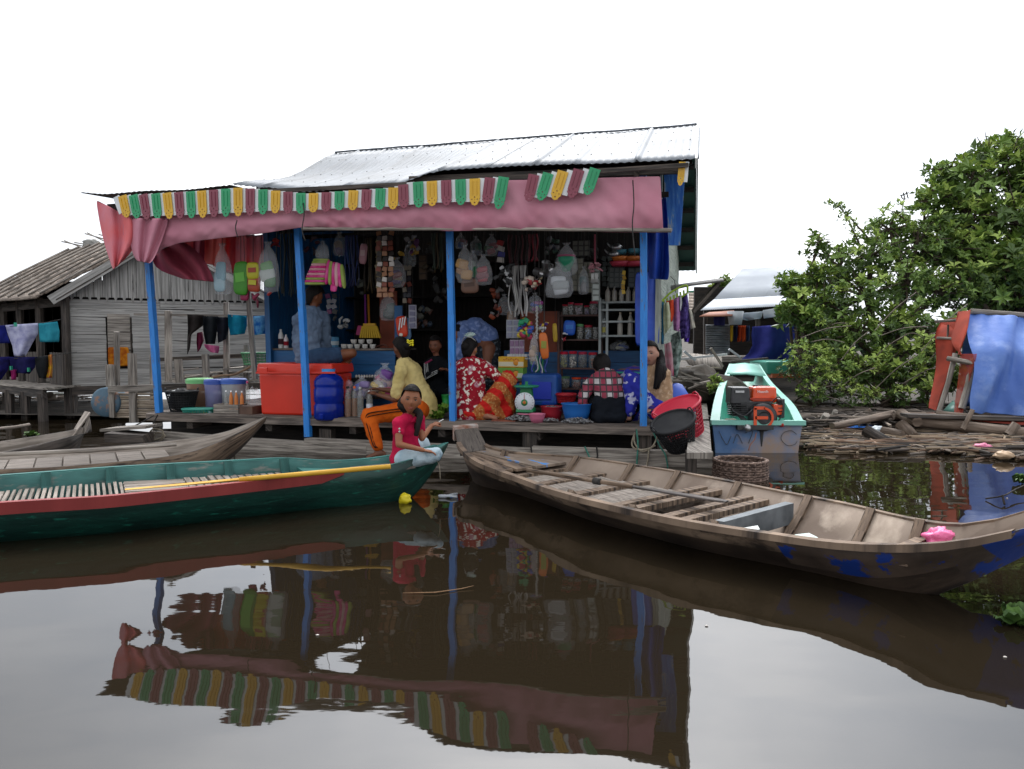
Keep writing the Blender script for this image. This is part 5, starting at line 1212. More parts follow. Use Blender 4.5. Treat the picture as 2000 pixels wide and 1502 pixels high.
def hang(kind, px, y0, y1, v, wpx, cols_, label, cat, group=None, n=3, seed=None, top=True):
    rnd = random.Random(seed or int(px*7+y0)); k = pm(px, v); c = PV(px, (y0+y1)/2, v); w = wpx*k; h = (y1-y0)*k
    root = thing(cat.replace(' ', '_'), label, cat, c, group); ms = [col(x) for x in cols_]
    if top: cord(root, c+Z*h*.46)
    if kind == 'bag':
        film_bag(root, c, w, h, px)
        for i in range(n):
            a = rnd.uniform(-.2, .2)*w; z = lerp(-.34, .05, (i+.5)/n)*h
            pillow(MB(), c+RB @ V3(a, rnd.uniform(-.02, .02), z), w*rnd.uniform(.5, .72), h*.62/n*1.25, .05, tilt(rnd.uniform(-.3, .3)), seed=i).build('packet', ms[i % len(ms)], root)
    elif kind == 'packs':
        for i in range(n):
            z = lerp(.36, -.36, (i+.5)/n)*h if n > 1 else 0
            o = pillow(MB(), c+RB @ V3(rnd.uniform(-.05, .05)*w, .01*(i % 2), z), w, h/n*1.02, .05, tilt(rnd.uniform(-.12, .12)), seed=i).build('packet', ms[i % len(ms)], root)
            MB().box(c+RB @ V3(0, -.028, z+.01), (w*.6, .004, h/n*.28), tilt(rnd.uniform(-.1, .1))).build('printed_band', ms[(i+1) % len(ms)], o)
    elif kind == 'strip':
        cols2 = max(1, int(wpx/9)); rows_ = max(2, int((y1-y0)/9))
        for i in range(rows_):
            mb = MB(); mb2 = MB()
            for j in range(cols2):
                p = c+RB @ V3((j-(cols2-1)/2)*w/cols2+rnd.uniform(-.006, .006), rnd.uniform(-.02, .02), (.5-(i+.5)/rows_)*h)
                R = tilt(rnd.uniform(-.35, .35), rnd.uniform(-.3, .3)); (mb if rnd.random() < .6 else mb2).box(p, (w/cols2*.85, .012, h/rows_*.86), R, taper=.9)
            if mb.v: mb.build('sachet_row', ms[i % len(ms)], root, kind='stuff')
            if mb2.v: mb2.build('sachet_row', ms[(i+1) % len(ms)], root, kind='stuff')
    elif kind == 'cluster':
        for i in range(n):
            p = c+RB @ V3(rnd.uniform(-.42, .42)*w, rnd.uniform(-.04, .04), rnd.uniform(-.42, .42)*h); s = rnd.uniform(.5, 1)
            Rq = tilt(rnd.uniform(-1.4, 1.4), rnd.uniform(-.6, .6)); ty = rnd.random()
            if ty < .35: mb = pillow(MB(), p, w*.42*s, h*.24*s, .03, Rq, seed=i, p=.5, wob=.25)
            elif ty < .6: mb = MB().box(p, (w*.34*s, .03, h*.2*s), Rq, taper=rnd.uniform(.5, 1))
            elif ty < .8: mb = MB().tube([p+Rq @ V3(-w*.2, 0, 0), p+Rq @ V3(0, 0, h*.08), p+Rq @ V3(w*.22, 0, -h*.03)], [h*.02+.004, h*.07+.004, h*.025+.004], 7)
            else: mb = crumple(p, (w*.16*s+.008, .02, h*.12*s+.008), i*3.3, n=12, m=8)
            mb.build('piece', ms[i % len(ms)], root)
    elif kind == 'card':
        MB().box(c, (w, .008, h), RB).build('card', ms[0], root)
        a = max(1, int(wpx/9)); b = max(1, int((y1-y0)/10)); mb = MB()
        for i in range(b):
            for j in range(a): mb.box(c+RB @ V3((j-(a-1)/2)*w/a, -.012, (.5-(i+.5)/b)*h), (w/a*.72, .014, h/b*.7), tilt(rnd.uniform(-.1, .1)))
        mb.build('blister_packs', ms[1 % len(ms)], root, kind='stuff')
    elif kind == 'strands':
        for i in range(n):
            x = (i/(n-1)-.5)*w; p = c+RB @ V3(x, rnd.uniform(-.04, .04), 0)
            MB().tube(catmull([p+Z*h*.5, p+Z*h*.2+_u*rnd.uniform(-.02, .02), p-Z*h*.2+_u*rnd.uniform(-.03, .03), p-Z*h*rnd.uniform(.4, .5)+_u*rnd.uniform(-.02, .02)], 4), rnd.uniform(.006, .012), 6).build('strand', ms[i % len(ms)], root)
    return root
# --- left of the room: bags and hoses
hang('bag', 435, 482, 570, .18, 34, ['9fc4d0', '6fa6b8'], 'clear bag of pale blue packets hanging at the left under the red curtains', 'bag', n=2)
hang('packs', 471, 515, 572, .16, 30, ['3f8a1e', '62b03a'], 'green snack packet hanging in the left cluster under the curtains', 'snack pack', n=1)
hang('packs', 495, 512, 571, .12, 25, ['b8b020', '9c3a1c'], 'two yellow and orange snack packets hanging one above the other', 'snack pack', n=2)
hang('bag', 524, 478, 566, .14, 42, ['2c6a24', 'b0b8b0', '4a9030'], 'clear bag with green and white packets, rightmost of the left cluster', 'bag', n=3)
hang('packs', 478, 568, 586, .2, 16, ['8c2046'], 'small magenta packet below the left cluster of snack bags', 'snack pack', n=1)
hang('cluster', 512, 566, 592, .2, 48, ['8c1f44', '6a1830', 'c23a30'], 'dark magenta folded umbrella and cloths hanging below the snack packets', 'umbrella', n=4)
hang('strands', 567, 455, 578, .75, 44, ['2c3630', '1e2622', '39443c'], 'hank of dark green hoses hanging beside the blue wall', 'hose', n=12)
hang('cluster', 545, 460, 485, .6, 38, ['8a1c22', 'a8342c'], 'dark red printed cloths hanging above the green hoses', 'cloth', n=4)
# pink and green striped towels in their bag
tw = thing('towel_bundle', 'bundle of pink and lime striped towels hanging in clear film by the second post', 'towels', PV(634, 540, .35))
m_pk, m_lm, m_lp = cloth('hot pink terry', 'd4327e', 'e86aa6', sc=8), cloth('lime terry', 'a8b868', '8fa650', sc=8), cloth('pale pink terry', 'dda0a8', 'e8b8bc', sc=8)
for i in range(11):
    y = 508+i*4.6; x0 = 612-i*1.9; x1 = 643-i*.6
    pillow(MB(), PV((x0+x1)/2, y, .34), (x1-x0)*pm(620, .34), .034, .09, tilt(.02), seed=i).build('towel', [m_lm, m_lp, m_pk][(0 if i in (0, 1, 8, 10) else 1+(i % 2))], tw)
for i in range(6):
    x = 640+i*6; pillow(MB(), PV(x, 532+i*1.5, .30), .045, .28, .06, tilt(.14-.05*i), seed=i+20, p=.6).build('towel', [m_pk, m_lm, m_pk, m_lp, m_pk, m_lm][i], tw)
pillow(MB(), PV(652, 562, .31), .08, .09, .04, tilt(.1), seed=31).build('towel', m_pk, tw)
film_bag(tw, PV(630, 490, .34), .17, .22, 5); cord(tw, PV(630, 478, .34))
# middle: sachets, toys
hang('strip', 752, 455, 576, .42, 34, ['9a6a48', '2c2420', 'c8c0b8', '7c3a24'], 'long string of small brown and silver sachets hanging left of the middle', 'sachet string')
hang('strip', 740, 470, 560, .5, 14, ['8a7a50', '6a5a38'], 'string of tan straw coloured sachets beside the silver sachet string', 'sachet string')
hang('strands', 688, 465, 562, .7, 22, ['1c2c66', '26387a', '101c44'], 'navy blue shoelace bundle hanging behind the striped towels', 'lace bundle', n=9)
hang('packs', 710, 478, 514, .6, 14, ['a87880', 'c0a0a0'], 'pale pink diamond shaped packet hanging under the awning', 'packet', n=1)
hang('cluster', 778, 488, 512, .7, 26, ['b08a1c', '8c6a18'], 'yellow star shaped toy hanging behind the sachets', 'toy', n=5)
hang('bag', 775, 505, 560, .8, 34, ['4a2a6a', '7a5a30', '8a3a3a'], 'dark bag of purple and brown packets behind the sachet string', 'bag', n=4)
hang('cluster', 700, 545, 580, .8, 30, ['3a3a34', '50564c', '2a2c28'], 'dark grey toys hanging above the broom', 'toy', n=6)
hang('strip', 648, 575, 612, .8, 22, ['6a2a5a', '3a3a3a', '8a8a90'], 'dark purple sachets hanging beside the seated man', 'sachet string')
hang('cluster', 663, 612, 640, .9, 34, ['9a9a98', '5a5a58', '2c2c2c'], 'bunch of black and grey hairbands hanging over the white cups', 'hairbands', n=8)
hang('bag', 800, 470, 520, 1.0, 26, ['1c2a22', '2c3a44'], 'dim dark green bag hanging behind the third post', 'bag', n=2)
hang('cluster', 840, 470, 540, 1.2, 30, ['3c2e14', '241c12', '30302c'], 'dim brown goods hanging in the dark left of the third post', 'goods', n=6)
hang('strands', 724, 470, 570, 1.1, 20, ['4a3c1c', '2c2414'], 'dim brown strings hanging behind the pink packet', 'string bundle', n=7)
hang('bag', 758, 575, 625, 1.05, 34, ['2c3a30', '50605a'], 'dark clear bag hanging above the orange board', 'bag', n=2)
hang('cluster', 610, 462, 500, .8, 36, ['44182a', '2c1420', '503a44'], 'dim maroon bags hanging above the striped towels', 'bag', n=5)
# brooms and detergent
br = thing('broom', 'yellow broom hanging head down above the white cups', 'broom', PV(722, 640, 1.15))
MB().tube([PV(719, 575, 1.15), PV(721, 632, 1.15)], .013, 8).build('handle', col('b8781c'), br); MB().box(PV(722, 634, 1.15), (.16, .04, .03), RB).build('head', col('c8961a'), br)
for i in range(9): MB().beam(PV(709+i*3.2, 637, 1.15), PV(704+i*4.8, 660, 1.13), .022, .03, up=_v).build('bristle_tuft', col('c09a22', .8), br)
bp = thing('dustpan', 'magenta dustpan behind the yellow broom', 'dustpan', PV(703, 645, 1.2)); MB().tube([PV(713, 575, 1.2), PV(714, 632, 1.2)], .012, 8).build('handle', col('8a3a98'), bp)
MB().box(PV(706, 646, 1.2), (.12, .05, .12), tilt(.15), taper=.8).build('pan', col('a02060'), bp)
dp = thing('detergent_bag', 'orange red detergent bag hanging on the doorway edge', 'bag', PV(785, 636, .95))
pillow(MB(), PV(785, 638, .95), .145, .26, .06, tilt(-.12)).build('packet', col('d8401c'), dp); cord(dp, PV(787, 612, .95))
for i in range(3): MB().beam(PV(779+i*5, 645-i*5, .905), PV(782+i*5, 622-i*2, .905), .014, .006, up=_v).build('lettering', col('e8e8e4'), dp)
MB().sphere(PV(783, 654, .91), (.025, .01, .022), 10, 6).build('emblem', col('d8d0c0'), dp)
hang('packs', 794, 622, 662, 1.0, 18, ['5a7a9a', '8aa4b8'], 'blue grey packet tucked behind the orange red detergent bag', 'packet', n=1)
hang('card', 806, 597, 640, .9, 15, ['9a98a4', '6a6880'], 'narrow white card of lilac sachets hanging in the doorway', 'card')
# cups, tins, bottles on the counter
def bottle(px, py, v, hpx, r, m, label, cap='e8e8e8', name='bottle', body=None, label_band=None, group=None, top_y=None, z=None):
    b = PV(px, py, v)
    if z is not None: b.z = z
    h = hpx*pm(px, v); root = thing(name, label, 'bottle', b, group)
    MB().lathe(b, [(r*.9, 0), (r, h*.04), (r, h*.62), (r*.92, h*.70), (r*.45, h*.86), (r*.36, h*.9), (r*.36, h*.93)], 14).build('body', m, root)
    MB().lathe(b, [(r*.42, h*.93), (r*.42, h), (r*.1, h*1.002)], 12).build('cap', col(cap), root)
    if body: MB().lathe(b, [(r*.96, .004), (r*.97, h*body), (.001, h*body+.001)], 12).build('liquid', body_m, root)
    if label_band: MB().lathe(b, [(r*1.015, h*.2), (r*1.015, h*.5)], 14).build('label', col(label_band), root)
    return root
CZ = COUNTER_Z
bottle(549, 680, 1.08, 33, .035, col('dcdcda'), 'white bleach bottle at the left end of the blue counter', label_band='4a2c34', z=CZ)
bottle(559, 680, 1.05, 24, .03, col('d8d0d0'), 'shorter white bottle with red label beside the bleach bottle', label_band='a02030', z=CZ)
tn = thing('tin', 'blue and white tin on the counter beside the seated man', 'tin', PV(653, 678, 1.12)); b = PV(653, 678, 1.12); b.z = CZ
MB().lathe(b, [(.058, 0), (.058, .14), (.054, .145), (.001, .145)], 18).build('body', col('4a84a8'), tn); MB().lathe(b, [(.0595, .04), (.0595, .09)], 18).build('label', col('b8c4c8'), tn)
for i, (x, y, dz) in enumerate([(672, 0, 0), (684, 0, 0), (698, 0, 0), (713, 0, 0), (728, 0, 0), (691, 0, .06), (706, 0, .06), (722, 0, .06)]):
    c = PV(x, 680, 1.1); c.z = CZ+dz
    one('cup', MB().lathe(c, [(.022, 0), (.034, .012), (.040, .05), (.036, .052), (.03, .02), (.001, .015)], 14), col('c4c0b8'), ['leftmost white cup in the lower row on the blue counter', 'second white cup in the lower row on the counter', 'middle white cup in the lower row on the counter', 'fourth white cup in the lower row on the counter', 'white cup at the right end of the lower row beside the peanuts', 'white cup standing on the left of the upper row', 'white cup in the middle of the upper row', 'white cup on the right of the upper row below the broom'][i], 'cup', 'white cups on the counter')
nb_ = MB(); rr = random.Random(3)
for i in range(90): nb_.sphere(PV(rr.uniform(732, 758), 680, 1.1+rr.uniform(0, .1))*1+Z*0, (.008, .008, .007), 6, 4)
for i in range(len(nb_.v)): nb_.v[i].z += 0
_z0 = CZ-min(p.z for p in nb_.v); nb_.v = [p+Z*(_z0+ .045*max(0, 1-abs((p-PV(745, 680, 1.1)).dot(_u))/.1)) for p in nb_.v]
tag(one('peanuts', nb_, col('6a3a2c'), 'pile of reddish brown peanuts at the end of the counter', 'nuts'), kind='stuff')
# red cool box
cb = thing('cool_box', 'large orange red plastic cool box with lid on the left of the deck', 'cool box', PV(575, 812, .3))
a, b = PV(509, 812, .1), PV(646, 812, .1); zt = PV(560, 730, .08).z; m_red = plastic('orange red plastic', 'd0301a', .4)
L = (b-a).length; ctr = (a+b)/2+_v*.26; ctr.z = DECK
bx = MB(); bx.box(ctr+Z*(zt-DECK)/2, (L*1.0, .50, zt-DECK), RB, taper=1.04); ctr_ = ctr
cbx = bx.build('body', m_red, cb, bevel=.025)
for ob_ in (cbx,): pass
lt = PV(560, 711, .05).z; MB().box(ctr+Z*((zt+lt)/2+.005-DECK), (L*1.09, .56, lt-zt), RB, taper=.97).build('lid', m_red, cb, bevel=.02)
for x in (520, 592): MB().box(PV(x, 724, .05)-_v*.055, (.11, .03, .075), RB).build('latch', m_red, cb, bevel=.008)
MB().beam(PV(500, 728, -.01), PV(655, 728, -.01), .012, .02).build('lid_rim', m_red, cb)
# blue water jug
m_jug = mat('blue jug plastic', hexc('1230a0'), hexc('0a2484'), sc=4, rough=.18, trans=.25, spec=.6)
jg = PV(643, 819, .07); r = 27*pm(643, .07); H = (819-728)*pm(643, .07)
jug = thing('water_jug', 'translucent blue water jug with a light blue cap in front of the cool box', 'water jug', jg)
pr = [(.001, 0), (r*.9, 0), (r, H*.04), (r*.99, H*.28), (r*.93, H*.31), (r*.93, H*.34), (r*.99, H*.37), (r*.98, H*.60), (r*.92, H*.63), (r*.97, H*.67), (r*.97, H*.76), (r*.8, H*.85), (r*.45, H*.91), (r*.40, H*.93), (r*.4, H*.95)]
MB().lathe(jg, pr, 28).build('body', m_jug, jug); MB().lathe(jg, [(r*.44, H*.93), (r*.44, H), (.001, H)], 20).build('cap', col('3a8ac8'), jug)
MB().box(jg-_v*(r*1.0)+Z*.05, (.05, .04, .06), RB).build('tap', m_jug, jug, bevel=.008)
# PET bottles of petrol and syrup
body_m = mat('amber liquid', hexc('8a4c18'), rough=.2, trans=.3)
for i, (x, y, c_, cp, lb) in enumerate([(680, 818, 'amber', '1c1c1c', 'tall bottle of amber liquid with black cap beside the blue jug'), (693, 817, 'amber', 'd8641c', 'bottle of brown liquid with orange cap second from the jug'), (704, 818, 'clear', 'a8a8a8', 'empty clear bottle third from the blue jug'), (722, 812, 'clear', 'e0e0e0', 'clear bottle with white label beside the seated woman')]):
    bottle(x, y, .12+.05*(i % 2), 55 if i < 3 else 48, .037, m_clear, lb, cap=cp, body=.6 if c_ == 'amber' else None, label_band='c8c8d0' if i == 3 else None, z=DECK)
# egg tray and bags behind
et = thing('egg_tray', 'black tray of white eggs in front of the blue counter', 'egg tray', PV(718, 745, .8)); MB().box(PV(716, 742, .8), (.36, .22, .05), RB).build('tray', m_black, et)
for i in range(9):
    for j in range(2): MB().sphere(PV(696+i*5.2, 735, .75+j*.1), (.016, .016, .02), 8, 6).build('egg', col('c8c0b4'), et)
MB().box(PV(716, 765, .8), (.4, .25, .16), RB).build('stand', m_blackwood, et)
def floor_bag(px, py, v, wpx, hpx, cols_, label, cat='bag', n=5):
    rnd = random.Random(int(px*3)); k = pm(px, v); c = PV(px, py, v); w = wpx*k; h = hpx*k; root = thing(cat, label, cat, c)
    film_bag(root, c+Z*h*.5, w, h, px)
    for i in range(n):
        pillow(MB(), c+RB @ V3(rnd.uniform(-.25, .25)*w, rnd.uniform(-.05, .05), h*lerp(.15, .65, i/max(1, n-1))), w*.5, h*.3, .07, tilt(rnd.uniform(-.6, .6)), seed=i).build('packet', col(cols_[i % len(cols_)]), root)
floor_bag(752, 775, .42, 48, 62, ['b0326a', '6a3a8a', 'c89a9a'], 'clear bag of pink and purple sweets beside the seated woman')
floor_bag(676, 772, .5, 34, 34, ['b83a5a', 'd07a8a', '8a2a4a'], 'bag of pink cotton rolls behind the amber bottles')
floor_bag(708, 780, .4, 40, 42, ['5a6ab8', '8a7aa8', 'b07aa0'], 'bag of lilac and blue packets behind the bottles')
floor_bag(738, 770, .35, 36, 30, ['c8a41c', 'a89a8a', 'd8d0c8'], 'bag of packets with a yellow lid in front of the seated woman')
# lettuces and green bag
m_let = mat('lettuce', hexc('4a7a1c'), hexc('86a83a'), sc=14, rough=.6, bump=.4)
def leafy(c, r, seed, n=26):
    mb = MB(); rnd = random.Random(seed)
    for i in range(n):
        g = rnd.uniform(0, 6.28); e = rnd.uniform(.1, 1.2); d = V3(math.cos(g)*math.cos(e), math.sin(g)*math.cos(e), math.sin(e)*.7); s = d.cross(Z).normalized(); L = r*rnd.uniform(.7, 1.1); up = s.cross(d)
        rows = [[c+d*L*t+s*L*.45*w*math.sin(math.pi*min(1, t*1.1)*.8)+up*L*(.12*math.sin(w*5+t*9+i)) for w in (-1, -.5, 0, .5, 1)] for t in (.1, .4, .7, .9, 1.05)]
        mb.grid(rows)
    return mb
one('lettuce', leafy(PV(852, 822, .16)+Z*.04, .13, 1), m_let, 'pale green lettuce head lying lowest beside the third post', 'lettuce')
one('lettuce', leafy(PV(873, 815, .22)+Z*.07, .12, 2), m_let, 'green lettuce head on top of the pile left of the third post', 'lettuce')
one('plastic_cup', MB().lathe(PV(872, 808, .3)+Z*.10, [(.04, 0), (.055, .11), (.06, .115), (.05, .1), (.03, .01)], 16), col('1e8a3a'), 'green plastic cup above the lettuces behind the third post', 'cup')
# weighing scale
sc_ = PV(1025, 806, .16); k = pm(1025, .16); sc = thing('weighing_scale', 'green spring scale with a round white dial and green pan', 'scale', sc_); m_grn = col('1a7a48')
MB().box(sc_+Z*.03+_v*.06, (.19, .17, .05), RB, taper=.9).build('base', m_grn, sc, bevel=.006); MB().box(sc_+Z*.16+_v*.085, (.15, .10, .24), RB, taper=.8).build('body', m_grn, sc, bevel=.01)
dc = PV(1025, 786, .16); Rd = RB @ Matrix.Rotation(R_(90), 3, 'X'); rr_ = 19.5*k
MB().lathe(dc, [(.001, .02), (rr_*.97, .02), (rr_, .012), (rr_, 0)], 32, R=Rd).build('dial', col('c8ccd0', .3), sc)
MB().lathe(dc-_v*.0215, [(.001, .002), (rr_*.33, .002), (rr_*.33, 0)], 20, R=Rd).build('dial_ring', m_grn, sc); MB().lathe(dc-_v*.0245, [(.001, .002), (rr_*.17, .002), (rr_*.17, 0)], 14, R=Rd).build('dial_hub', col('c8782c'), sc)
MB().beam(dc-_v*.026, dc-_v*.026+Z*rr_*.8, .005, .003, up=_v).build('needle', col('a01c1c'), sc)
tk = MB()
for i in range(20):
    g = i*math.pi/10; d = RB @ V3(math.sin(g), 0, math.cos(g)); tk.beam(dc-_v*.0215+d*rr_*.80, dc-_v*.0215+d*rr_*.92, .003, .002, up=_v)
tk.build('dial_marks', m_black, sc, kind='stuff')
MB().beam(sc_+_v*.08+Z*.28, sc_+_v*.08+Z*.33, .03, .03).build('stem', m_grn, sc)
pz = PV(1025, 757, .2); MB().lathe(Vector((sc_.x, sc_.y, pz.z))+_v*.08, [(.001, 0), (.125, .0), (.14, .018), (.136, .02), (.12, .006), (.001, .005)], 26).build('pan', col('2a8a6a'), sc)
# boxes, blue crate
def carton(px, py, v, wpx, hpx, c1, c2, label, cat='carton', d=.2):
    k = pm(px, v); c = PV(px, py, v); root = thing('carton', label, cat, c); w, h = wpx*k, hpx*k
    MB().box(c+Z*h/2+_v*d/2, (w, d, h), RB).build('box', col(c1), root, bevel=.004); MB().box(c+Z*h*.32-_v*.001, (w*.98, .004, h*.42), RB).build('printed_band', col(c2), root)
    MB().sphere(c+Z*h*.45+_u*w*.22-_v*.003, (w*.13, .006, h*.28), 12, 6, R=None).build('fruit_picture', col('d88a1c'), root)
    q = c+Z*h*.74-_v*.004; sq = MB()
    for i in range(7): sq.beam(q+_u*(-w*.3+i*.028), q+_u*(-w*.3+i*.028+.018)+Z*(.012 if i % 2 else -.008), .007, .004, up=_v)
    sq.build('lettering', col('b0202c'), root, kind='stuff')
    return root
one('shelf', MB().box(PV(1000, 742, .88), (.42, .26, .02), RB), m_deckwood, 'low board carrying the juice cartons beside the blue drum', 'shelf')
carton(998, 718, .80, 50, 21, 'd8a41c', 'd8d0b0', 'yellow and white juice carton lying on the green one')
carton(997, 740, .79, 50, 21, '6aa03c', 'd0d4c0', 'green and white juice carton under the yellow one')
carton(1012, 756, .80, 26, 14, '1c4a9a', '4a7ac0', 'small dark blue box below the juice cartons')
cr_ = thing('soap_tray', 'white tray of wrapped blocks above the juice cartons', 'tray', PV(1012, 698, .95)); MB().box(PV(1012, 700, .95), (.26, .16, .02), RB).build('tray', m_white, cr_)
for i in range(7): MB().box(PV(996+i*5.5, 694, .95), (.03, .14, .03), RB).build('block', col('b8bcc0'), cr_)
jc = thing('drum', 'large scuffed blue plastic jerrycan behind the weighing scale', 'jerrycan', PV(1058, 790, .75)); m_drum = mat('scuffed blue plastic', hexc('12408a'), hexc('1a58a4'), sc=3, rough=.5, c3=hexc('2a4ac8'), sc3=2, lo3=.55, hi3=.6)
MB().box(PV(1058, 790, .85)+Z*.18, (.42, .32, .36), RB).build('body', m_drum, jc, bevel=.04); MB().box(PV(1058, 763, .68), (.22, .02, .2), RB).build('label_panel', col('1a34b0'), jc, bevel=.005)
# basins, fish
def basin(px, py, v, wpx, hpx, m, label, name='basin', rim=1.06, fill=None):
    k = pm(px, v); r = wpx*k/2; h = hpx*k; c = PV(px, py, v); c.z = DECK; root = thing(name, label, 'basin', c)
    MB().lathe(c, [(.001, .004), (r*.72, 0), (r*.9, h*.55), (r, h*.95), (r*rim, h), (r*rim, h*1.03), (r*.97, h*.98), (r*.86, h*.5), (r*.68, .012), (.001, .012)], 30).build('bowl', m, root)
    return root, c, r, h
m_fish = mat('silver fish', hexc('8c8c8c'), hexc('4a4544'), sc=40, rough=.35, spec=.6, lo=.45, hi=.55)
def fishpile(c, rx, ry, h, n, label, seed, name='fish_pile', zf=None):
    mb = MB(); rnd = random.Random(seed)
    for i in range(n):
        a = rnd.uniform(0, 6.28); q = math.sqrt(rnd.random()); p = c+RB @ V3(math.cos(a)*q*rx, math.sin(a)*q*ry, 0); p.z += h*(1-q*q)*rnd.uniform(.6, 1)+.006
        d = V3(rnd.uniform(-1, 1), rnd.uniform(-1, 1), rnd.uniform(-.25, .25)).normalized(); L = rnd.uniform(.03, .05)
        mb.tube([p-d*L*.5, p-d*L*.2, p+d*L*.2, p+d*L*.42, p+d*L*.55], [.001, .006, .0065, .002, .005], 5, caps=False)
    return tag(one(name, mb, m_fish, label, 'fish'), kind='stuff')
root, c, r, h = basin(1078, 812, .3, 45, 27, col('a01c2c'), 'red plastic basin filled with small silver fish'); fishpile(c+Z*h*.72, r*.85, r*.85, .04, 260, 'small silver fish heaped in the red basin', 5)
root, c, r, h = basin(1126, 822, .2, 58, 36, col('1c64b0'), 'blue plastic basin of water in front of the crouching child'); MB().lathe(c+Z*h*.75, [(.001, 0), (r*.92, 0)], 24).build('water_inside', mat('basin water', hexc('3a4a58'), rough=.1), root)
fishpile(PV(1022, 820, .10)-Z*0, .19, .10, .06, 330, 'heap of small silver fish on the deck in front of the scale', 6)
fishpile(PV(1128, 826, .07), .16, .07, .05, 240, 'heap of small silver fish on the deck below the blue basin', 7)
fishpile(PV(1072, 822, .09), .10, .06, .02, 90, 'thin scatter of small fish between the pink pot and the blue basin', 8)
root, c, r, h = basin(1049, 825, .05, 32, 17, col('c46a86'), 'small pink saucepan with a handle on the deck edge', 'saucepan', 1.02); MB().beam(c+Z*h*.9-_u*r, c+Z*h*.95-_u*(r+.12), .022, .01).build('handle', col('c46a86'), root)
one('knife_board', MB().box(PV(985, 824, .08)+Z*.012, (.26, .1, .02), RB), mat('red wood board', hexc('6a3424'), hexc('8a4a34'), sc=5, rough=.7), 'reddish chopping board lying in front of the squatting woman', 'board')
def lattice(name, label, base, r0, r1, h, m, tiltR=None, nu=26, nv=9, sx=1, sy=1, cat='basket', rim=.009, solid_top=0, handles=True):
    """a slatted plastic basket: bars and hoops, real gaps"""
    R = tiltR if tiltR is not None else Matrix.Identity(3); root = thing(name, label, cat, base); B0 = Vector(base)
    rad = lambda t: lerp(r0, r1, t)
    mb = MB()
    for i in range(nu):
        g = 2*math.pi*i/nu; pts = [B0+R @ V3(rad(t)*math.cos(g)*sx, rad(t)*math.sin(g)*sy, h*t) for t in (0, .5, 1)]
        mb.tube(pts, .0045, 4, caps=False, sm=False)
    for j in range(nv+1):
        t = j/nv; pts = [B0+R @ V3(rad(t)*math.cos(2*math.pi*q/28)*sx, rad(t)*math.sin(2*math.pi*q/28)*sy, h*t) for q in range(29)]; mb.tube(pts, .0055, 4, caps=False, sm=False)
    mb.build('lattice', m, root, kind='stuff')
    MB().lathe(B0, [(.001, 0), (r0, 0), (r0, .02), (r0*.9, .02), (.001, .012)], 24, R=R, sx=sx, sy=sy).build('bottom', m, root)
    MB().tube([B0+R @ V3(rad(1)*math.cos(2*math.pi*q/32)*sx, rad(1)*math.sin(2*math.pi*q/32)*sy, h) for q in range(33)], rim*1.6, 8, caps=False).build('rim', m, root)
    MB().lathe(B0, [(rad(.93), h*.93), (rad(1), h)], 28, R=R, sx=sx, sy=sy).build('band', m, root)
    if handles:
        for g in (0.2, math.pi+.2):
            q = [B0+R @ V3(rad(1)*math.cos(g+a)*sx, rad(1)*math.sin(g+a)*sy, h+z) for a, z in ((-.28, 0), (-.2, .03), (0, .045), (.2, .03), (.28, 0))]; MB().tube(q, .007, 6).build('handle', m, root)
    return root
k = pm(1316, 0); 
lattice('basket', 'tilted red plastic basket behind the black one at the right end of the deck', PZ(1342, 848, .34), .165, .235, .30, col('b81c34'), Matrix.Rotation(R_(-24), 3, 'Y') @ Matrix.Rotation(R_(10), 3, 'X'), nu=40, nv=8)
lattice('basket', 'tilted black slatted basket leaning on the red one beside the walkway', PZ(1330, 872, .27), .125, .20, .27, m_black, Matrix.Rotation(R_(-22), 3, 'Y') @ Matrix.Rotation(R_(18), 3, 'X'), nu=36, nv=9)
lattice('basket', 'small red basket on the deck beside the blue jerrycan', PV(1106, 786, .7), .09, .11, .09, col('b01c28'), None, nu=20, nv=4, handles=False)
lattice('basket', 'black slatted basket holding white bags beside the first blue post', PV(356, 806, .22), .13, .19, .26, m_black, None, nu=34, nv=9, sy=.8)
fl = MB().sphere(PV(356, 800, .22)+Z*.12, (.15, .11, .14), 22, 14, f=lambda p: 1+.12*noise.noise(p*5)); one('bag_lining', fl, m_black, 'black sack standing inside the black basket at the left', 'sack')
one('plastic_bag', crumple(PV(352, 768, .22), (.11, .07, .045), 9), col('b8b8b4', .6), 'white plastic bags stuffed in the top of the black basket', 'bag')
lattice('tray_basket', 'low turquoise plastic tray basket at the deck edge', PV(388, 812, .12), .17, .19, .08, col('2a8a78'), None, nu=34, nv=3, sy=.5, handles=False, cat='tray basket')
for i in range(4): one('packet', pillow(MB(), PV(378+i*11, 809, .12)+Z*.02, .06, .03, .05, tilt(.3*i), seed=i), col(['c8b83a', 'a8a8a0', 'c8c060', '6a8a8a'][i]), ['yellow', 'grey', 'pale yellow', 'blue green'][i]+' packet lying in the turquoise tray basket', 'packet')
def tub(px, py, v, wpx, hpx, cb_, cl, label):
    k = pm(px, v); r = wpx*k/2; h = hpx*k; c = PV(px, py, v); c.z = DECK; root = thing('tub', label, 'tub', c)
    m = film('tub '+cb_, hexc(cb_), .75, .35); MB().lathe(c, [(.001, 0), (r*.85, 0), (r*.95, h*.86), (r*.95, h*.88)], 22).build('body', m, root)
    MB().lathe(c, [(r, h*.84), (r*1.02, h*.9), (r*1.02, h*.95), (r*.9, h), (.001, h*.99)], 22).build('lid', col(cl), root)
    MB().lathe(c, [(.001, .01), (r*.8, .01), (r*.86, h*.5), (.001, h*.52)], 18).build('contents', col('8a7a68', .8), root)
tub(392, 800, .6, 46, 52, 'a07a60', '6ab06a', 'plastic tub with a pale green lid behind the turquoise tray')
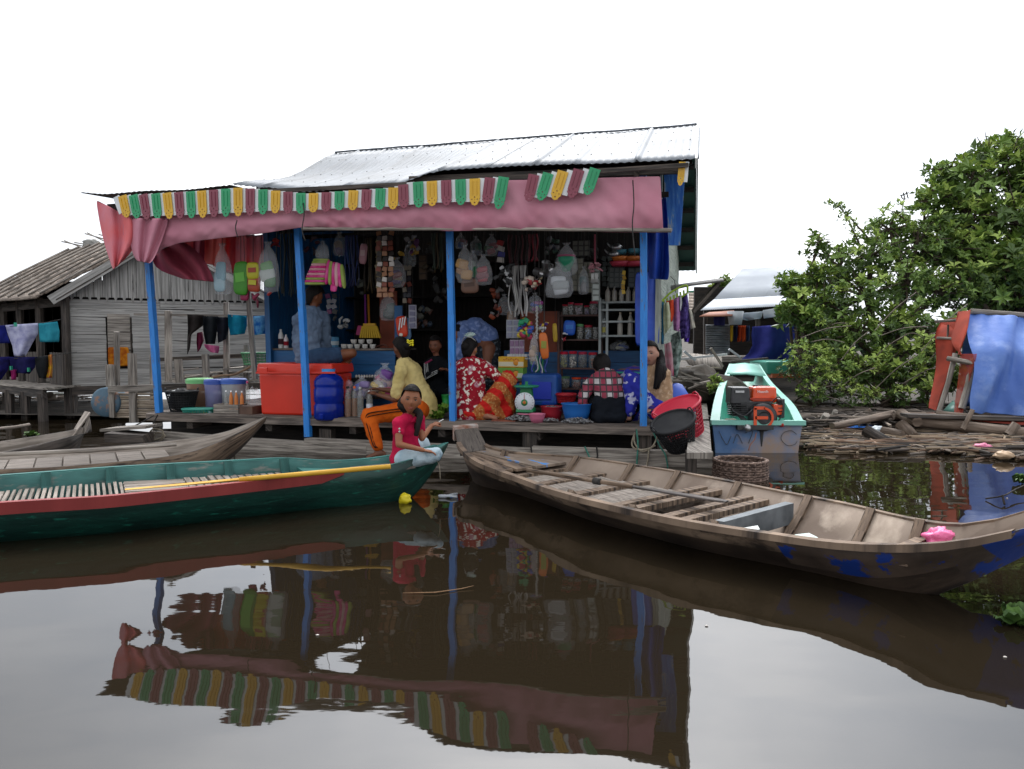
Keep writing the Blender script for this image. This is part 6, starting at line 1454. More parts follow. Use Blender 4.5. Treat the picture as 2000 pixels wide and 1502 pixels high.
tub(421, 804, .42, 36, 54, '8a8ab8', '2a4a9c', 'lavender plastic tub with a dark blue lid')
tub(458, 802, .45, 44, 56, 'b0b4b8', '2c56a8', 'cloudy clear tub with a bright blue lid nearest the cool box')
bottle(484, 800, .35, 54, .03, m_clear, 'clear bottle with a pink cap left of the cool box', cap='b83a6a', z=DECK)
one('plastic_bag', crumple(PV(496, 778, .3), (.08, .07, .12), 12), m_film, 'clear crumpled plastic bag squeezed against the cool box', 'bag')
wc = thing('wooden_crate', 'small grey plank crate holding bottles at the deck edge', 'crate', PV(450, 812, .1)); q0 = PV(450, 812, .16); q0.z = DECK
for dz in (.03, .085):
    for dv in (-.08, .10): MB().box(q0+_v*dv+Z*dz, (.33, .014, .048), RB).build('slat', m_greywood, wc)
    for du in (-.16, .16): MB().box(q0+_u*du+_v*.01+Z*dz, (.014, .17, .048), RB).build('slat', m_greywood, wc)
for i, x in enumerate((442, 452, 462, 473)): bottle(x, 806, .18, 36, .022, col('c87838') if i != 0 else m_clear, ['small clear bottle at the left end of the grey plank crate', 'small orange drink bottle, second in the plank crate', 'small orange drink bottle, third in the plank crate', 'small orange drink bottle at the right end of the plank crate'][i], cap='e8e8e8', group='orange drinks in the plank crate', name='drink_bottle', z=DECK+.02)
one('cardboard_box', MB().box(PV(490, 812, .16)+Z*.06, (.17, .2, .12), RB), mat('brown cardboard', hexc('4a342a'), hexc('5c4436'), sc=5), 'dark brown cardboard box wedged between crate and cool box', 'box')
# right side shelves
def shelf_unit(name, label, px0, px1, ys, v, m, depth=.22, th=.025):
    root = thing(name, label, 'shelf', PV((px0+px1)/2, ys[-1], v)); k = pm(px0, v)
    for y in ys:
        a, b = PV(px0, y, v), PV(px1, y, v); MB().box((a+b)/2+_v*depth/2, ((b-a).length, depth, th*.7), RB).build('shelf_board', m, root)
    for px in (px0, px1):
        for dv in (0, depth): MB().beam(PV(px, ys[0]-8, v)+_v*dv, PV(px, ys[-1]+4, v)+_v*dv, th, th, up=_v).build('upright', m, root)
    return root
m_rack = mat('dark brown rack', hexc('3a1f18'), hexc('55322a'), sc=5, rough=.6); m_wrack = mat('greyish white rack paint', hexc('8c9290'), hexc('767c7a'), sc=5, rough=.5)
shelf_unit('jar_rack', 'dark brown rack of sweet jars right of the middle', 1091, 1171, [616, 664, 720, 760, 796], 1.15, m_rack)
shelf_unit('bottle_rack', 'whitish metal rack of reused bottles beside the right post', 1172, 1284, [590, 605, 628, 656], 1.0, m_wrack, depth=.3, th=.03)
for px in (1172, 1186, 1284): one('rack_leg', MB().beam(PV(px, 592, 1.02), PV(px-1, 778, 1.02), .028, .028, up=_v), m_wrack, {1172: 'left front leg of the whitish rack by the jars', 1186: 'second thin leg of the whitish rack', 1284: 'right leg of the whitish rack behind the post'}[px], 'rack leg')
def jar(px, py, v, wpx, hpx, lid, cont, label, group=None):
    k = pm(px, v); r = wpx*k/2; h = hpx*k; c = PV(px, py, v); root = thing('jar', label, 'jar', c, group)
    MB().lathe(c, [(.001, 0), (r, 0), (r, h*.8), (r*.85, h*.86)], 16).build('glass', m_clear, root); MB().lathe(c, [(r*.96, h*.84), (r*.96, h), (.001, h)], 16).build('lid', col(lid), root)
    mb = MB(); rnd = random.Random(int(px)); 
    for i in range(26): mb.sphere(c+V3(rnd.uniform(-.6, .6)*r, rnd.uniform(-.7, .3)*r, h*rnd.uniform(.08, .62)), r*.24, 6, 4)
    mb.build('sweets', col(cont), root, kind='stuff')
rows_ = [(616, [(1104, 12, 20, 'a01c30', '8a8a8a'), (1115, 12, 24, 'b01c38', 'b8b8b8'), (1130, 17, 22, 'a8203a', 'a89aa8'), (1146, 12, 18, 'a01c30', '6a5a8a'), (1160, 17, 26, 'b82a48', '9a9098')], 'top'),
         (664, [(1133, 14, 30, '6aa06a', '9a9a94'), (1149, 16, 28, 'a83040', '8a98b0'), (1163, 11, 24, '8a8a8a', 'b0b0b0')], 'second'),
         (720, [(1101, 17, 32, 'b01c34', '8a8a4a'), (1119, 17, 33, 'b01c34', 'c8c0b8'), (1138, 18, 32, 'a83048', '5a5a60'), (1158, 18, 31, 'b02838', '9a5a4a')], 'third'),
         (760, [(1103, 20, 24, '4a6a4a', '5a5a54'), (1126, 20, 22, 'c8401c', '8a4a44'), (1145, 16, 22, '8a2030', '6a6a6a')], 'bottom')]
pos_ = ['leftmost', 'second from left', 'middle', 'fourth', 'rightmost']
for y, L_, nm in rows_:
    for i, (x, w, h, lid, ct_) in enumerate(L_):
        p_ = pos_[i] if i < len(L_)-1 else 'rightmost'; jar(x, y-1, 1.2, w, h, lid, ct_, f'{p_} sweet jar on the {nm} shelf of the dark brown rack')
hang('packs', 1113, 626, 655, 1.12, 24, ['1c5ac0', '2a78d0'], 'bright blue packet on the second shelf of the jar rack', 'packet', n=1, top=False)
hang('cluster', 1108, 650, 664, 1.1, 22, ['c8c8cc', 'a82030'], 'white and red packets at the front of the second rack shelf', 'packet', n=5, top=False)
m_dust = film('dusty bottle', (.36, .33, .28), .7, .3)
for i, x in enumerate((1187, 1200, 1214, 1227, 1240, 1252, 1266, 1278)): bottle(x, 590, 1.08, 30, .031, m_dust, ['leftmost dusty bottle on top of the whitish rack', 'second dusty bottle from the left on top of the rack', 'third dusty bottle on top of the rack', 'fourth dusty bottle on top of the rack', 'dusty bottle on the rack just left of the right blue post', 'dusty bottle on the rack behind the right blue post', 'dusty bottle on the rack just right of the blue post', 'rightmost dusty bottle on the rack'][i], cap='9a9890', group='dusty bottles on top of the rack')
for i, x in enumerate((1211, 1231, 1275)): bottle(x, 656, 1.06, 47, .032, m_dust if i < 2 else m_clear, ['dusty brown bottle left of the pair in the whitish rack', 'dusty brown bottle right of the pair in the whitish rack', 'clear bottle at the right end of the whitish rack'][i], cap='b8a890')
bottle(1180, 656, 1.06, 34, .028, m_clear, 'small bottle with pale yellow drink at the left end of the whitish rack', cap='c8d0d0', label_band='b8b060')
floor_bag(1210, 684, 1.4, 40, 20, ['8a94b0', 'b8b8a0', '3a5ab0'], 'clear bag of blue and white packets on the blue parapet')
# hanging goods on the right half
T_ = [('bag', 908, 478, 552, .45, 34, ['c89a5a', 'b8844a'], 'clear bag of yellow crackers just right of the third post', 'bag', 3),
 ('bag', 924, 490, 545, .6, 22, ['2a9a5a', 'b8c0b8'], 'clear bag with a green packet beside the crackers', 'bag', 2),
 ('bag', 944, 498, 556, .5, 36, ['b02434', '8a2a3a', 'c87a7a'], 'clear bag of red wrapped sweets right of the crackers', 'bag', 4),
 ('packs', 918, 544, 572, .5, 34, ['7a5a4a', '5a4034'], 'brown leopard patterned pouch below the cracker bag', 'pouch', 1),
 ('cluster', 982, 515, 560, .45, 40, ['101010', 'c8c8c8', '181818'], 'bunch of black sandals with white tags hanging in the middle', 'sandals', 9),
 ('cluster', 968, 560, 625, .9, 24, ['5a2a20', '8a3a1c', '6a6a6a'], 'dim bag of brown and orange goods below the sandals', 'goods', 6),
 ('strands', 1012, 520, 618, .6, 28, ['b0aeaa', '8c8a88', 'c4c2be'], 'bundle of long white zips hanging in the middle right', 'zips', 9),
 ('cluster', 1030, 540, 575, .5, 34, ['c8b8a8', '201c1c', 'a83a3a'], 'pair of small cream and black clogs hanging beside the zips', 'sandals', 7),
 ('cluster', 1052, 540, 560, .5, 20, ['d8c8a8', 'b83030'], 'cream and red doll shaped toy hanging beside the clogs', 'toy', 4),
 ('bag', 1045, 572, 612, .7, 30, ['8a2a7a', '3a8a4a', '2a4ab0'], 'bag of purple, green and blue packets below the clogs', 'bag', 4),
 ('bag', 1092, 512, 582, .45, 54, ['b8bcc0', '9aa0a0', 'c8ccd0'], 'big clear bag of white boxes hanging under the green basin', 'bag', 3),
 ('card', 1128, 505, 568, .8, 22, ['6a685c', '8a8878'], 'sheet of grey sachets hanging behind the white boxes', 'card', 1),
 ('card', 1148, 512, 572, .85, 18, ['5c5a50', '7c7a6a'], 'second narrower sheet of grey sachets', 'card', 1),
 ('card', 1164, 520, 588, .6, 16, ['6a6e68', '9aa09a'], 'narrow card of silver fish hooks under the white gloves', 'card', 1),
 ('cluster', 1163, 514, 532, .55, 26, ['b87a84', '9a6a70'], 'frayed pink ribbon tassel hanging above the white gloves', 'ribbon', 8),
 ('strip', 1218, 528, 575, .9, 8, ['c8a42c', 'a8801c'], 'shiny yellow sachet string hanging above the bottles', 'sachet string', 1),
 ('card', 1205, 522, 562, 1.1, 30, ['3c4240', '585e58'], 'dark blister card left of the yellow sachet string', 'card', 1),
 ('card', 1240, 522, 562, 1.1, 26, ['343c40', '4c5456'], 'dark blister card right of the yellow sachet string', 'card', 1),
 ('strip', 1185, 500, 560, 1.15, 20, ['4a5450', '6a726c', '38403c'], 'dim grey green sachets hanging left of the coloured basins', 'sachet string', 1),
 ('bag', 1043, 650, 712, .5, 20, ['9a8a7a', 'b09a8a'], 'clear bag of beige packets hanging beside the orange bag', 'bag', 3),
 ('strands', 1052, 695, 730, .5, 26, ['1c7a4a', '2a3a8a', 'a8a8a8'], 'bunch of green and blue lighters hanging low beside the orange bag', 'lighters', 8),
 ('cluster', 1028, 622, 662, .75, 34, ['b83a5a', '3a5ab0', '2a9a6a', 'c8b03a'], 'bunch of bright coloured plastic flowers and toys', 'toys', 12),
 ('card', 1002, 625, 660, .9, 26, ['a8aab0', '8a8ca0'], 'white poster with sachets left of the bright toys', 'card', 1),
 ('card', 1010, 664, 692, .9, 28, ['a898a8', '8a6a8a'], 'pale pink sheet of packets under the white poster', 'card', 1),
 ('cluster', 1062, 630, 650, .7, 26, ['c8c8c8', '4a2a7a', 'c8a83a'], 'pair of white and purple sandals hanging right of the chain', 'sandals', 5),
 ('packs', 1084, 632, 668, 1.0, 9, ['c8a42c'], 'narrow yellow packet beside the jar rack', 'packet', 1),
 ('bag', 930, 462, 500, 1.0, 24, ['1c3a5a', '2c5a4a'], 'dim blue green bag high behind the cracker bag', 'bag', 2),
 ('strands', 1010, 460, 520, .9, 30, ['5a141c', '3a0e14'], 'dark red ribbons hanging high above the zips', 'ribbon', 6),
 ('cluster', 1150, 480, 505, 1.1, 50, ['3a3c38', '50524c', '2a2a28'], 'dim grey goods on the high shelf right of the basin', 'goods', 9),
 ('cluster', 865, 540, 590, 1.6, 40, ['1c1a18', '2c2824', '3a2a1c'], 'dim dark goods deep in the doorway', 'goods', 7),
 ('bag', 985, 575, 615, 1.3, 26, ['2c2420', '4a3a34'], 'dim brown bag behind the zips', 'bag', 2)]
T_ += [('bag', 663, 456, 498, .9, 26, ['4a3a5a', '6a5a4a'], 'dim clear bag high between the striped towels and the pink packet', 'bag', 2),
 ('cluster', 806, 460, 500, .75, 26, ['8a8a8e', '5a2a5a', '9a7a2c'], 'purple, grey and ochre trinkets high beside the sachet string', 'trinkets', 6),
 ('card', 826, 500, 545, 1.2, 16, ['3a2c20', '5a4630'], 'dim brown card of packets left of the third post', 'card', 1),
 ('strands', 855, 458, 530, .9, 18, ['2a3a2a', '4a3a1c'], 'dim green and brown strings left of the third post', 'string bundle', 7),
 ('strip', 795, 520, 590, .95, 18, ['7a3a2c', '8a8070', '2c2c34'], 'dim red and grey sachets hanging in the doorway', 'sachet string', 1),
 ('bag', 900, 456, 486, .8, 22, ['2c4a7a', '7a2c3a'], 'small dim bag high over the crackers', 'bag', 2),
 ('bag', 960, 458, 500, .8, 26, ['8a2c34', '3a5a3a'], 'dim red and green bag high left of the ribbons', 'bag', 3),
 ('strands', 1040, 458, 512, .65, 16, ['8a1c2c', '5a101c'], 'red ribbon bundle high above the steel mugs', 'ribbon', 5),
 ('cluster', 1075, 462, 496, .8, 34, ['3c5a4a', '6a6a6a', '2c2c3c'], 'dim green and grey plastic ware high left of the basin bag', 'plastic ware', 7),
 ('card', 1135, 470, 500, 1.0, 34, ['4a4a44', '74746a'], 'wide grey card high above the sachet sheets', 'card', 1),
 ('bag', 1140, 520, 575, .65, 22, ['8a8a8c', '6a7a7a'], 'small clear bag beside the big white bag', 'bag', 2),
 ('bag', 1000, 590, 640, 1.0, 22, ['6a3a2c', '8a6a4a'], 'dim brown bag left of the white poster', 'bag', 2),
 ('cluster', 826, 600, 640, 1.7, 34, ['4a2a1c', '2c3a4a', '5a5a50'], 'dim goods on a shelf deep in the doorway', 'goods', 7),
 ('strip', 978, 470, 512, .7, 16, ['a83a3a', 'b8b0a8', '3a3a8a'], 'string of red and white sachets above the black sandals', 'sachet string', 1)]
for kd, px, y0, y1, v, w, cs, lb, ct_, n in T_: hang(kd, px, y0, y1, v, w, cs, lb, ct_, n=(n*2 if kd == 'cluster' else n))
hang('packs', 1063, 650, 700, .42, 17, ['c8641c', '8a8a2c'], 'orange mesh bag hanging beside the jar rack', 'bag', n=1)
# kettles, mugs, basins, gloves, chain
def hungthing(name, label, cat, px, py, v): r = thing(name, label, cat, PV(px, py, v)); return r
for i, (x, y, lb) in enumerate([(1052, 532, 'shiny steel mug left of the pair hanging in the middle right'), (1072, 530, 'shiny steel mug right of the pair hanging in the middle right'), (1066, 518, 'shiny steel mug on top of the hanging pair')]):
    r = hungthing('steel_mug', lb, 'mug', x, y, .5); R = tilt(1.9-.9*i, .5); c = PV(x, y, .5)
    MB().lathe(c, [(.001, -.05), (.045, -.05), (.048, .04), (.05, .042), (.04, .03), (.001, -.03)], 18, R=R).build('body', m_steel, r); MB().tube([c+R @ V3(.045, 0, .025), c+R @ V3(.08, 0, .015), c+R @ V3(.08, 0, -.02), c+R @ V3(.045, 0, -.03)], .005, 6).build('handle', m_steel, r); cord(r, c+Z*.04)
r = hungthing('basin_in_bag', 'green plastic basin in a clear bag with a pink band', 'basin', 1106, 510, .5); c = PV(1106, 512, .5)
MB().lathe(c, [(.001, -.11), (.04, -.10), (.085, .0), (.095, .07), (.09, .07), (.03, -.07), (.001, -.08)], 20).build('bowl', col('1a8a64'), r); MB().lathe(c, [(.097, .055), (.097, .075)], 20).build('band', col('b05a78'), r); film_bag(r, c+Z*.03, .24, .36, 8); cord(r, c+Z*.18)
for i, (x, y, w, cc) in enumerate([(1212, 505, 36, 'd87a2c'), (1238, 505, 36, 'c8702c'), (1212, 515, 44, 'b8344a'), (1240, 515, 40, 'b8344a'), (1212, 492, 28, '3a7a8a'), (1238, 490, 26, '4a8a9a')]):
    k = pm(x, .95); c = PV(x, y, .95); one('plastic_basin', MB().lathe(c, [(.001, -.03), (w*k*.36, -.03), (w*k*.5, .02), (w*k*.48, .02), (w*k*.33, -.02)], 22), col(cc), {0: 'orange basin left of the hanging stack by the right post', 1: 'orange basin right of the hanging stack by the right post', 2: 'crimson basin lowest left in the hanging stack', 3: 'crimson basin lowest right in the hanging stack', 4: 'teal basin on the left of the hanging stack', 5: 'pale teal basin on the right of the hanging stack'}[i], 'basin')
for i, (x, y) in enumerate([(1205, 482), (1200, 495)]):
    r = hungthing('aluminium_kettle', ['upper dull aluminium kettle hanging over the coloured basins', 'lower dull aluminium kettle hanging over the coloured basins'][i], 'kettle', x, y, .9); c = PV(x, y, .9)
    MB().lathe(c, [(.001, -.04), (.06, -.035), (.065, 0), (.03, .03), (.001, .035)], 18).build('body', m_steel, r); MB().tube([c+RB @ V3(-.05, 0, -.01), c+RB @ V3(-.09, 0, .02), c+RB @ V3(-.11, 0, .05)], [.014, .01, .007], 7).build('spout', m_steel, r); MB().tube([c+RB @ V3(-.03, 0, .03), c+RB @ V3(0, 0, .07), c+RB @ V3(.04, 0, .02)], .004, 6).build('handle', m_rope_k, r)
gl = hungthing('gloves', 'pair of white gloves hanging from a pink strap', 'gloves', 1161, 542, .55); c = PV(1161, 540, .55)
for s_ in (-1, 1):
    pillow(MB(), c+RB @ V3(s_*.02, 0, 0), .035, .07, .02).build('glove', col('b8b8b4', .8), gl)
    for f in range(3): MB().tube([c+RB @ V3(s_*.02+(f-1)*.011, 0, -.03), c+RB @ V3(s_*.022+(f-1)*.015, 0, -.065)], .005, 5).build('finger', col('b8b8b4', .8), gl)
MB().tube([PV(1162, 458, .55), PV(1162, 512, .55)], .011, 7).build('strap', col('9a4a5a', .8), gl)
ch = hungthing('chain', 'pale twisted chain hanging down beside the coloured toys', 'chain', 1048, 630, .6); tube_ = MB()
for i in range(16): tube_.sphere(PV(1048+(i % 2), 600+i*4, .6), (.014, .012, .017), 8, 5)
tube_.build('links', col('a8a8a4'), ch, kind='stuff')
# right end: drum, clothes on a lime hanger, ropes, foam board
dm = thing('plastic_drum', 'blue plastic drum lying tilted behind the red basket', 'drum', PZ(1325, 800, .40)); Rdm = Matrix.Rotation(R_(-28), 3, 'Y') @ Matrix.Rotation(R_(-30), 3, 'X')
MB().lathe(PZ(1338, 812, .46), [(.001, 0), (.13, 0), (.15, .03), (.15, .13), (.143, .15), (.15, .17), (.15, .30), (.13, .33), (.001, .33)], 26, R=Rdm).build('body', mat('royal blue drum', hexc('1c3c98'), hexc('2a50b0'), sc=4, rough=.4), dm)
hr = thing('clothes_hanger', 'lime green clip hanger with its pegs on the right outer wall', 'hanger', PV(1330, 575, 1.0)); m_lime = col('8aa81c'); HY = 8.35
hp = lambda x, y, dy=0: P(x, y, HY+dy)
MB().tube(catmull([hp(1293, 588), hp(1312, 570), hp(1340, 557), hp(1343, 572)], 4), .012, 6).build('frame_bar', m_lime, hr)
MB().tube(catmull([hp(1293, 588, .12), hp(1300, 596, .12), hp(1322, 586, .1), hp(1343, 572, .05)], 4), .012, 6).build('frame_bar', m_lime, hr)
for i in range(7): MB().beam(hp(1296+i*6.5, 586-i*3.2, .06), hp(1297+i*6.5, 596-i*3, .06), .012, .02).build('peg', m_lime, hr)
MB().tube([hp(1320, 572), hp(1318, 548), hp(1310, 540, .1)], .004, 5).build('hook', m_rope_k, hr)
def garment(rows, Y, m, label, cat='garment', amp=.02, n=8, name=None, group=None, fr=7):
    out = []; rows = [tuple(lerp(a, b, f/4) for a, b in zip(p, q)) for p, q in zip(rows, rows[1:]) for f in range(4)]+[rows[-1]]
    for i, (x0, y0, x1, y1) in enumerate(rows):
        i = i/4
        out.append([P(lerp(x0, x1, j/n), lerp(y0, y1, j/n), Y+amp*math.sin(j/n*fr+i*.4)+amp*.8*nz3(j*.6, i*.8, Y*3+rows[0][0])) for j in range(n+1)])
    return one(name or cat.replace(' ', '_'), MB().grid(out), m, label, cat, group, solid=.006)
G_ = [([(1297, 592, 1306, 590), (1296, 620, 1310, 618), (1297, 655, 1312, 635)], 'b0b49a', '9aa080', 'pale cream cloth, leftmost on the lime hanger'), ([(1302, 588, 1315, 585), (1303, 610, 1317, 610), (1306, 630, 1313, 628)], 'c84a2c', 'a83a24', 'orange red garment on the lime hanger'),
      ([(1315, 584, 1326, 580), (1314, 610, 1328, 612), (1316, 645, 1327, 648)], '8a5a8a', 'a87aa0', 'mauve patterned blouse on the lime hanger'), ([(1325, 578, 1331, 576), (1325, 590, 1332, 592), (1326, 608, 1330, 606)], 'b8b8b8', '9a9aa0', 'small white garment on the lime hanger'),
      ([(1328, 580, 1342, 572), (1326, 610, 1346, 605), (1328, 640, 1348, 638), (1330, 662, 1346, 660)], '1c143c', '5a4a8a', 'dark violet patterned dress on the lime hanger'), ([(1340, 600, 1350, 605), (1342, 625, 1356, 628), (1344, 645, 1358, 640)], 'b0a898', '8a8a80', 'pale cloth, rightmost on the lime hanger'),
      ([(1335, 640, 1347, 640), (1336, 655, 1347, 655), (1337, 668, 1345, 668)], '3a1c8a', '5a3ab0', 'bright violet cloth hanging lowest under the hanger')]
for i, (rw, a_, b_, lb) in enumerate(G_): garment(rw, HY-.05+.04*i, cloth('hung cloth %d' % i, a_, b_, sc=20), lb, 'garment', amp=.03)
garment([(1288, 590, 1296, 590), (1288, 640, 1297, 640), (1289, 672, 1296, 672)], 8.35, cloth('teal cloth', '1c5a72', '2a4a6a'), 'dark teal cloth hanging beside the corner of the shop', 'garment')
garment([(1298, 672, 1310, 668), (1299, 700, 1314, 700), (1303, 735, 1316, 735)], 8.3, cloth('magenta cloth', '8a1c40', 'b8a8a8', sc=3), 'magenta and white cloth hanging behind the long haired woman', 'garment', amp=.03)
garment([(1310, 655, 1330, 645), (1312, 690, 1332, 690), (1310, 730, 1322, 738)], 8.6, cloth('striped grey cloth', '3c4a44', '9aa8a0', sc=16), 'grey green striped mat hanging on the outer wall', 'mat', amp=.03)
for pts, m, lb in [([(1243, 838), (1246, 870), (1244, 905), (1246, 940)], m_rope_g, 'green rope hanging down from the right post'), ([(1272, 835), (1288, 870), (1300, 890), (1306, 925)], m_rope_g, 'green rope curving down right of the coil'),
                   ([(1240, 845), (1234, 868), (1246, 878), (1272, 874), (1283, 852), (1276, 838)], m_rope_w, 'coil of pale rope looped on the right post'), ([(1268, 876), (1264, 905), (1258, 925)], m_rope_w, 'end of the pale rope hanging to the boat'), ([(1238, 850), (1240, 866), (1255, 882), (1280, 870)], m_rope_w, 'second loop of pale rope under the coil'), ([(1142, 872), (1150, 890), (1155, 905)], m_rope_g, 'short green rope tied on the pontoon beam'), ([(850, 893), (858, 910), (860, 936)], m_rope_w, 'thin line trailing from the girl to the water')]:
    Yr = -.17 if 'girl' not in lb else None
    pp = [PV(x, y, -.17) if Yr is not None else P(x, y, 5.75) for x, y in pts]; one('rope', MB().tube(catmull(pp, 6), .0085 if Yr is not None else .003, 6), m, lb, 'rope')
for px in (1165, 1037, 1352): one('lashing', MB().tube([PV(px, 872, -.155), PV(px+2, 890, -.16), PV(px-1, 905, -.155)], .008, 5), m_rope_k, {1165: 'dark cord tied round the pontoon beam middle right', 1037: 'dark cord hanging from the deck stub in the middle', 1352: 'dark lashing on the end of the pontoon beam'}[px], 'cord')
bk = thing('wicker_basket', 'round brown wicker basket half sunk in the water beside the motorboat', 'basket', PZ(1446, 930, 0)); wb_ = PZ(1446, 912, .10); rr2 = 51/1450*wb_.y*1.0
m_wick = mat('wicker', hexc('4a3830'), hexc('8a7264'), sc=20, st=(1, 1, 6), rough=.8, bump=.6)
for j in range(11):
    z = -.06+j*.022; mb = MB(); pts = []
    for q in range(49):
        g = 2*math.pi*q/48; r = rr2*(1-.03*abs(j-5)/5)+.007*(1 if (q+j) % 2 else -1); pts.append(Vector((wb_.x+r*math.cos(g), wb_.y+r*math.sin(g)*.95, z+.004*nz3(g*3, j))))
    mb.tube(pts, .0115 if j < 10 else .017, 6, caps=False); mb.build('weave', m_wick, bk)
mb = MB()
for q in range(24):
    g = 2*math.pi*q/24; mb.tube([Vector((wb_.x+rr2*math.cos(g), wb_.y+rr2*.95*math.sin(g), z)) for z in (-.08, .17)], .009, 5)
mb.build('stakes', m_wick, bk, kind='stuff')
# floating scraps
one('wrapper', crumple(PZ(791, 980, .01)+Z*.02, (.045, .035, .04), 2), col('d8c41c'), 'crumpled yellow wrapper floating in front of the boats', 'wrapper')
fs = thing('dead_fish_bag', 'small white plastic scrap floating near the bow of the green boat', 'scrap', PZ(872, 970, 0)); pillow(MB(), PZ(865, 969, .012), .075, .025, .04, Matrix.Identity(3)).build('bag', col('a8acb0'), fs)
for dy in (-4, 0, 3): MB().tube([PZ(870, 969, .014), PZ(882, 968+dy*.6, .018), PZ(893, 968+dy, .014)], [.01, .006, .007], 6).build('tail', col('a8acb0'), fs)
one('twig', MB().tube([PZ(787, 1158, .006), PZ(850, 1157, .008), PZ(900, 1150, .006), PZ(925, 1144, .012)], [.001, .0025, .002, .001], 6), col('8a6a4c', .9), 'thin pale twig floating on the reflection of the shop', 'twig')
for i, (x, y) in enumerate([(1963, 1283), (1967, 973), (1380, 1222), (620, 1240)]): one('scrap', MB().sphere(PZ(x, y, .003), (.008, .006, .003), 8, 5), col('b8b0a8'), ['small pale scrap floating at the right edge', 'tiny scrap floating above the prow', 'tiny white scrap right of the shop reflection', 'tiny pale speck left in the reflection'][i], 'scrap')
m_hy = mat('water plant', hexc('34501c'), hexc('5a7a34'), sc=9, rough=.6)
for i, (x, y, s_) in enumerate([(1985, 1222, .10), (1998, 1205, .08), (1993, 945, .12), (60, 852, .10), (1975, 1200, .06)]):
    one('water_plant', leafy(PZ(x, y, 0)+Z*.01, s_, i+20, 12), m_hy, ['pale green water plant at the right edge, lower one', 'pale green water plant cut by the right edge', 'green weed at the right edge behind the prow', 'small green water plant by the leftmost boat', 'small water leaf beside the lower right plant'][i], 'plant')
# ================================================================ LEFT BANK: GREY PLANK HOUSE, LAUNDRY, FENCE
m_side = mat('flaking grey siding', hexc('8c8984'), hexc('b2aea8'), sc=3, st=(.6, 12, 12), rough=.9, bump=.5, bsc=4, rv=.16, uv=True, c3=hexc('3b3733'), sc3=2.4, lo3=.6, hi3=.68)
m_thatch = mat('bark roof', hexc('5a4f46'), hexc('8a7c6f'), sc=5, st=(1, 5, 5), rough=.95, bump=.9, bsc=9, rv=.3, uv=True, c3=hexc('8c6048'), sc3=5, lo3=.66, hi3=.74)
lh = thing('plank_house', 'weathered grey plank house with a bark roof and dark porch at the left', 'house', P(250, 755, 12.6))
LP = lambda nm, mb, m, **k: mb.build(nm, m, lh, **k)
YC, YR = 12.0, 13.6
cA, cB = P(140, 752, YC), P(540, 752, YR)         # corner to the right end of the gable wall, at floor height
zf = lambda px, py, Y: P(px, py, Y).z
def wallp(t, z): p = cA.lerp(cB, t); return Vector((p.x, p.y, z))
ztop = zf(140, 583, YC); zbot = zf(140, 757, YC); nb = 10
for k in range(nb):
    z0 = lerp(zbot, ztop, k/nb); z1 = lerp(zbot, ztop, (k+1)/nb)
    segs = [(0, .16), (.28, 1)] if 2 <= k <= 7 else [(0, random.uniform(.4, .6)), None]
    if segs[1] is None: segs[1] = (segs[0][1]+.002, 1)
    for a, b in segs:
        tl = random.uniform(-.012, .012)
        LP('siding_board', MB().beam(wallp(a, (z0+z1)/2+tl*.3)+V3(0, -.012, 0), wallp(b, (z0+z1)/2+tl)+V3(0, -.012, 0), .022, (z1-z0)*.97, jit=.006), m_side)
MB_ = MB().beam(wallp(0, (zbot+ztop)/2)+V3(0, .06, 0), wallp(1, (zbot+ztop)/2)+V3(0, .06, 0), .02, ztop-zbot); LP('wall_lining', MB_, m_blackwood)
sh = LP('shutter', MB().beam(wallp(.165, zf(245, 660, 12.6)), wallp(.275, zf(245, 660, 12.6)), .02, .9), m_darkwood)
for k in range(5): MB().beam(wallp(.17, zf(245, 622+k*18, 12.4))-V3(0, .03, 0), wallp(.272, zf(245, 622+k*18, 12.4))-V3(0, .03, 0), .02, .145, jit=.003).build('board', m_greywood, sh)
oc = [[wallp(lerp(.172, .272, j/8), z)+V3(0, -.07-.015*math.sin(j*2+z*5), 0) for j in range(9)] for z in (zf(245, 677, 12.4), zf(245, 697, 12.4), zf(245, 716, 12.4))]
one('orange_cloth', MB().grid(oc), cloth('orange batik cloth', 'c27a1c', '9c4a14', sc=12), 'orange patterned cloth hanging below the shutter of the grey house', 'cloth', solid=.006, sub=1)
# gable: vertical boards up to the slope, pointed at the foot
pk = P(335, 466, 12.75); tpk = .5
for k in range(26):
    t0, t1 = k/26, (k+1)/26; tm = (t0+t1)/2; h = 1-abs(tm-tpk)/.5; zt = lerp(ztop+.05, pk.z, h); zb = ztop-.02
    if zt-zb < .06: continue
    zt += .1; w = (cB-cA).length/26; base = wallp(tm, zb)+V3(0, -.03, 0); d = (cB-cA).normalized(); M = Matrix((Vector((d.x, d.y, 0)).normalized(), Z, Vector((d.y, -d.x, 0)).normalized())).transposed().to_4x4(); M.translation = base
    LP('gable_board', MB().prism([(-w*.47, .05), (-w*.2, .05), (0, -.03), (w*.2, .05), (w*.47, .05), (w*.47, zt-zb-(.02 if tm < tpk else .08)), (-w*.47, zt-zb-(.08 if tm < tpk else .02))], M, .015), m_side)
LP('gable_sky_blocker', MB().grid([[wallp(0, ztop)+V3(0, .05, 0), wallp(.5, ztop)+V3(0, .05, 0), wallp(1, ztop)+V3(0, .05, 0)], [wallp(.01, ztop+.02)+V3(0, .05, 0), wallp(.5, pk.z+.05)+V3(0, .05, 0), wallp(.99, ztop+.02)+V3(0, .05, 0)]]), m_blackwood)  # dark sheet added to block bright sky between the gable boards
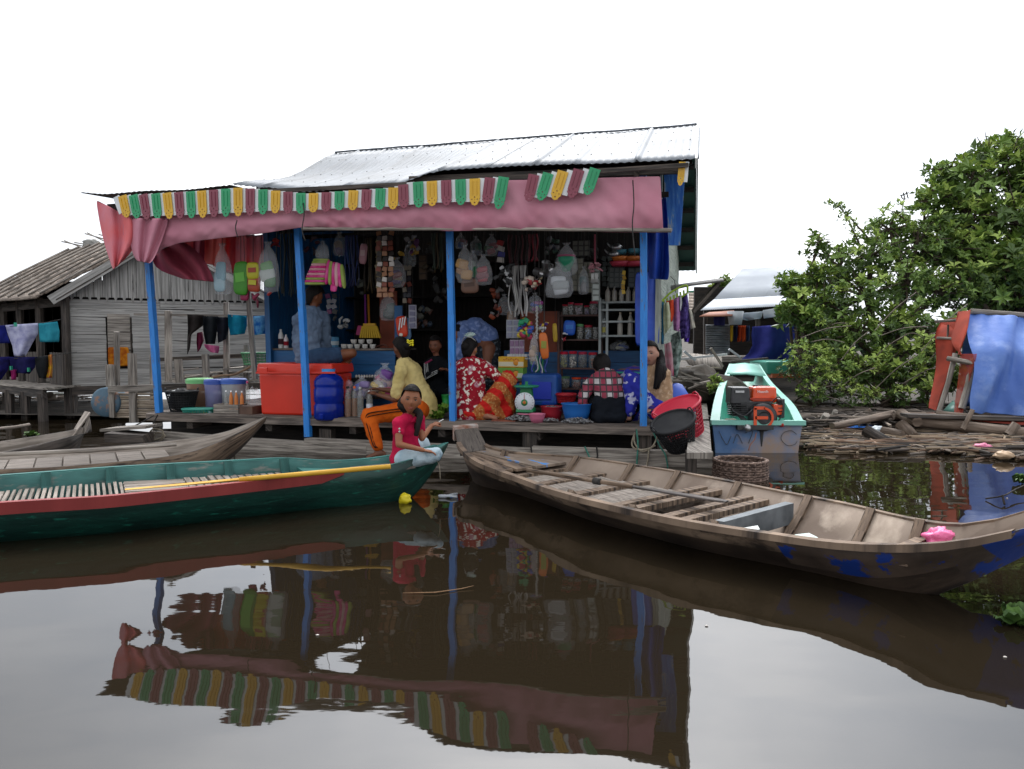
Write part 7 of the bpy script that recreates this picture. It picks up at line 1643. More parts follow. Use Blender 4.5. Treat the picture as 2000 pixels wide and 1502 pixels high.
for a, b in ((wallp(-.03, ztop-.02), pk), (pk, wallp(1.03, ztop-.02))):
    LP('barge_board', MB().beam(a+V3(0, -.29, -.03), b+V3(0, -.29, .03), .03, .15), m_side); LP('soffit', MB().beam(a+V3(0, -.14, -.02), b+V3(0, -.14, .04), .3, .02), m_darkwood)
# roof: two slopes running back from the gable, bark with poles over it
rd = V3(-3.25, 2.7, 0)
def slope(a, b, dr, nn, sgn):
    for k in range(nn):
        q = []
        for t in (k/nn, (k+1)/nn+.01): q.append((a.lerp(b, t), a.lerp(b, t)+dr))
        mb = MB(); rows = []
        for i in range(9):
            s = i/8; rows.append([lerp(q[0][0], q[0][1], s)+Z*(.03*nz3(s*9, k*3.1)+.012), lerp(q[1][0], q[1][1], s)+Z*(.03*nz3(s*9, k*3.1+1)+.03)])
        mb.grid(rows, swap=True); LP('roof_strip', mb, m_thatch, solid=.02)
eL = wallp(-.08, ztop-.03)+V3(-.05, -.25, 0); eR = wallp(1.06, ztop-.05)
slope(eL+V3(0, -.02, 0), pk+V3(0, -.25, .05), rd, 14, 1); slope(eR+V3(0, -.25, 0), pk+V3(0, -.25, .05), rd, 10, 1)
for i in range(9):
    t = (i+.5)/9; a, b = eL, pk+V3(0, -.25, .05); f = i/8.5
    p = a.lerp(b, .02)+rd*f; q = a.lerp(b, .98)+rd*f; LP('roof_pole', MB().tube([p+Z*.07, p.lerp(q, .5)+Z*.09, q+Z*.08], .022, 6), m_greywood)
for i in range(7):
    a = pk+rd*(.35+.09*i)+V3(0, -.2, .06); LP('ridge_stick', MB().tube([a+V3(.25, 0, .0), a+V3(-.25-.1*(i % 3), .0, .10+.05*(i % 4))], .012, 5), m_greywood)
LP('ridge_rag', crumple(pk+rd*.72+V3(0, -.2, .12), (.16, .1, .1), 4), mat('pale rag', hexc('8c8a84'), hexc('6f6d66'), sc=6))
# porch below the left slope
zp = zf(100, 748, YC+.5); zt_ = zf(100, 590, YC+.4)
pr0 = cA+V3(0, -.1, 0); d = Vector((rd.x, rd.y, 0)).normalized()
for i, s in enumerate((.0, 1.15, 2.1, 3.0)):
    p = pr0+d*s; LP('porch_post', MB().beam((p.x, p.y, zp-.5), (p.x, p.y, ztop+.05), .09, .09), m_darkwood)
LP('eave_beam', MB().beam(pr0+Z*(ztop-pr0.z-.05), pr0+d*4+Z*(ztop-pr0.z-.08), .06, .14), m_darkwood)
inn0 = pr0+V3(.9, 1.6, 0)
for k in range(24):
    p = P(-120+k*15, 660, 14.9); LP('inner_wall_plank', MB().box((p.x, p.y, (zp+ztop)/2+.1), (.3, .03, ztop-zp+.8), Matrix.Identity(3)), m_blackwood)
for k in range(11):
    o = k*.17; a = pr0+d*(-.1)+V3(.0, -.55+o, 0); b = a+d*4.2; LP('porch_floor_board', MB().beam((a.x, a.y, zp-.02), (b.x, b.y, zp-.03), .16, .03, jit=.006), m_greywood)
a = pr0+V3(0, -.6, 0); b = a+d*4.2
LP('porch_edge_beam', MB().beam((a.x, a.y, zp-.1), (b.x, b.y, zp-.1), .06, .12), m_darkwood)
for k in range(6): p = a+d*(k*.75+.1); LP('stilt', MB().beam((p.x, p.y, zp-.1), (p.x, p.y, -.3), .1, .1), m_darkwood)
for k in range(14):
    if 5 <= k <= 8: continue
    p = pr0+d*(.05+k*.13)+V3(0, -.05, 0); LP('parapet_board', MB().box((p.x, p.y, zp+.26), (.12, .02, .52), Matrix.Rotation(math.atan2(d.y, d.x), 3, 'Z'), jit=.004), m_darkwood)
for s, t in ((0, .45), (.0, .55)):
    pass
fl = wallp(0, zbot-.05); LP('sill_beam', MB().beam(wallp(0, zbot-.05)+V3(0, -.05, 0), wallp(1, zbot-.05), .1, .14), m_darkwood)
for k in range(6): p = wallp(k/5.2, 0); LP('stilt', MB().beam((p.x, p.y, zbot), (p.x, p.y, -.3), .12, .12), m_darkwood)
# laundry at the porch
def line(pts, Y, label): one('clothes_line', MB().tube([P(x, y, Y) for x, y in pts], .006, 5), m_rope_k, label, 'line')
YL = 11.2
line([(-60, 648), (30, 636), (90, 630), (118, 624)], YL, 'upper clothes line across the dark porch'); line([(-60, 700), (50, 700), (100, 694), (150, 688)], YL, 'lower clothes line and rail across the porch')
for rw, a_, b_, lb in [([(-30, 638, 12, 635), (-28, 655, 14, 652), (-26, 672, 20, 670)], '1c2470', '141a58', 'deep blue cloth at the left edge on the upper line'), ([(10, 635, 74, 631), (16, 655, 74, 652), (24, 675, 62, 673), (28, 696, 50, 695)], 'b4b4cc', '8c8cb0', 'pale lilac lace edged cloth on the upper porch line'),
    ([(75, 632, 112, 628), (76, 648, 116, 646), (78, 668, 115, 668)], '2f8c9c', '24788a', 'turquoise shirt on the upper porch line'), ([(-30, 697, 20, 697), (-30, 720, 16, 722), (-28, 742, 2, 742)], '1e1c58', '16143c', 'dark violet cloth at the left of the lower line'),
    ([(18, 697, 72, 697), (20, 715, 68, 718), (26, 728, 58, 730)], '14143c', '1e1c4c', 'dark navy garment in the middle of the lower line'), ([(68, 697, 96, 695), (70, 720, 94, 720), (76, 738, 90, 740)], '16181a', '202224', 'black garment on the lower porch line'),
    ([(95, 694, 101, 692), (96, 715, 102, 714), (90, 738, 102, 738)], 'c8981c', '8c1c3c', 'narrow yellow and red scarf on the lower porch line'), ([(20, 722, 32, 722), (22, 732, 32, 732), (22, 742, 31, 742)], '8c1c5a', '6a1444', 'magenta cloth hanging under the navy garment')]:
    garment(rw, YL-.03, cloth('laundry '+lb[:12]+a_, a_, b_, sc=9), lb, 'laundry', name='laundry', amp=.035)
for x, y in ((30, 634), (22, 719), (56, 722)): one('clothes_peg', MB().box(P(x, y, YL-.08), (.02, .04, .06)), col('2a9a7a'), {30: 'green peg on the lilac cloth', 22: 'green peg at the left of the navy garment', 56: 'green peg at the right of the navy garment'}[x], 'peg')
# laundry on the rail beside the house
YM = 10.6
def fpost(x0, y0, x1, y1, w, Y, label, m=m_greywood): one('fence_post', MB().beam(P(x0, y0, Y), P(x1, y1, Y), w, w, up=V3(0, 1, 0), jit=.006), m, label, 'post')
for a_ in [(329, 745, 329, 607, .075, 10.6, 'tall grey post carrying the clothes rail near the first blue post'), (443, 745, 442, 590, .07, 10.7, 'tall thin post in the middle of the laundry'), (498, 740, 484, 560, .06, 10.2, 'leaning grey post at the right end of the laundry'), (351, 748, 348, 702, .085, 10.4, 'short grey fence post right of the first blue post'),
           (403, 745, 401, 692, .075, 10.4, 'short fence post under the black clothes'), (482, 742, 481, 674, .06, 10.8, 'thin fence post beside the green crate'), (217, 760, 215, 712, .085, 10.2, 'short post at the left end of the bamboo gate'), (229, 758, 227, 648, .055, 10.3, 'tall thin post left of the orange cloth'),
           (262, 825, 258, 690, .085, 9.9, 'grey post in the middle of the bamboo gate'), (299, 820, 298, 692, .05, 10.0, 'thin grey post behind the first blue post'), (221, 815, 219, 758, .07, 9.9, 'left upright of the bamboo gate')]: fpost(*a_)
one('rail', MB().beam(P(262, 614, YM), P(520, 618, YM), .03, .03), m_greywood, 'long rail holding the black and blue laundry', 'rail')
one('rail', MB().beam(P(300, 703, YM+.1), P(500, 694, YM+.3), .03, .05, jit=.006), m_darkwood, 'lower fence rail beside the grey house', 'rail')
one('beam', MB().beam(P(212, 760, 9.85), P(312, 757, 9.85), .06, .085, jit=.006), m_greywood, 'grey beam across the top of the bamboo gate', 'beam')
bg_ = thing('bamboo_gate', 'panel of stacked pale bamboo sticks left of the first blue post', 'gate', P(262, 808, 9.95))
m_bam = mat('pale bamboo', hexc('8a7a68'), hexc('b4a490'), sc=3, st=(1, 6, 6), rough=.7, rv=.25, uv=True)
for k in range(11):
    y = 770+k*4.4; MB().tube([P(224, y, 9.95), P(265, y+random.uniform(-1, 1), 9.93), P(308+random.uniform(-4, 10), y+random.uniform(-1, 1), 9.9)], .016, 6).build('bamboo_stick', m_bam, bg_)
for rw, a_, b_, lb in [([(366, 614, 398, 616), (367, 640, 396, 636), (366, 665, 374, 652), (366, 692, 371, 680)], '1c1816', '2a2422', 'dark brown long sleeved top, leftmost on the rail'), ([(396, 617, 425, 618), (397, 645, 424, 645), (402, 672, 420, 672)], '14181c', '1c2024', 'black shirt second on the rail'),
    ([(424, 619, 447, 620), (424, 645, 446, 645), (426, 670, 442, 662)], '12141c', '1a1c26', 'black trousers third on the rail'), ([(445, 614, 482, 617), (446, 636, 482, 636), (450, 655, 478, 652)], '0f6c8c', '14809c', 'teal top on the rail'),
    ([(488, 618, 520, 616), (489, 635, 522, 635), (494, 655, 518, 652)], '1c5aa4', '6aa4cc', 'blue and pale blue patterned shirt right of the leaning post'), ([(518, 614, 534, 612), (519, 632, 534, 632), (522, 645, 534, 645)], 'a01c2c', '8c1424', 'red cloth at the right end of the rail'),
    ([(385, 650, 395, 648), (384, 668, 398, 665), (386, 688, 392, 680)], '5a1430', '4a1028', 'dark wine red cloth below the brown top'), ([(398, 672, 428, 676), (402, 680, 428, 684), (412, 688, 426, 690)], 'b0507c', 'c46a90', 'bright pink cloth hanging under the black shirt')]:
    garment(rw, YM-.05, cloth('rail laundry '+lb[:14]+a_, a_, b_, sc=9), lb, 'laundry', name='laundry', amp=.035)
lattice('crate', 'pale green plastic crate on the bank behind the cool box', P(508, 712, 10.4), .22, .25, .16, col('4a8a5c'), None, nu=26, nv=4, sy=.6, handles=False, cat='crate')
# debris between house and shop, bank strip, drum and mug
bank = MB(); bank.grid([[V3(x, y, .05+.06*nz3(x, y, 2)) for x in (-16, -13, -10, -8, -6, -4.4)] for y in (11.6, 12.4, 13.5, 15)], sm=True)
m_mud = mat('muddy bank', hexc('2a241d'), hexc('4a4136'), sc=4, rough=.9, bump=.8, bsc=12)
bk_ = bank.build('river_bank', m_mud); bk_['kind'] = 'structure'
rnd = random.Random(11)
for i in range(16):
    x = rnd.uniform(330, 500); y = rnd.uniform(722, 745); a = P(x-rnd.uniform(20, 50), y+rnd.uniform(-4, 4), 10.9+rnd.uniform(-.4, .4)); b = P(x+rnd.uniform(20, 50), y+rnd.uniform(-10, 4), 10.9+rnd.uniform(-.4, .4))
    one('loose_plank', MB().beam(a, b, rnd.uniform(.04, .12), .02, jit=.005), m_greywood, 'loose grey plank in the heap between the grey house and the shop', 'plank', 'planks heaped behind the fence')
one('bent_branch', MB().tube(catmull([P(400, 742, 10.3), P(430, 734, 10.3), P(455, 732, 10.3), P(470, 726, 10.3), P(492, 715, 10.3)], 4), .018, 6), mat('peeled branch', hexc('8a6e54'), hexc('6a5440'), sc=6), 'bent pale branch lying over the plank heap', 'branch')
one('heap_base', MB().grid([[P(x, 748-10*abs(math.sin(x*.05))*(1-abs(i-1)), 10.9+i*.3) for x in range(320, 540, 12)] for i in range(3)]), m_mud, 'dark muddy heap under the loose planks', 'mud heap')
dr = thing('oil_drum', 'old blue and rust drum end standing half in the water left of the bamboo gate', 'drum', P(203, 815, 9.9)); Rq = Matrix.Rotation(R_(90), 3, 'X')
c = P(205, 786, 9.9); MB().lathe(c, [(.001, .0), (.18, 0), (.2, -.02), (.2, -.5), (.001, -.5)], 26, R=Rq).build('body', mat('rusty blue drum', hexc('3c5464'), hexc('5a7484'), sc=3, rough=.7, c3=hexc('8a6a58'), sc3=4, lo3=.5, hi3=.56), dr)
mg = thing('mug', 'pale enamel mug lying at the water edge under the porch', 'mug', PZ(105, 784, 0)); MB().lathe(PZ(105, 786, 0)+Z*.08, [(.07, 0), (.08, .15), (.075, .15), (.06, .01)], 18, R=Matrix.Rotation(R_(60), 3, 'X')).build('body', col('a89a8a'), mg)
def sticks(name, label, region, n, seed, mats, zmax=.05, L0=.15, L1=.9, r=.008, ang=.35):
    """drift of floating sticks and stems"""
    rnd = random.Random(seed); mbs = [MB() for _ in mats]
    for i in range(n):
        x, y = region(rnd); p = PZ(x, y, 0); z = rnd.uniform(.0, zmax); a = rnd.gauss(0, ang)+(math.pi/2 if rnd.random() < .06 else 0); L = rnd.uniform(L0, L1); d = V3(math.cos(a), math.sin(a), rnd.gauss(0, .03)); rr = r*rnd.uniform(.5, 1.6)
        mid = V3(0, 0, 1)*rnd.uniform(-.01, .02)
        mbs[i % len(mats)].tube([p-d*L/2+Z*z, p+Z*z+mid+d.cross(Z)*rnd.uniform(-.04, .04), p+d*L/2+Z*z], [rr, rr*1.1, rr*.7], 5)
    return [tag(recenter(mb.build(name, m, None)), label[j], 'debris', kind='stuff') for j, (mb, m) in enumerate(zip(mbs, mats))]
m_st1 = mat('grey stick', hexc('5a5048'), hexc('82766a'), sc=4, rough=.9); m_st2 = mat('brown stem', hexc('4c3a2c'), hexc('785e4a'), sc=4, rough=.9); m_st3 = mat('dark stick', hexc('1e1914'), hexc('332a22'), sc=4, rough=.9); m_st4 = mat('straw stem', hexc('74634e'), hexc('8a7862'), sc=4, rough=.9)
sticks('drift_debris', ['thin grey drift sticks along the bank under the left porch', 'thin dark drift sticks along the bank under the left porch'], lambda r: (r.uniform(-60, 205), r.gauss(784, 6)), 260, 3, [m_st1, m_st3], L1=.7)
# small moored stub boat behind the leftmost boats
one('boat_board', MB().beam(P(213, 838, 8.5), P(300, 832, 8.4), .3, .03), m_greywood, 'flat grey board floating between leftmost boat and shop', 'board')
one('boat_stub', MB().box(P(255, 850, 8.3)-Z*.02, (.42, .3, .1), jit=.02), m_darkwood, 'dark block of old pontoon behind the grey boats', 'pontoon')
for pts, lb in [([(300, 812), (285, 820), (262, 832), (240, 840)], 'tangled dark mooring rope at the left corner of the deck'), ([(308, 810), (300, 830), (310, 850)], 'dark rope hanging at the left corner of the deck')]: one('rope', MB().tube(catmull([PV(x, y, -.1) for x, y in pts], 5), .008, 5), m_rope_k, lb, 'rope')
for pts, lb in [([(292, 845), (300, 838), (318, 842), (315, 855), (300, 858), (306, 845), (322, 850), (312, 862)], 'loop of pale rope on the pontoon beam at the left')]: one('rope', MB().tube(catmull([PV(x, y, -.2) for x, y in pts], 5), .009, 6), m_rope_w, lb, 'rope')
# far wooded shore so that the river has an edge
def foliage(mb, c, r, n, seed, leaf=.1, flat=.75, lobes=7):
    """leaf faces spread through an uneven crown: many small tufts on branching lobes"""
    rnd = random.Random(seed); cs = []
    for i in range(lobes):
        a = rnd.uniform(0, 6.28); e = rnd.uniform(-.5, 1.3); q = rnd.uniform(.35, .85); cs.append((Vector(c)+V3(math.cos(a)*math.cos(e)*r*q, math.sin(a)*math.cos(e)*r*q, math.sin(e)*r*q*flat), r*rnd.uniform(.28, .5)))
    for i in range(n):
        cc, rr = cs[i % lobes]; d = V3(rnd.gauss(0, 1), rnd.gauss(0, 1), rnd.gauss(0, 1)).normalized(); p = cc+d*rr*(rnd.random()**.4)
        for k in range(3):
            t = V3(rnd.gauss(0, 1), rnd.gauss(0, 1), rnd.gauss(.2, .6)).normalized(); s = t.cross(V3(rnd.gauss(0, 1), rnd.gauss(0, 1), rnd.gauss(0, 1))).normalized(); L = leaf*rnd.uniform(.7, 1.3); b0 = len(mb.v)
            mb.v += [p, p+t*L*.5+s*L*.22, p+t*L, p+t*L*.5-s*L*.22]; mb.face((b0, b0+1, b0+2, b0+3), [(0, 0)]*4)
m_farleaf = mat('far foliage', hexc('2c3f1e'), hexc('4a5c2c'), sc=1.2, rough=.8)
wood = MB()
for i in range(60):
    x = -70+i*2.4+random.uniform(-1, 1); foliage(wood, V3(x, 62+random.uniform(-4, 6), 1.2+random.uniform(0, .6)), random.uniform(1.6, 2.4), 160, i, leaf=.5)
wd = wood.build('far_wood', m_farleaf); tag(recenter(wd), 'low dark green tree line on the far shore behind the houses', 'trees', kind='stuff')
fs_ = MB(); fs_.grid([[V3(x, y, .3+.3*nz3(x*.1, y)) for x in range(-110, 111, 10)] for y in (58, 64, 90)]); q = fs_.build('far_shore', m_mud); q['kind'] = 'structure'
one('tarpaulin', MB().grid([[P(x, y, 18) for x in (-60, -20, 8)] for y in (565, 590, 640)]), cloth('pale blue far tarp', '5a7ab0', '8a9ac0'), 'pale blue tarpaulin seen left of the porch at the left edge', 'tarpaulin', solid=.02)
# ================================================================ RIGHT: MOTORBOAT, HOUSES, TENT RAFT, DEBRIS, TREES
m_mint = mat('mint fibreglass', hexc('3f9c84'), hexc('57b09a'), sc=2, rough=.4, spec=.5); m_mint2 = mat('pale mint rim', hexc('7ab8a6'), hexc('8ac4b4'), sc=3, rough=.45)
m_trans = mat('blue grey transom', hexc('4a6a94'), hexc('6a86a8'), sc=2, rough=.6, c3=hexc('9a8474'), sc3=1.6, lo3=.45, hi3=.62)
mbt = thing('motor_boat', 'mint green fibreglass motorboat moored stern-on beside the walkway', 'motorboat', PZ(1478, 880, 0))
ST = [(1391, 827, 1567, 828, 8.15), (1398, 786, 1547, 792, 9.2), (1407, 755, 1520, 764, 10.4), (1417, 737, 1500, 742, 11.4), (1427, 712, 1481, 712, 12.8)]
LL = catmull([P(a, b, Y) for a, b, c, d, Y in ST], 5); RR = catmull([P(c, d, Y) for a, b, c, d, Y in ST], 5); n_ = len(LL)
out, inn = [], []
for i in range(n_):
    a, b = LL[i], RR[i]; t = i/(n_-1); kz = lerp(-.1, .45, t**3); fl = lerp(.05, .14, t); w = (b-a)
    ro = [a, a+w*.03+Z*((kz-a.z)*.5), a+w*fl+Z*(kz-a.z), (a+b)/2+Z*(kz-.03-(a.z+b.z)/2), b-w*fl+Z*(kz-b.z), b-w*.03+Z*((kz-b.z)*.5), b]; out.append(ro)
    ri = [a+w*.07, a+w*.09+Z*((kz+.06-a.z)*.6), a+w*.16+Z*(max(kz+.08, .05)-a.z), (a+b)/2+Z*(max(kz+.08, .05)-(a.z+b.z)/2), b-w*.16+Z*(max(kz+.08, .05)-b.z), b-w*.09+Z*((kz+.06-b.z)*.6), b-w*.07]; inn.append(ri)
mb = MB(); mb.grid(out, sm=False); b0 = len(mb.v); mb.grid(inn, mi=0, sm=True); mb.build('hull', m_mint, mbt)
for side, q in ((0, -1), (6, 1)):
    rows = [[], [], [], []]
    for ro, ri in zip(out, inn):
        o, i2 = ro[side], ri[side]; d = (i2-o).normalized(); rows[0].append(o-d*.025+Z*.012); rows[1].append(i2+d*.01+Z*.016); rows[2].append(i2+d*.01-Z*.02); rows[3].append(o-d*.025-Z*.03)
    MB().grid(rows+[rows[0]], sm=False).build('gunwale', m_mint2, mbt)
tq = out[0]; tr = MB(); tr.v = [p+V3(0, -.006, 0) for p in tq]+[p+V3(0, .05, 0) for p in tq]
tr.face(list(range(7)), [(p.x, p.z) for p in tq]); tr.face(list(range(13, 6, -1)), [(p.x, p.z) for p in tq]); 
for i in range(6): tr.face((i, i+1, i+8, i+7), [(0, 0)]*4)
tr.face((6, 0, 7, 13), [(0, 0)]*4); tr.build('transom', m_trans, mbt)
MB().beam(tq[0]+V3(-.02, -.02, .015), tq[6]+V3(.02, -.02, .015), .07, .05).build('transom_cap', m_mint2, mbt)
i1 = int(n_*.78); dk = [[LL[i]+Z*.005, (LL[i]+RR[i])/2+Z*.03, RR[i]+Z*.005] for i in range(i1, n_)]; MB().grid(dk).build('bow_deck', m_mint2, mbt, solid=.02)
for f, zz in ((.62, -.1), (.12, -.16)):
    i = int(n_*f); a, b = inn[i][0], inn[i][6]; MB().box((a+b)/2+Z*zz, ((b-a).length*.96, .34, .03)).build('seat', m_mint, mbt)
    MB().box((a+b)/2+Z*(zz-.1)+V3(0, -.16, 0), ((b-a).length*.92, .02, .18)).build('seat_front', m_mint, mbt)
one('sack', crumple(inn[6][1]+V3(.14, .1, -.05), (.12, .3, .09), 3), cloth('dirty sack', '8a8478', '6a6458'), 'dirty beige sack inside the left side of the motorboat', 'sack')
def textmesh(txt, size, M, m, parent, name='lettering', ext=.002):
    c = bpy.data.curves.new('txt', 'FONT'); c.body = txt; c.size = size; c.extrude = ext; c.align_x = 'CENTER'; c.align_y = 'CENTER'; o = bpy.data.objects.new('txt', c); COL.objects.link(o)
    me = bpy.data.meshes.new_from_object(o.evaluated_get(bpy.context.evaluated_depsgraph_get())); bpy.data.objects.remove(o)
    me.name = name; me.transform(wmat(parent).inverted() @ M); me.materials.clear(); me.materials.append(m); o = bpy.data.objects.new(name, me); COL.objects.link(o); o.parent = parent; o['kind'] = 'stuff'; return o
m_scr = mat('scratched line', hexc('4a4a48'), rough=.8)
for pts in ([(1404, 842), (1412, 858), (1420, 868), (1428, 852)], [(1432, 866), (1440, 848), (1450, 866)], [(1455, 846), (1470, 842), (1462, 866)], [(1556, 848), (1545, 841), (1530, 846), (1526, 858), (1538, 870), (1552, 868), (1557, 862)]):
    MB().tube(catmull([P(x, y, tq[0].y-.02) for x, y in pts], 5), .0032, 4).build('scratched_letter', m_scr, mbt)
MB().tube(catmull([P(x, y, 8.0) for x, y in ((1477, 845), (1474, 858), (1466, 868), (1462, 880))], 4), .006, 6).build('hose', col('9a6a5a'), mbt)
# engine
m_or = plastic('engine orange', 'e04c0c', .25, coat=.3); m_dk = mat('engine black', (.016, .016, .018), (.03, .03, .03), sc=9, rough=.35); m_cast = mat('dark cast metal', (.06, .06, .06), (.03, .03, .03), sc=9, rough=.45, metal=.6)
YE = 8.2; E = lambda x, y, dy=0: P(x, y, YE+dy)
en = thing('outboard_engine', 'orange and black petrol engine mounted on the stern of the mint motorboat', 'engine', E(1470, 845))
u = YE/FPX
MB().box(E(1488, 770, .12), (50*u, .22, 32*u), taper=.94).build('fuel_tank', m_or, en, bevel=.03); MB().box(E(1488, 779, -.01), (46*u, .012, 3*u)).build('tank_seam', col('a82c0c'), en)
textmesh('Huanih', .042, Matrix.Translation(E(1490, 765, -.012)) @ Matrix.Rotation(R_(90), 4, 'X'), col('e8e4e0'), en); MB().lathe(E(1475, 757, .12), [(.03, 0), (.03, .03), (.001, .03)], 14).build('tank_cap', m_dk, en)
MB().box(E(1441, 772, .1), (40*u, .22, 34*u), taper=.9).build('air_filter', m_dk, en, bevel=.02); MB().box(E(1445, 765, -.02), (17*u, .01, 4*u)).build('filter_badge', m_steel, en)
MB().box(E(1470, 795, .12), (62*u, .26, 26*u)).build('engine_block', m_cast, en, bevel=.01)
for i in range(6): MB().box(E(1440, 790+i*4, .05), (30*u, .24, 1.6*u)).build('cooling_fin', m_cast, en)
Rd2 = Matrix.Rotation(R_(90), 3, 'X'); cR = E(1489, 815, -.05)
MB().lathe(cR, [(.001, .05), (21*u, .05), (27*u, .035), (28*u, 0), (28*u, -.12)], 30, R=Rd2).build('recoil_cover', m_dk, en)
MB().lathe(cR+V3(0, -.056, 0), [(10*u, 0), (13*u, .004), (13*u, -.004)], 24, R=Rd2).build('recoil_ring', m_cast, en)
lg = MB()
for a, b in (((1475, 797), (1475, 835)), ((1473, 797), (1494, 797)), ((1475, 816), (1500, 816)), ((1473, 835), (1494, 835))): lg.beam(P(*a, YE-.115), P(*b, YE-.115), .034, .008, up=V3(0, 1, 0))
for g in range(12):
    a0, a1 = -1.45+g*.24, -1.45+(g+1)*.24; lg.beam(P(1490+19*math.cos(a0), 816+19*math.sin(a0), YE-.115), P(1490+19*math.cos(a1), 816+19*math.sin(a1), YE-.115), .026, .008, up=V3(0, 1, 0))
lg.build('emblem', m_or, en, kind='stuff')
MB().box(E(1515, 800, .0), (18*u, .14, 22*u)).build('side_cowl', m_or, en, bevel=.01)
MB().box(E(1524, 797, .0), (11*u, .12, 38*u)).build('muffler_guard', m_dk, en, bevel=.012)
for i in range(5): MB().box(E(1524, 783+i*7, -.065), (9*u, .01, 2*u)).build('guard_slot', m_cast, en)
MB().box(E(1470, 833, -.02), (70*u, .2, 9*u)).build('mounting_plate', m_dk, en); MB().beam(E(1435, 800, .0), E(1462, 830, -.03), .05, .05).build('bracket', m_dk, en)
MB().sphere(E(1459, 836, -.12), .045, 16, 12).build('starter_knob', m_steel, en); MB().beam(E(1487, 838, -.05), E(1487, 872, -.05), .05, .04, tw=.3).build('shaft_leg', m_cast, en)
MB().tube(catmull([E(1440, 790, -.03), E(1430, 800, -.06), E(1452, 812, -.1), E(1470, 800, -.1)], 4), .008, 6).build('cable', m_dk, en); MB().tube(catmull([E(1505, 788, -.05), E(1522, 775, -.08), E(1530, 800, -.09), E(1518, 828, -.08)], 4), .008, 6).build('cable', m_dk, en)
MB().sphere(E(1527, 829, -.08), .03, 10, 8).build('red_cap', col('b82c1c'), en)
# second mint boat behind
b2 = thing('motor_boat', 'second mint boat with an orange underside, half hidden by the bush', 'motorboat', P(1560, 740, 13.6))
MB().box(P(1565, 717, 13.6), (1.5, .9, .24), taper=1.08).build('hull', m_mint, b2, bevel=.03); MB().box(P(1565, 732, 13.5), (1.35, .85, .07)).build('underside', col('a85a34'), b2)
# old grey boat and poles behind the walkway
ob = thing('old_boat', 'old grey wooden boat lying behind the walkway, full of sticks', 'boat', P(1380, 715, 14)); 
rows = [[P(1335, 690, 14), P(1338, 702, 13.9), P(1345, 712, 13.8)], [P(1375, 694, 13.8), P(1375, 708, 13.6), P(1378, 720, 13.5)], [P(1410, 698, 13.6), P(1410, 712, 13.4), P(1412, 722, 13.3)]]; MB().grid(rows).build('side', m_greywood, ob, solid=.04)
for i in range(9): MB().tube([P(1350+i*6, 704-(i % 3)*3, 13.9), P(1362+i*6, 692+(i % 4)*3, 14.1)], .02, 5).build('stick', m_greywood, ob)
for x0, y0, x1, y1, Y, m, lb in [(1325, 702, 1420, 692, 12.6, col('a8a8a8'), 'long white pole lying level behind the walkway'), (1388, 680, 1412, 716, 12.2, m_plankL, 'pale stick leaning on the old grey boat'), (1336, 686, 1358, 704, 12.4, col('9aa0a4'), 'pale grey board leaning left of the white pole'), (1424, 682, 1446, 698, 13.4, col('b0b4b8'), 'white board leaning in front of the zinc hut'), (1340, 716, 1405, 718, 12.0, m_rope_w, 'thin pale line strung behind the walkway'), (1428, 706, 1500, 700, 12.8, m_darkwood, 'dark beam lying in front of the violet tarpaulin')]:
    one('pole', MB().beam(P(x0, y0, Y), P(x1, y1, Y), .05 if 'thin' not in lb else .015, .035 if 'thin' not in lb else .015), m, lb, 'pole')
rnd = random.Random(5)
for i in range(22):
    x, y = rnd.uniform(1310, 1372), rnd.uniform(728, 752); Y = 10.6+rnd.uniform(-.6, 1.2); one('loose_stick', MB().beam(P(x-rnd.uniform(8, 22), y+rnd.uniform(-8, 8), Y), P(x+rnd.uniform(8, 22), y+rnd.uniform(-8, 8), Y), rnd.uniform(.02, .09), .02, jit=.004), m_greywood if i % 3 else m_plankL, 'loose grey stick in the scrap heap beside the walkway', 'stick', 'sticks in the heap by the walkway')
one('scrap_heap', crumple(P(1348, 752, 11.3)-Z*.1, (.8, .6, .35), 8), m_mud, 'dark heap of scrap behind the walkway', 'heap')
# houses behind
m_zfar = mat('pale far zinc', hexc('b8bcc2'), hexc('c6cace'), sc=1.5, rough=.7, spec=.2); m_zwall = mat('corrugated grey wall', hexc('6a6e70'), hexc('8a8e90'), sc=3, rough=.6, rv=.1)
fh = thing('zinc_house', 'house with a broad pale zinc roof behind the motorboat, partly behind the bush', 'house', P(1480, 690, 17)); FH = lambda nm, mb, m, **k: mb.build(nm, m, fh, **k)
def sheet(name, q, m, nc=30, wave=.012, nr=3, **k):
    rows = [[lerp(lerp(q[0], q[1], j/nc), lerp(q[3], q[2], j/nc), i/nr)+Z*wave*math.sin(j*math.pi) + V3(0, -1, .3)*wave*math.cos(j*math.pi) for j in range(nc+1)] for i in range(nr+1)]
    return FH(name, MB().grid(rows), m, solid=.004)
for i in range(5):
    xa, xb = lerp(1450, 1640, i/5), lerp(1450, 1640, (i+1)/5); ya, yb = lerp(525, 512, i/5), lerp(525, 512, (i+1)/5); xc, xd = lerp(1368, 1640, i/5), lerp(1368, 1640, (i+1)/5); yc, yd = lerp(606, 592, i/5), lerp(606, 592, (i+1)/5)
    xm0, xm1 = lerp(xa, xc, .68), lerp(xb, xd, .68); ym0, ym1 = lerp(ya, yc, .74), lerp(yb, yd, .74)
    sheet('roof_sheet', [P(xa, ya, 18.5), P(xb, yb, 18.5), P(xm1, ym1, 16.6), P(xm0, ym0, 16.6)], m_zfar); sheet('roof_sheet', [P(xm0, ym0, 16.6), P(xm1, ym1, 16.6), P(xd, yd, 15.2), P(xc, yc, 15.2)], m_zfar)
FH('back_wall', MB().box(P(1500, 650, 18), (3.6, .1, 2.2)), m_blackwood)
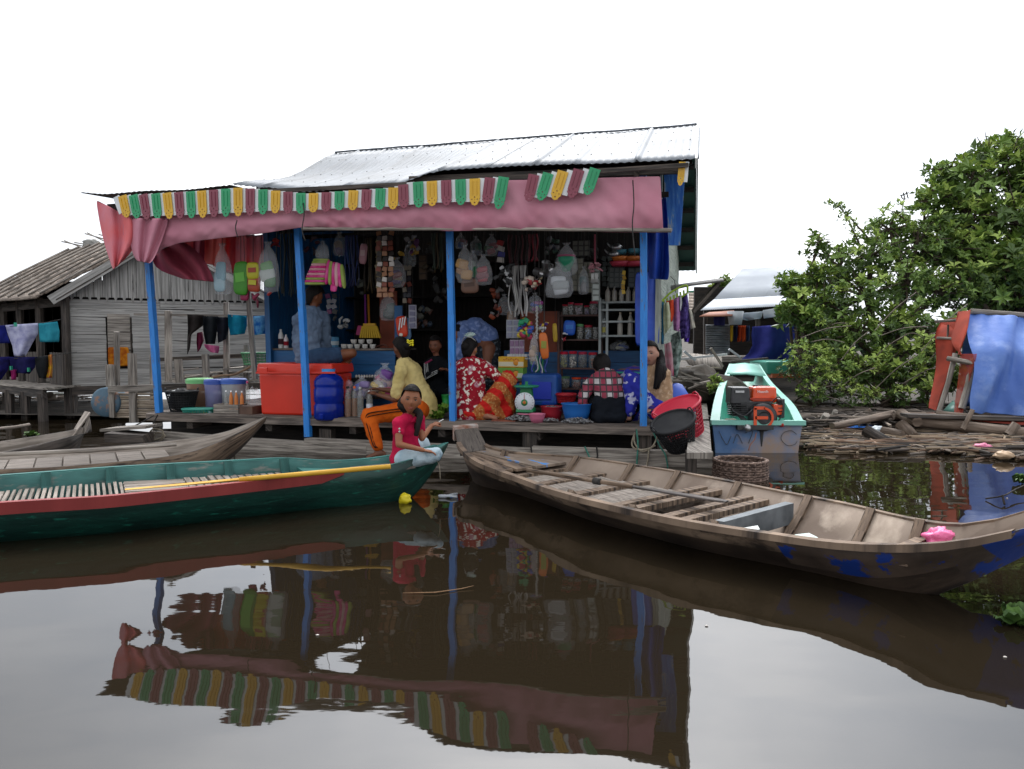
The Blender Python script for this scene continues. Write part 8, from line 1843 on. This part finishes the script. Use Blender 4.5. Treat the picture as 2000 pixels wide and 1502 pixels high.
for x in (1378, 1480, 1560): FH('post', MB().beam(P(x, 702, 15.4), P(x, 606, 15.4), .08, .08), m_darkwood)
FH('eave_beam', MB().beam(P(1376, 611, 15.4), P(1640, 599, 15.4), .06, .1), m_blackwood)
for i in range(8):
    y0, y1 = 634+i*7.2, 634+(i+1)*7.2; rows = [[P(x, lerp(y0, y1, t), 15.0+.02*math.cos(t*6.28*2)) for x in (1378, 1400, 1425)] for t in [q/8 for q in range(9)]]; FH('wall_sheet', MB().grid(rows), m_zwall, solid=.004)
FH('small_awning', MB().grid([[P(1386, 610, 15.2), P(1434, 607, 15.2)], [P(1366, 618, 14.4), P(1430, 617, 14.4)]]), mat('rusty sheet', hexc('7a4a38'), hexc('9a6a54'), sc=2, rough=.8), solid=.02)
FH('porch_floor', MB().box(P(1470, 700, 15.5), (2.8, 1.6, .1)), m_greywood)
one('bucket', MB().lathe(P(1436, 634, 14.7), [(.001, 0), (.12, 0), (.16, .26), (.15, .26)], 16), col('b0b4b8'), 'white bucket hanging under the eave of the zinc house', 'bucket')
for x, c_, w, lb in ((1437, '1c2038', 8, 'dark blue garment hanging at the left of the zinc house porch'), (1444, 'a83c1c', 9, 'orange red garment hanging in the zinc house porch'), (1453, 'b8481c', 8, 'orange garment hanging in the middle of the zinc house porch'), (1461, '1c2c48', 7, 'navy garment hanging on the right of the zinc house porch'), (1429, 'c8a02c', 5, 'yellow cloth strip beside the corrugated wall'), (1405, '2c2c5a', 22, 'dark violet cloth above the corrugated wall')):
    y0 = 636 if x != 1405 else 618; garment([(x-w/2, y0, x+w/2, y0), (x-w/2, y0+18 if x != 1405 else y0+8, x+w/2, y0+18 if x != 1405 else y0+8), (x-w/2+1, 668 if x != 1405 else 636, x+w/2-1, 666 if x != 1405 else 636)], 14.9, cloth('far cloth %d' % x, c_), lb, 'laundry', name='laundry', amp=.04)
garment([(1424, 614, 1490, 608), (1440, 622, 1488, 618), (1460, 626, 1486, 622)], 14.8, cloth('white far sheet', '9aa4b0', 'b8bcc0'), 'white sheet slung under the eave of the zinc house', 'sheet', amp=.05)
garment([(1490, 606, 1540, 598), (1491, 615, 1540, 608), (1492, 622, 1540, 616)], 14.2, m_zfar, 'light grey sheet roof end left of the bush', 'sheet', amp=.03)
vt = garment([(1470, 638, 1550, 632), (1468, 655, 1552, 652), (1470, 675, 1552, 672), (1462, 690, 1555, 690), (1448, 702, 1560, 702)], 13.9, cloth('violet blue tarpaulin', '2c2f72', '3a3f88', sc=2), 'violet blue tarpaulin draped in front of the zinc house', 'tarpaulin', amp=.09, n=14, fr=9)
h3 = thing('shingle_house', 'brown shingled low roof between the shop and the zinc house', 'house', P(1390, 640, 20)); 
for i in range(6):
    MB().grid([[P(x, 572+i*6+.6*math.sin(x), 21-i*.4) for x in range(1345, 1425, 8)], [P(x, 579+i*6+.6*math.sin(x), 20.7-i*.4) for x in range(1345, 1425, 8)]]).build('shingle_row', m_thatch, h3, solid=.03)
MB().box(P(1385, 635, 20), (1.1, .1, 1.0)).build('wall', m_blackwood, h3); MB().beam(P(1345, 571, 21.1), P(1440, 569, 21.1), .08, .08).build('ridge_board', col('2a7a5a'), h3)
aw = thing('lean_to_strut', 'corrugated lean-to sheet with a dark diagonal strut on the side of the shop', 'lean-to', P(1345, 560, 9.6))
MB().grid([[P(1310, 559, 9.4), P(1350, 553, 9.5), P(1412, 544, 9.6)], [P(1310, 566, 9.0), P(1350, 557, 9.1), P(1414, 549, 9.2)]]).build('sheet', m_roofdark, aw, solid=.02); MB().beam(P(1404, 552, 9.4), P(1352, 610, 9.2), .05, .04).build('strut', m_darkwood, aw)
one('antenna', MB().tube([P(1757, 430, 16), P(1766, 385, 16)], .02, 5).tube([P(1760, 382, 16), P(1775, 376, 16)], .015, 4).tube([P(1764, 376, 16), P(1768, 390, 16)], .015, 4).tube([P(1770, 374, 16), P(1774, 388, 16)], .015, 4).tube([P(1759, 380, 16), P(1763, 389, 16)], .015, 4), m_steel, 'thin television antenna rising behind the bush', 'antenna')
# ---- tent on a raft: blue tarpaulin and orange net over poles
rt = thing('tarpaulin_shelter', 'shelter of blue tarpaulin and orange netting over poles on a log raft', 'shelter', PZ(1900, 850, 0))
m_tt = mat('faded blue tarpaulin', hexc('4a6cb4'), hexc('6484c4'), sc=2, rough=.6, bump=.9, bsc=4, c3=hexc('8ca0cc'), sc3=1.6, lo3=.5, hi3=.7)
m_net = mat('orange net', hexc('a83c22'), hexc('8a3220'), sc=5, rough=.85, alpha=.72); m_net2 = mat('orange net folded', hexc('a03a24'), hexc('86301e'), sc=5, rough=.9)
def spline_rows(Ls, Rs, n=16, amp=.05, fr=6, seed=0):
    rows = []
    for i, (l, r) in enumerate(zip(Ls, Rs)):
        a, b = P(*l), P(*r); rows.append([a.lerp(b, j/n)+V3(0, amp*math.sin(j/n*fr+i*.7+seed)+amp*1.1*nz3(j*.35, i*.8, seed), amp*.4*nz3(j*.4, i, seed+5)) for j in range(n+1)])
    return rows
MB().grid(spline_rows([(1893, 609, 10.6), (1890, 645, 10.3), (1906, 680, 10.0), (1911, 700, 9.95), (1902, 740, 9.9), (1890, 775, 9.9), (1886, 806, 9.9)], [(2160, 632, 10.6), (2160, 655, 10.3), (2160, 680, 9.9), (2160, 705, 9.8), (2160, 745, 9.75), (2160, 785, 9.75), (2160, 824, 9.7)], 40, .085, 17)).build('tarpaulin', m_tt, rt, solid=.006, sub=2)
MB().grid(spline_rows([(1893, 609, 10.7), (1886, 640, 11.6), (1880, 700, 12.2), (1880, 800, 12.3)], [(2160, 632, 10.7), (2160, 650, 11.6), (2160, 720, 12.2), (2160, 800, 12.3)], 16, .05)).build('back_tarpaulin', m_tt, rt, solid=.006, sub=1)
MB().grid(spline_rows([(1838, 628, 11.2), (1824, 652, 11.0), (1838, 700, 10.9), (1826, 750, 10.8), (1812, 798, 10.6)], [(1880, 626, 11.0), (1876, 650, 10.8), (1868, 690, 10.7), (1862, 740, 10.6), (1840, 802, 10.5)], 10, .05)).build('net_curtain', m_net2, rt, sub=1)
MB().grid(spline_rows([(1872, 610, 10.7), (1868, 630, 10.6), (1862, 660, 10.5), (1864, 676, 10.4), (1874, 690, 10.3)], [(1896, 604, 10.55), (1893, 640, 10.3), (1885, 670, 10.2), (1878, 688, 10.2), (1876, 694, 10.2)], 10, .05)).build('net_fold', m_net2, rt, sub=1)
MB().grid(spline_rows([(1838, 628, 11.2), (1840, 650, 11.1), (1845, 680, 11.0)], [(1893, 612, 10.7), (1888, 650, 10.7), (1878, 690, 10.7)], 10, .04)).build('net_panel', m_net, rt, sub=1)
MB().grid(spline_rows([(1875, 692, 10.25), (1874, 740, 10.2), (1868, 800, 10.1), (1866, 812, 10.0)], [(1908, 690, 10.0), (1900, 730, 10.0), (1888, 780, 10.0), (1886, 808, 9.95)], 8, .04)).build('net_panel', m_net, rt, sub=1)
MB().grid(spline_rows([(1790, 806, 10.4), (1786, 812, 10.2)], [(1900, 808, 9.9), (1900, 818, 9.8)], 14, .03)).build('net_skirt', m_net2, rt, sub=1); MB().grid(spline_rows([(1890, 812, 9.9), (1890, 822, 9.75)], [(2160, 826, 9.7), (2160, 842, 9.5)], 20, .03)).build('net_skirt', m_net2, rt, sub=1)
for x0, y0, x1, y1, Y0, Y1, r_ in ((1834, 804, 1866, 690, 10.3, 10.3, .035), (1878, 798, 1902, 700, 10.0, 10.1, .045), (1826, 628, 1874, 625, 11, 10.8, .02), (1830, 660, 1876, 662, 11, 10.7, .02), (1850, 700, 1910, 712, 10.3, 10.0, .035), (1852, 634, 1846, 680, 10.9, 10.9, .015), (1896, 608, 2160, 628, 10.65, 10.65, .04)):
    MB().tube([P(x0, y0, Y0), P((x0+x1)/2, (y0+y1)/2, (Y0+Y1)/2)+V3(.015, 0, 0), P(x1, y1, Y1)], r_, 8).build('pole', m_greywood, rt)
MB().grid([[P(1842, 802, 10.4), P(1862, 782, 10.5)], [P(1870, 808, 10.1), P(1868, 792, 10.2)]]).build('green_sheet', col('4a7a70'), rt, solid=.01)
lg = thing('log_raft', 'raft of brown logs under the tarpaulin shelter', 'raft', PZ(1900, 870, 0))
for i in range(10):
    Y = 9.5+i*.32; MB().beam(P(1765+i*6, 812+random.uniform(-1, 1), Y), P(2160, 822, Y), .2, .03, jit=.01).build('deck_board', m_darkwood, lg)
m_log = mat('peeled log', hexc('4e4034'), hexc('78685a'), sc=3, st=(1, 6, 6), rough=.8, bump=.5, uv=True, rv=.2)
for x0, y0, x1, y1, Y0, Y1, r_ in ((1785, 822, 2160, 862, 9.6, 8.9, .075), (1760, 808, 1792, 824, 9.9, 9.4, .07), (1640, 830, 1745, 806, 9.5, 10.2, .045), (1625, 832, 1738, 812, 9.3, 10.0, .04), (1828, 808, 1900, 815, 9.7, 9.5, .05), (1745, 812, 2160, 826, 10.0, 9.7, .06), (1880, 838, 1900, 800, 9.3, 9.3, .03), (1968, 850, 1985, 828, 9.2, 9.2, .06)):
    MB().tube([P(x0, y0, Y0), P((x0*2+x1)/3, (y0*2+y1)/3+1, (Y0*2+Y1)/3), P(x1, y1, Y1)], [r_*1.05, r_, r_*.9], 10).build('log', m_log, lg)
for pts, r_, m, lb in [([(1690, 840), (1710, 852), (1738, 866)], .07, m_darkwood, 'dark charred log sloping into the water in front of the raft'), ([(1758, 828), (1772, 842), (1784, 854)], .075, m_log, 'thick cut log end right of the charred log'), ([(1722, 842), (1745, 846), (1762, 850)], .06, m_log, 'brown stump between the charred log and the cut log'), ([(1598, 850), (1606, 828), (1614, 810)], .05, m_greywood, 'grey board standing on end beside the motorboat'), ([(1616, 836), (1626, 818), (1632, 803)], .04, m_greywood, 'second grey stick standing beside the first board'),
                       ([(1570, 822), (1600, 818), (1655, 812)], .03, m_greywood, 'long grey stick on the debris right of the motorboat'), ([(1684, 799), (1720, 803), (1760, 806)], .02, m_greywood, 'thin stick across the top of the debris'), ([(1640, 818), (1680, 812), (1700, 800)], .03, m_log, 'branch on the debris under the bush')]:
    Yl = PZ(*pts[len(pts)//2], .08).y
    one('log', MB().tube([P(x, y, Yl-.1*i) for i, (x, y) in enumerate(pts)], [r_, r_*1.05, r_*.95], 9), m, lb, 'log')
one('tarpaulin', MB().grid([[PZ(lerp(l, r, j/10), y, .08)+Z*.06*nz3(j, y) for j in range(11)] for y, l, r in ((836, 1626, 1700), (828, 1640, 1736), (820, 1690, 1728), (815, 1706, 1722))]), cloth('bright blue sheet', '1c4f98', '2a66b0', sc=6), 'crumpled bright blue plastic sheet on the debris', 'sheet', solid=.005, sub=1)
one('plastic_bag', crumple(PZ(1715, 844, .08), (.10, .08, .07), 5), col('a8b0b4'), 'white plastic bag beside the charred log', 'bag')
for i, (x, y, c_, lb) in enumerate([(1572, 806, '9aa4a8', 'clear plastic bottle at the top of the debris beside the motorboat'), (1588, 810, 'b08a88', 'pale pink plastic rubbish on the debris'), (1612, 803, 'a8844a', 'tan plastic rubbish beside the standing board'), (1576, 816, 'a0a4a8', 'white foam rubbish right of the motorboat'), (1738, 794, '8a6a4c', 'brown round rubbish on the bank under the bush'), (1920, 873, 'c86a8a', 'pink plastic scrap on the floating debris at the right'), (1962, 889, 'b89a7a', 'tan foam scrap on the floating debris at the right')]):
    one('rubbish', crumple(PZ(x, y, .06), (.09, .06, .04), i+3), col(c_), lb, 'rubbish')
def reg(r):
    x = r.uniform(1563, 2120); top = 838 if x < 1750 else lerp(838, 852, (x-1750)/250); bot = interp([(1563, 875), (1640, 880), (1700, 884), (1850, 886), (1920, 892), (2000, 898), (2120, 905)], x); return x, r.uniform(top, bot)
sticks('drift_debris', ['mat of grey floating sticks in front of the raft', 'brown floating stems in front of the raft', 'dark floating sticks in front of the raft', 'straw coloured stems floating in front of the raft'], reg, 2400, 8, [m_st1, m_st2, m_st3, m_st4], zmax=.06, L0=.12, L1=.9, r=.011, ang=.3)
sticks('drift_debris', ['heaped grey sticks between motorboat and raft', 'heaped brown sticks between motorboat and raft'], lambda r: (r.uniform(1560, 1900), r.uniform(806, 846)), 900, 9, [m_st1, m_st3], zmax=.16, L0=.2, L1=1.1, r=.016, ang=.6)
bs_ = MB(); bs_.grid([[PZ(x, y, 0)+Z*z for x in range(1566, 2140, 20)] for y, z in ((884, -.03), (872, .012), (840, .03), (800, .06))]); q = bs_.build('debris_bed', m_mud); q['kind'] = 'structure'
one('branch', MB().tube(catmull([PZ(1925, 974, .01), PZ(1960, 968, .05), PZ(1985, 955, .06), PZ(2040, 930, .1)], 4), .006, 5).tube([PZ(1958, 968, .05), PZ(1962, 985, .01)], .008, 5), m_st3, 'dark forked branch sticking out of the water above the prow', 'branch')
# ---- the far bank under the bushes
gb_ = MB(); gb_.grid([[V3(x, y, .02+(y-11.5)*.05+.1*nz3(x*.6, y)) for x in [2.5+i*1.0 for i in range(18)]] for y in (11.7, 12.5, 14, 17, 24, 40)]); q = gb_.build('right_bank', m_mud); q['kind'] = 'structure'
gb_ = MB(); gb_.grid([[V3(x, y, .06+.1*nz3(x*.6, y)) for x in [-4+i*1.5 for i in range(6)]] for y in (15.5, 18, 24, 40)]); q = gb_.build('back_bank', m_mud); q['kind'] = 'structure'
# ---- trees: rosettes of long oval leaves at the ends of branching limbs
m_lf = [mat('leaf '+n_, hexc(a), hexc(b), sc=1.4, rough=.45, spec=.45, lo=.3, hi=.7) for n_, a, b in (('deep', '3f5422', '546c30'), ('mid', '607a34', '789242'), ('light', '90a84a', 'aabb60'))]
m_bark = mat('bark', hexc('3a3026'), hexc('5a4c3e'), sc=5, st=(1, 8, 8), rough=.9, bump=.6, uv=True)
def rosette(V_, F_, p, ax, L, rnd, n=7, wid=.44):
    a = ax.normalized(); b = a.cross(V3(rnd.uniform(-1, 1), rnd.uniform(-1, 1), rnd.uniform(-1, 1))).normalized(); c = a.cross(b); off = rnd.uniform(0, 6)
    for k in range(n):
        g = off+k*2.4; e = rnd.uniform(.1, 1.0); d = (b*math.cos(g)+c*math.sin(g))*math.cos(e)+a*math.sin(e); l = L*rnd.uniform(.7, 1.15); s = d.cross(a).normalized()*l*wid*.5; up = s.cross(d).normalized()*l*.10
        q = p+a*rnd.uniform(-.3, .2)*L; i = len(V_)
        V_ += [q, q+d*l*.55+s+up, q+d*l-up*1.5, q+d*l*.55-s+up, q+d*l*.5-up*.3]; F_ += [(i, i+1, i+4), (i+1, i+2, i+4), (i+2, i+3, i+4), (i+3, i, i+4)]
def tree(name, label, blobs, base, dens, L, seed, cat='tree', trunk_r=.09, nleaf=7, light=.25, sprays=()):
    rnd = random.Random(seed); root = thing(name, label, cat, base); base = Vector(base); sets = [([], []) for _ in m_lf]; limbs = MB()
    tops = []
    for bx_, by_, Y, rp, wt in blobs:
        c = P(bx_, by_, Y); r = rp*Y/FPX; tops.append((c, r)); nn = int(dens*wt*r*r)
        for i in range(nn):
            d = V3(rnd.gauss(0, 1), rnd.gauss(0, 1), rnd.gauss(0, 1)).normalized(); n0 = noise.noise(d*1.9+Vector((seed, bx_*.1, by_*.1)))
            rr = r*(.72+.42*n0+.22*rnd.random())
            if noise.noise(d*4.5+Vector((bx_, 0, seed))) < -.16: rr *= .7
            p = c+Vector((d.x, d.y, d.z*.9))*rr*(rnd.random()**.18)
            if p.z < .05: continue
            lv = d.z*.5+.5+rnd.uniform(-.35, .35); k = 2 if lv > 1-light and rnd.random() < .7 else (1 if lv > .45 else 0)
            rosette(sets[k][0], sets[k][1], p, (d*.5+V3(0, 0, .8)+V3(rnd.gauss(0, .5), rnd.gauss(0, .5), rnd.gauss(0, .4))), L*rnd.uniform(.45, 1.2), rnd, nleaf)
        q = base.lerp(c, .55)+V3(rnd.uniform(-.3, .3), rnd.uniform(-.2, .2), rnd.uniform(-.2, .1))
        limbs.tube(catmull([base+V3(rnd.uniform(-.1, .1), 0, 0), q, c, c+V3(rnd.uniform(-.5, .5), rnd.uniform(-.4, .2), .6)*r], 4), [trunk_r*(1-.075*i) for i in range(13)], 6)
        for j in range(9):
            d = V3(rnd.gauss(0, 1), rnd.gauss(-.3, 1), rnd.gauss(.1, .8)).normalized(); limbs.tube([c, c+d*r*.5+V3(0, 0, rnd.uniform(-.1, .1))*r, c+d*r*rnd.uniform(.85, 1.08)], [trunk_r*.3, trunk_r*.18, .005], 5)
    for (x0, y0, Y0, x1, y1, Y1, nr) in sprays:
        a, b = P(x0, y0, Y0), P(x1, y1, Y1); limbs.tube([a, a.lerp(b, .5)+Z*.03, b], [.02, .012, .004], 5)
        for i in range(nr):
            t = rnd.random()**.8; rosette(sets[rnd.choice((0, 1, 2))][0], sets[1][1] if False else sets[0][1], Vector((0, 0, -50)), Z, .001, rnd, 0); k = rnd.choice((0, 1, 2)); rosette(sets[k][0], sets[k][1], a.lerp(b, t)+V3(rnd.gauss(0, .05), rnd.gauss(0, .05), rnd.gauss(0, .05)), V3(rnd.gauss(0, 1), rnd.gauss(0, 1), 1), L*.7, rnd, 4)
    V_, F_, mi = [], [], []
    for k, (v, f) in enumerate(sets):
        o = len(V_); V_ += v; F_ += [tuple(i+o for i in t) for t in f]; mi += [k]*len(f)
    me = bpy.data.meshes.new('crown'); me.from_pydata([tuple(p-root.location) for p in V_], [], F_)
    for m in m_lf: me.materials.append(m)
    me.polygons.foreach_set('material_index', mi); me.update(); o = bpy.data.objects.new('crown', me); COL.objects.link(o); o.parent = root; o['kind'] = 'stuff'
    limbs.build('trunk', m_bark, root); return root
big = [(1960, 330, 14.2, 62, 1.), (2020, 350, 14, 75, 1.), (1895, 360, 14, 62, 1.), (1850, 340, 14.2, 42, 1.), (1830, 395, 14, 48, 1), (1900, 430, 13.8, 70, 1.1), (1990, 440, 13.7, 90, 1.1), (1870, 490, 13.6, 65, 1.), (1960, 530, 13.5, 90, 1.1), (2060, 480, 13.7, 110, 1), (1890, 560, 13.4, 70, 1), (2000, 600, 13.6, 90, 1), (1930, 300, 14.4, 38, .9), (1990, 290, 14.4, 32, .9)]
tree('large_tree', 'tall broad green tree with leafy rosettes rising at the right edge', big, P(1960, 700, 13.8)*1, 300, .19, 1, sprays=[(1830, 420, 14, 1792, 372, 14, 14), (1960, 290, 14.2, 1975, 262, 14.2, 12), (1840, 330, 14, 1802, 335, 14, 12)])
mid = [(1805, 445, 13.9, 50, 1.), (1840, 480, 13.7, 55, 1), (1740, 450, 13.8, 55, 1.), (1790, 480, 13.6, 60, 1.), (1700, 500, 13.4, 60, 1), (1640, 520, 13.4, 58, 1), (1770, 550, 13.2, 70, 1), (1690, 580, 13, 70, 1), (1610, 590, 13, 60, 1), (1830, 570, 13.2, 60, 1), (1760, 640, 12.8, 72, 1), (1670, 660, 12.8, 66, 1), (1600, 660, 12.9, 52, .9), (1840, 650, 12.8, 60, 1)]
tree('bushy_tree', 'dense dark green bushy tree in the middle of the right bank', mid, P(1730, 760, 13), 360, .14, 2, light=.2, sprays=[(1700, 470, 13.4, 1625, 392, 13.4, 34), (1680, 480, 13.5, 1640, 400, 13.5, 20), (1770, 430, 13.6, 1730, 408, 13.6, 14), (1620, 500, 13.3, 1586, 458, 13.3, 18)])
lft = [(1548, 555, 12.8, 32, 1.2), (1565, 590, 12.7, 38, 1.1), (1545, 610, 12.6, 32, 1.1), (1590, 630, 12.5, 42, 1.), (1600, 540, 13, 36, .9), (1596, 485, 13.2, 30, .6)]
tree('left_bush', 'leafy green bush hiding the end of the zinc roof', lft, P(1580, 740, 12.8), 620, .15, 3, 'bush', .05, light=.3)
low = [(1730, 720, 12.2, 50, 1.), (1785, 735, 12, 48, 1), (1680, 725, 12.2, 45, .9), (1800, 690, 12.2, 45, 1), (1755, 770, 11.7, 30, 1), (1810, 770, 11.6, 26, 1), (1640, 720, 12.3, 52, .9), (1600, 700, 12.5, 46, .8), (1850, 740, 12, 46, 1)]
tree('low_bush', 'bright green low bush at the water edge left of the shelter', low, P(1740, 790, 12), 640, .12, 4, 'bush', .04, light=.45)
thin = [(1560, 690, 12.0, 42, .5), (1590, 720, 11.9, 48, .8), (1545, 720, 11.9, 34, .5), (1620, 755, 11.8, 40, .9), (1580, 765, 11.6, 34, .8), (1660, 765, 11.7, 36, .9), (1700, 775, 11.7, 30, .9)]
tree('twiggy_shrub', 'thin twiggy shrub with small pale leaves behind the motorboat', thin, P(1590, 790, 11.9), 800, .075, 5, 'shrub', .025, light=.6)
tree('far_tree', 'small round tree far behind, left of the zinc roof', [(1415, 556, 26, 18, 2.2), (1400, 562, 26, 13, 2), (1432, 560, 26, 12, 2)], P(1415, 640, 26), 150, .22, 6)
tree('water_weed', 'small yellow green weed growing beside the walkway', [(1398, 745, 10.8, 12, 3), (1392, 758, 10.4, 10, 3)], P(1396, 770, 10.4), 1200, .08, 7, 'weed', .008, light=.6)
mb = MB(); rnd = random.Random(77)
for i in range(26):
    x0 = rnd.uniform(1560, 1860); y0 = rnd.uniform(640, 780); Y = rnd.uniform(11.6, 12.4); L = rnd.uniform(30, 110); a = rnd.uniform(-.9, .4); p = [P(x0, y0, Y), P(x0+L*.5*math.cos(a), y0+L*.5*math.sin(a)-6, Y-.1), P(x0+L*math.cos(a), y0+L*math.sin(a), Y)]; mb.tube(catmull(p, 3), .008, 4)
tag(recenter(mb.build('bare_twigs', m_st1, None)), 'thin bare grey twigs in front of the bushes', 'twigs', kind='stuff')
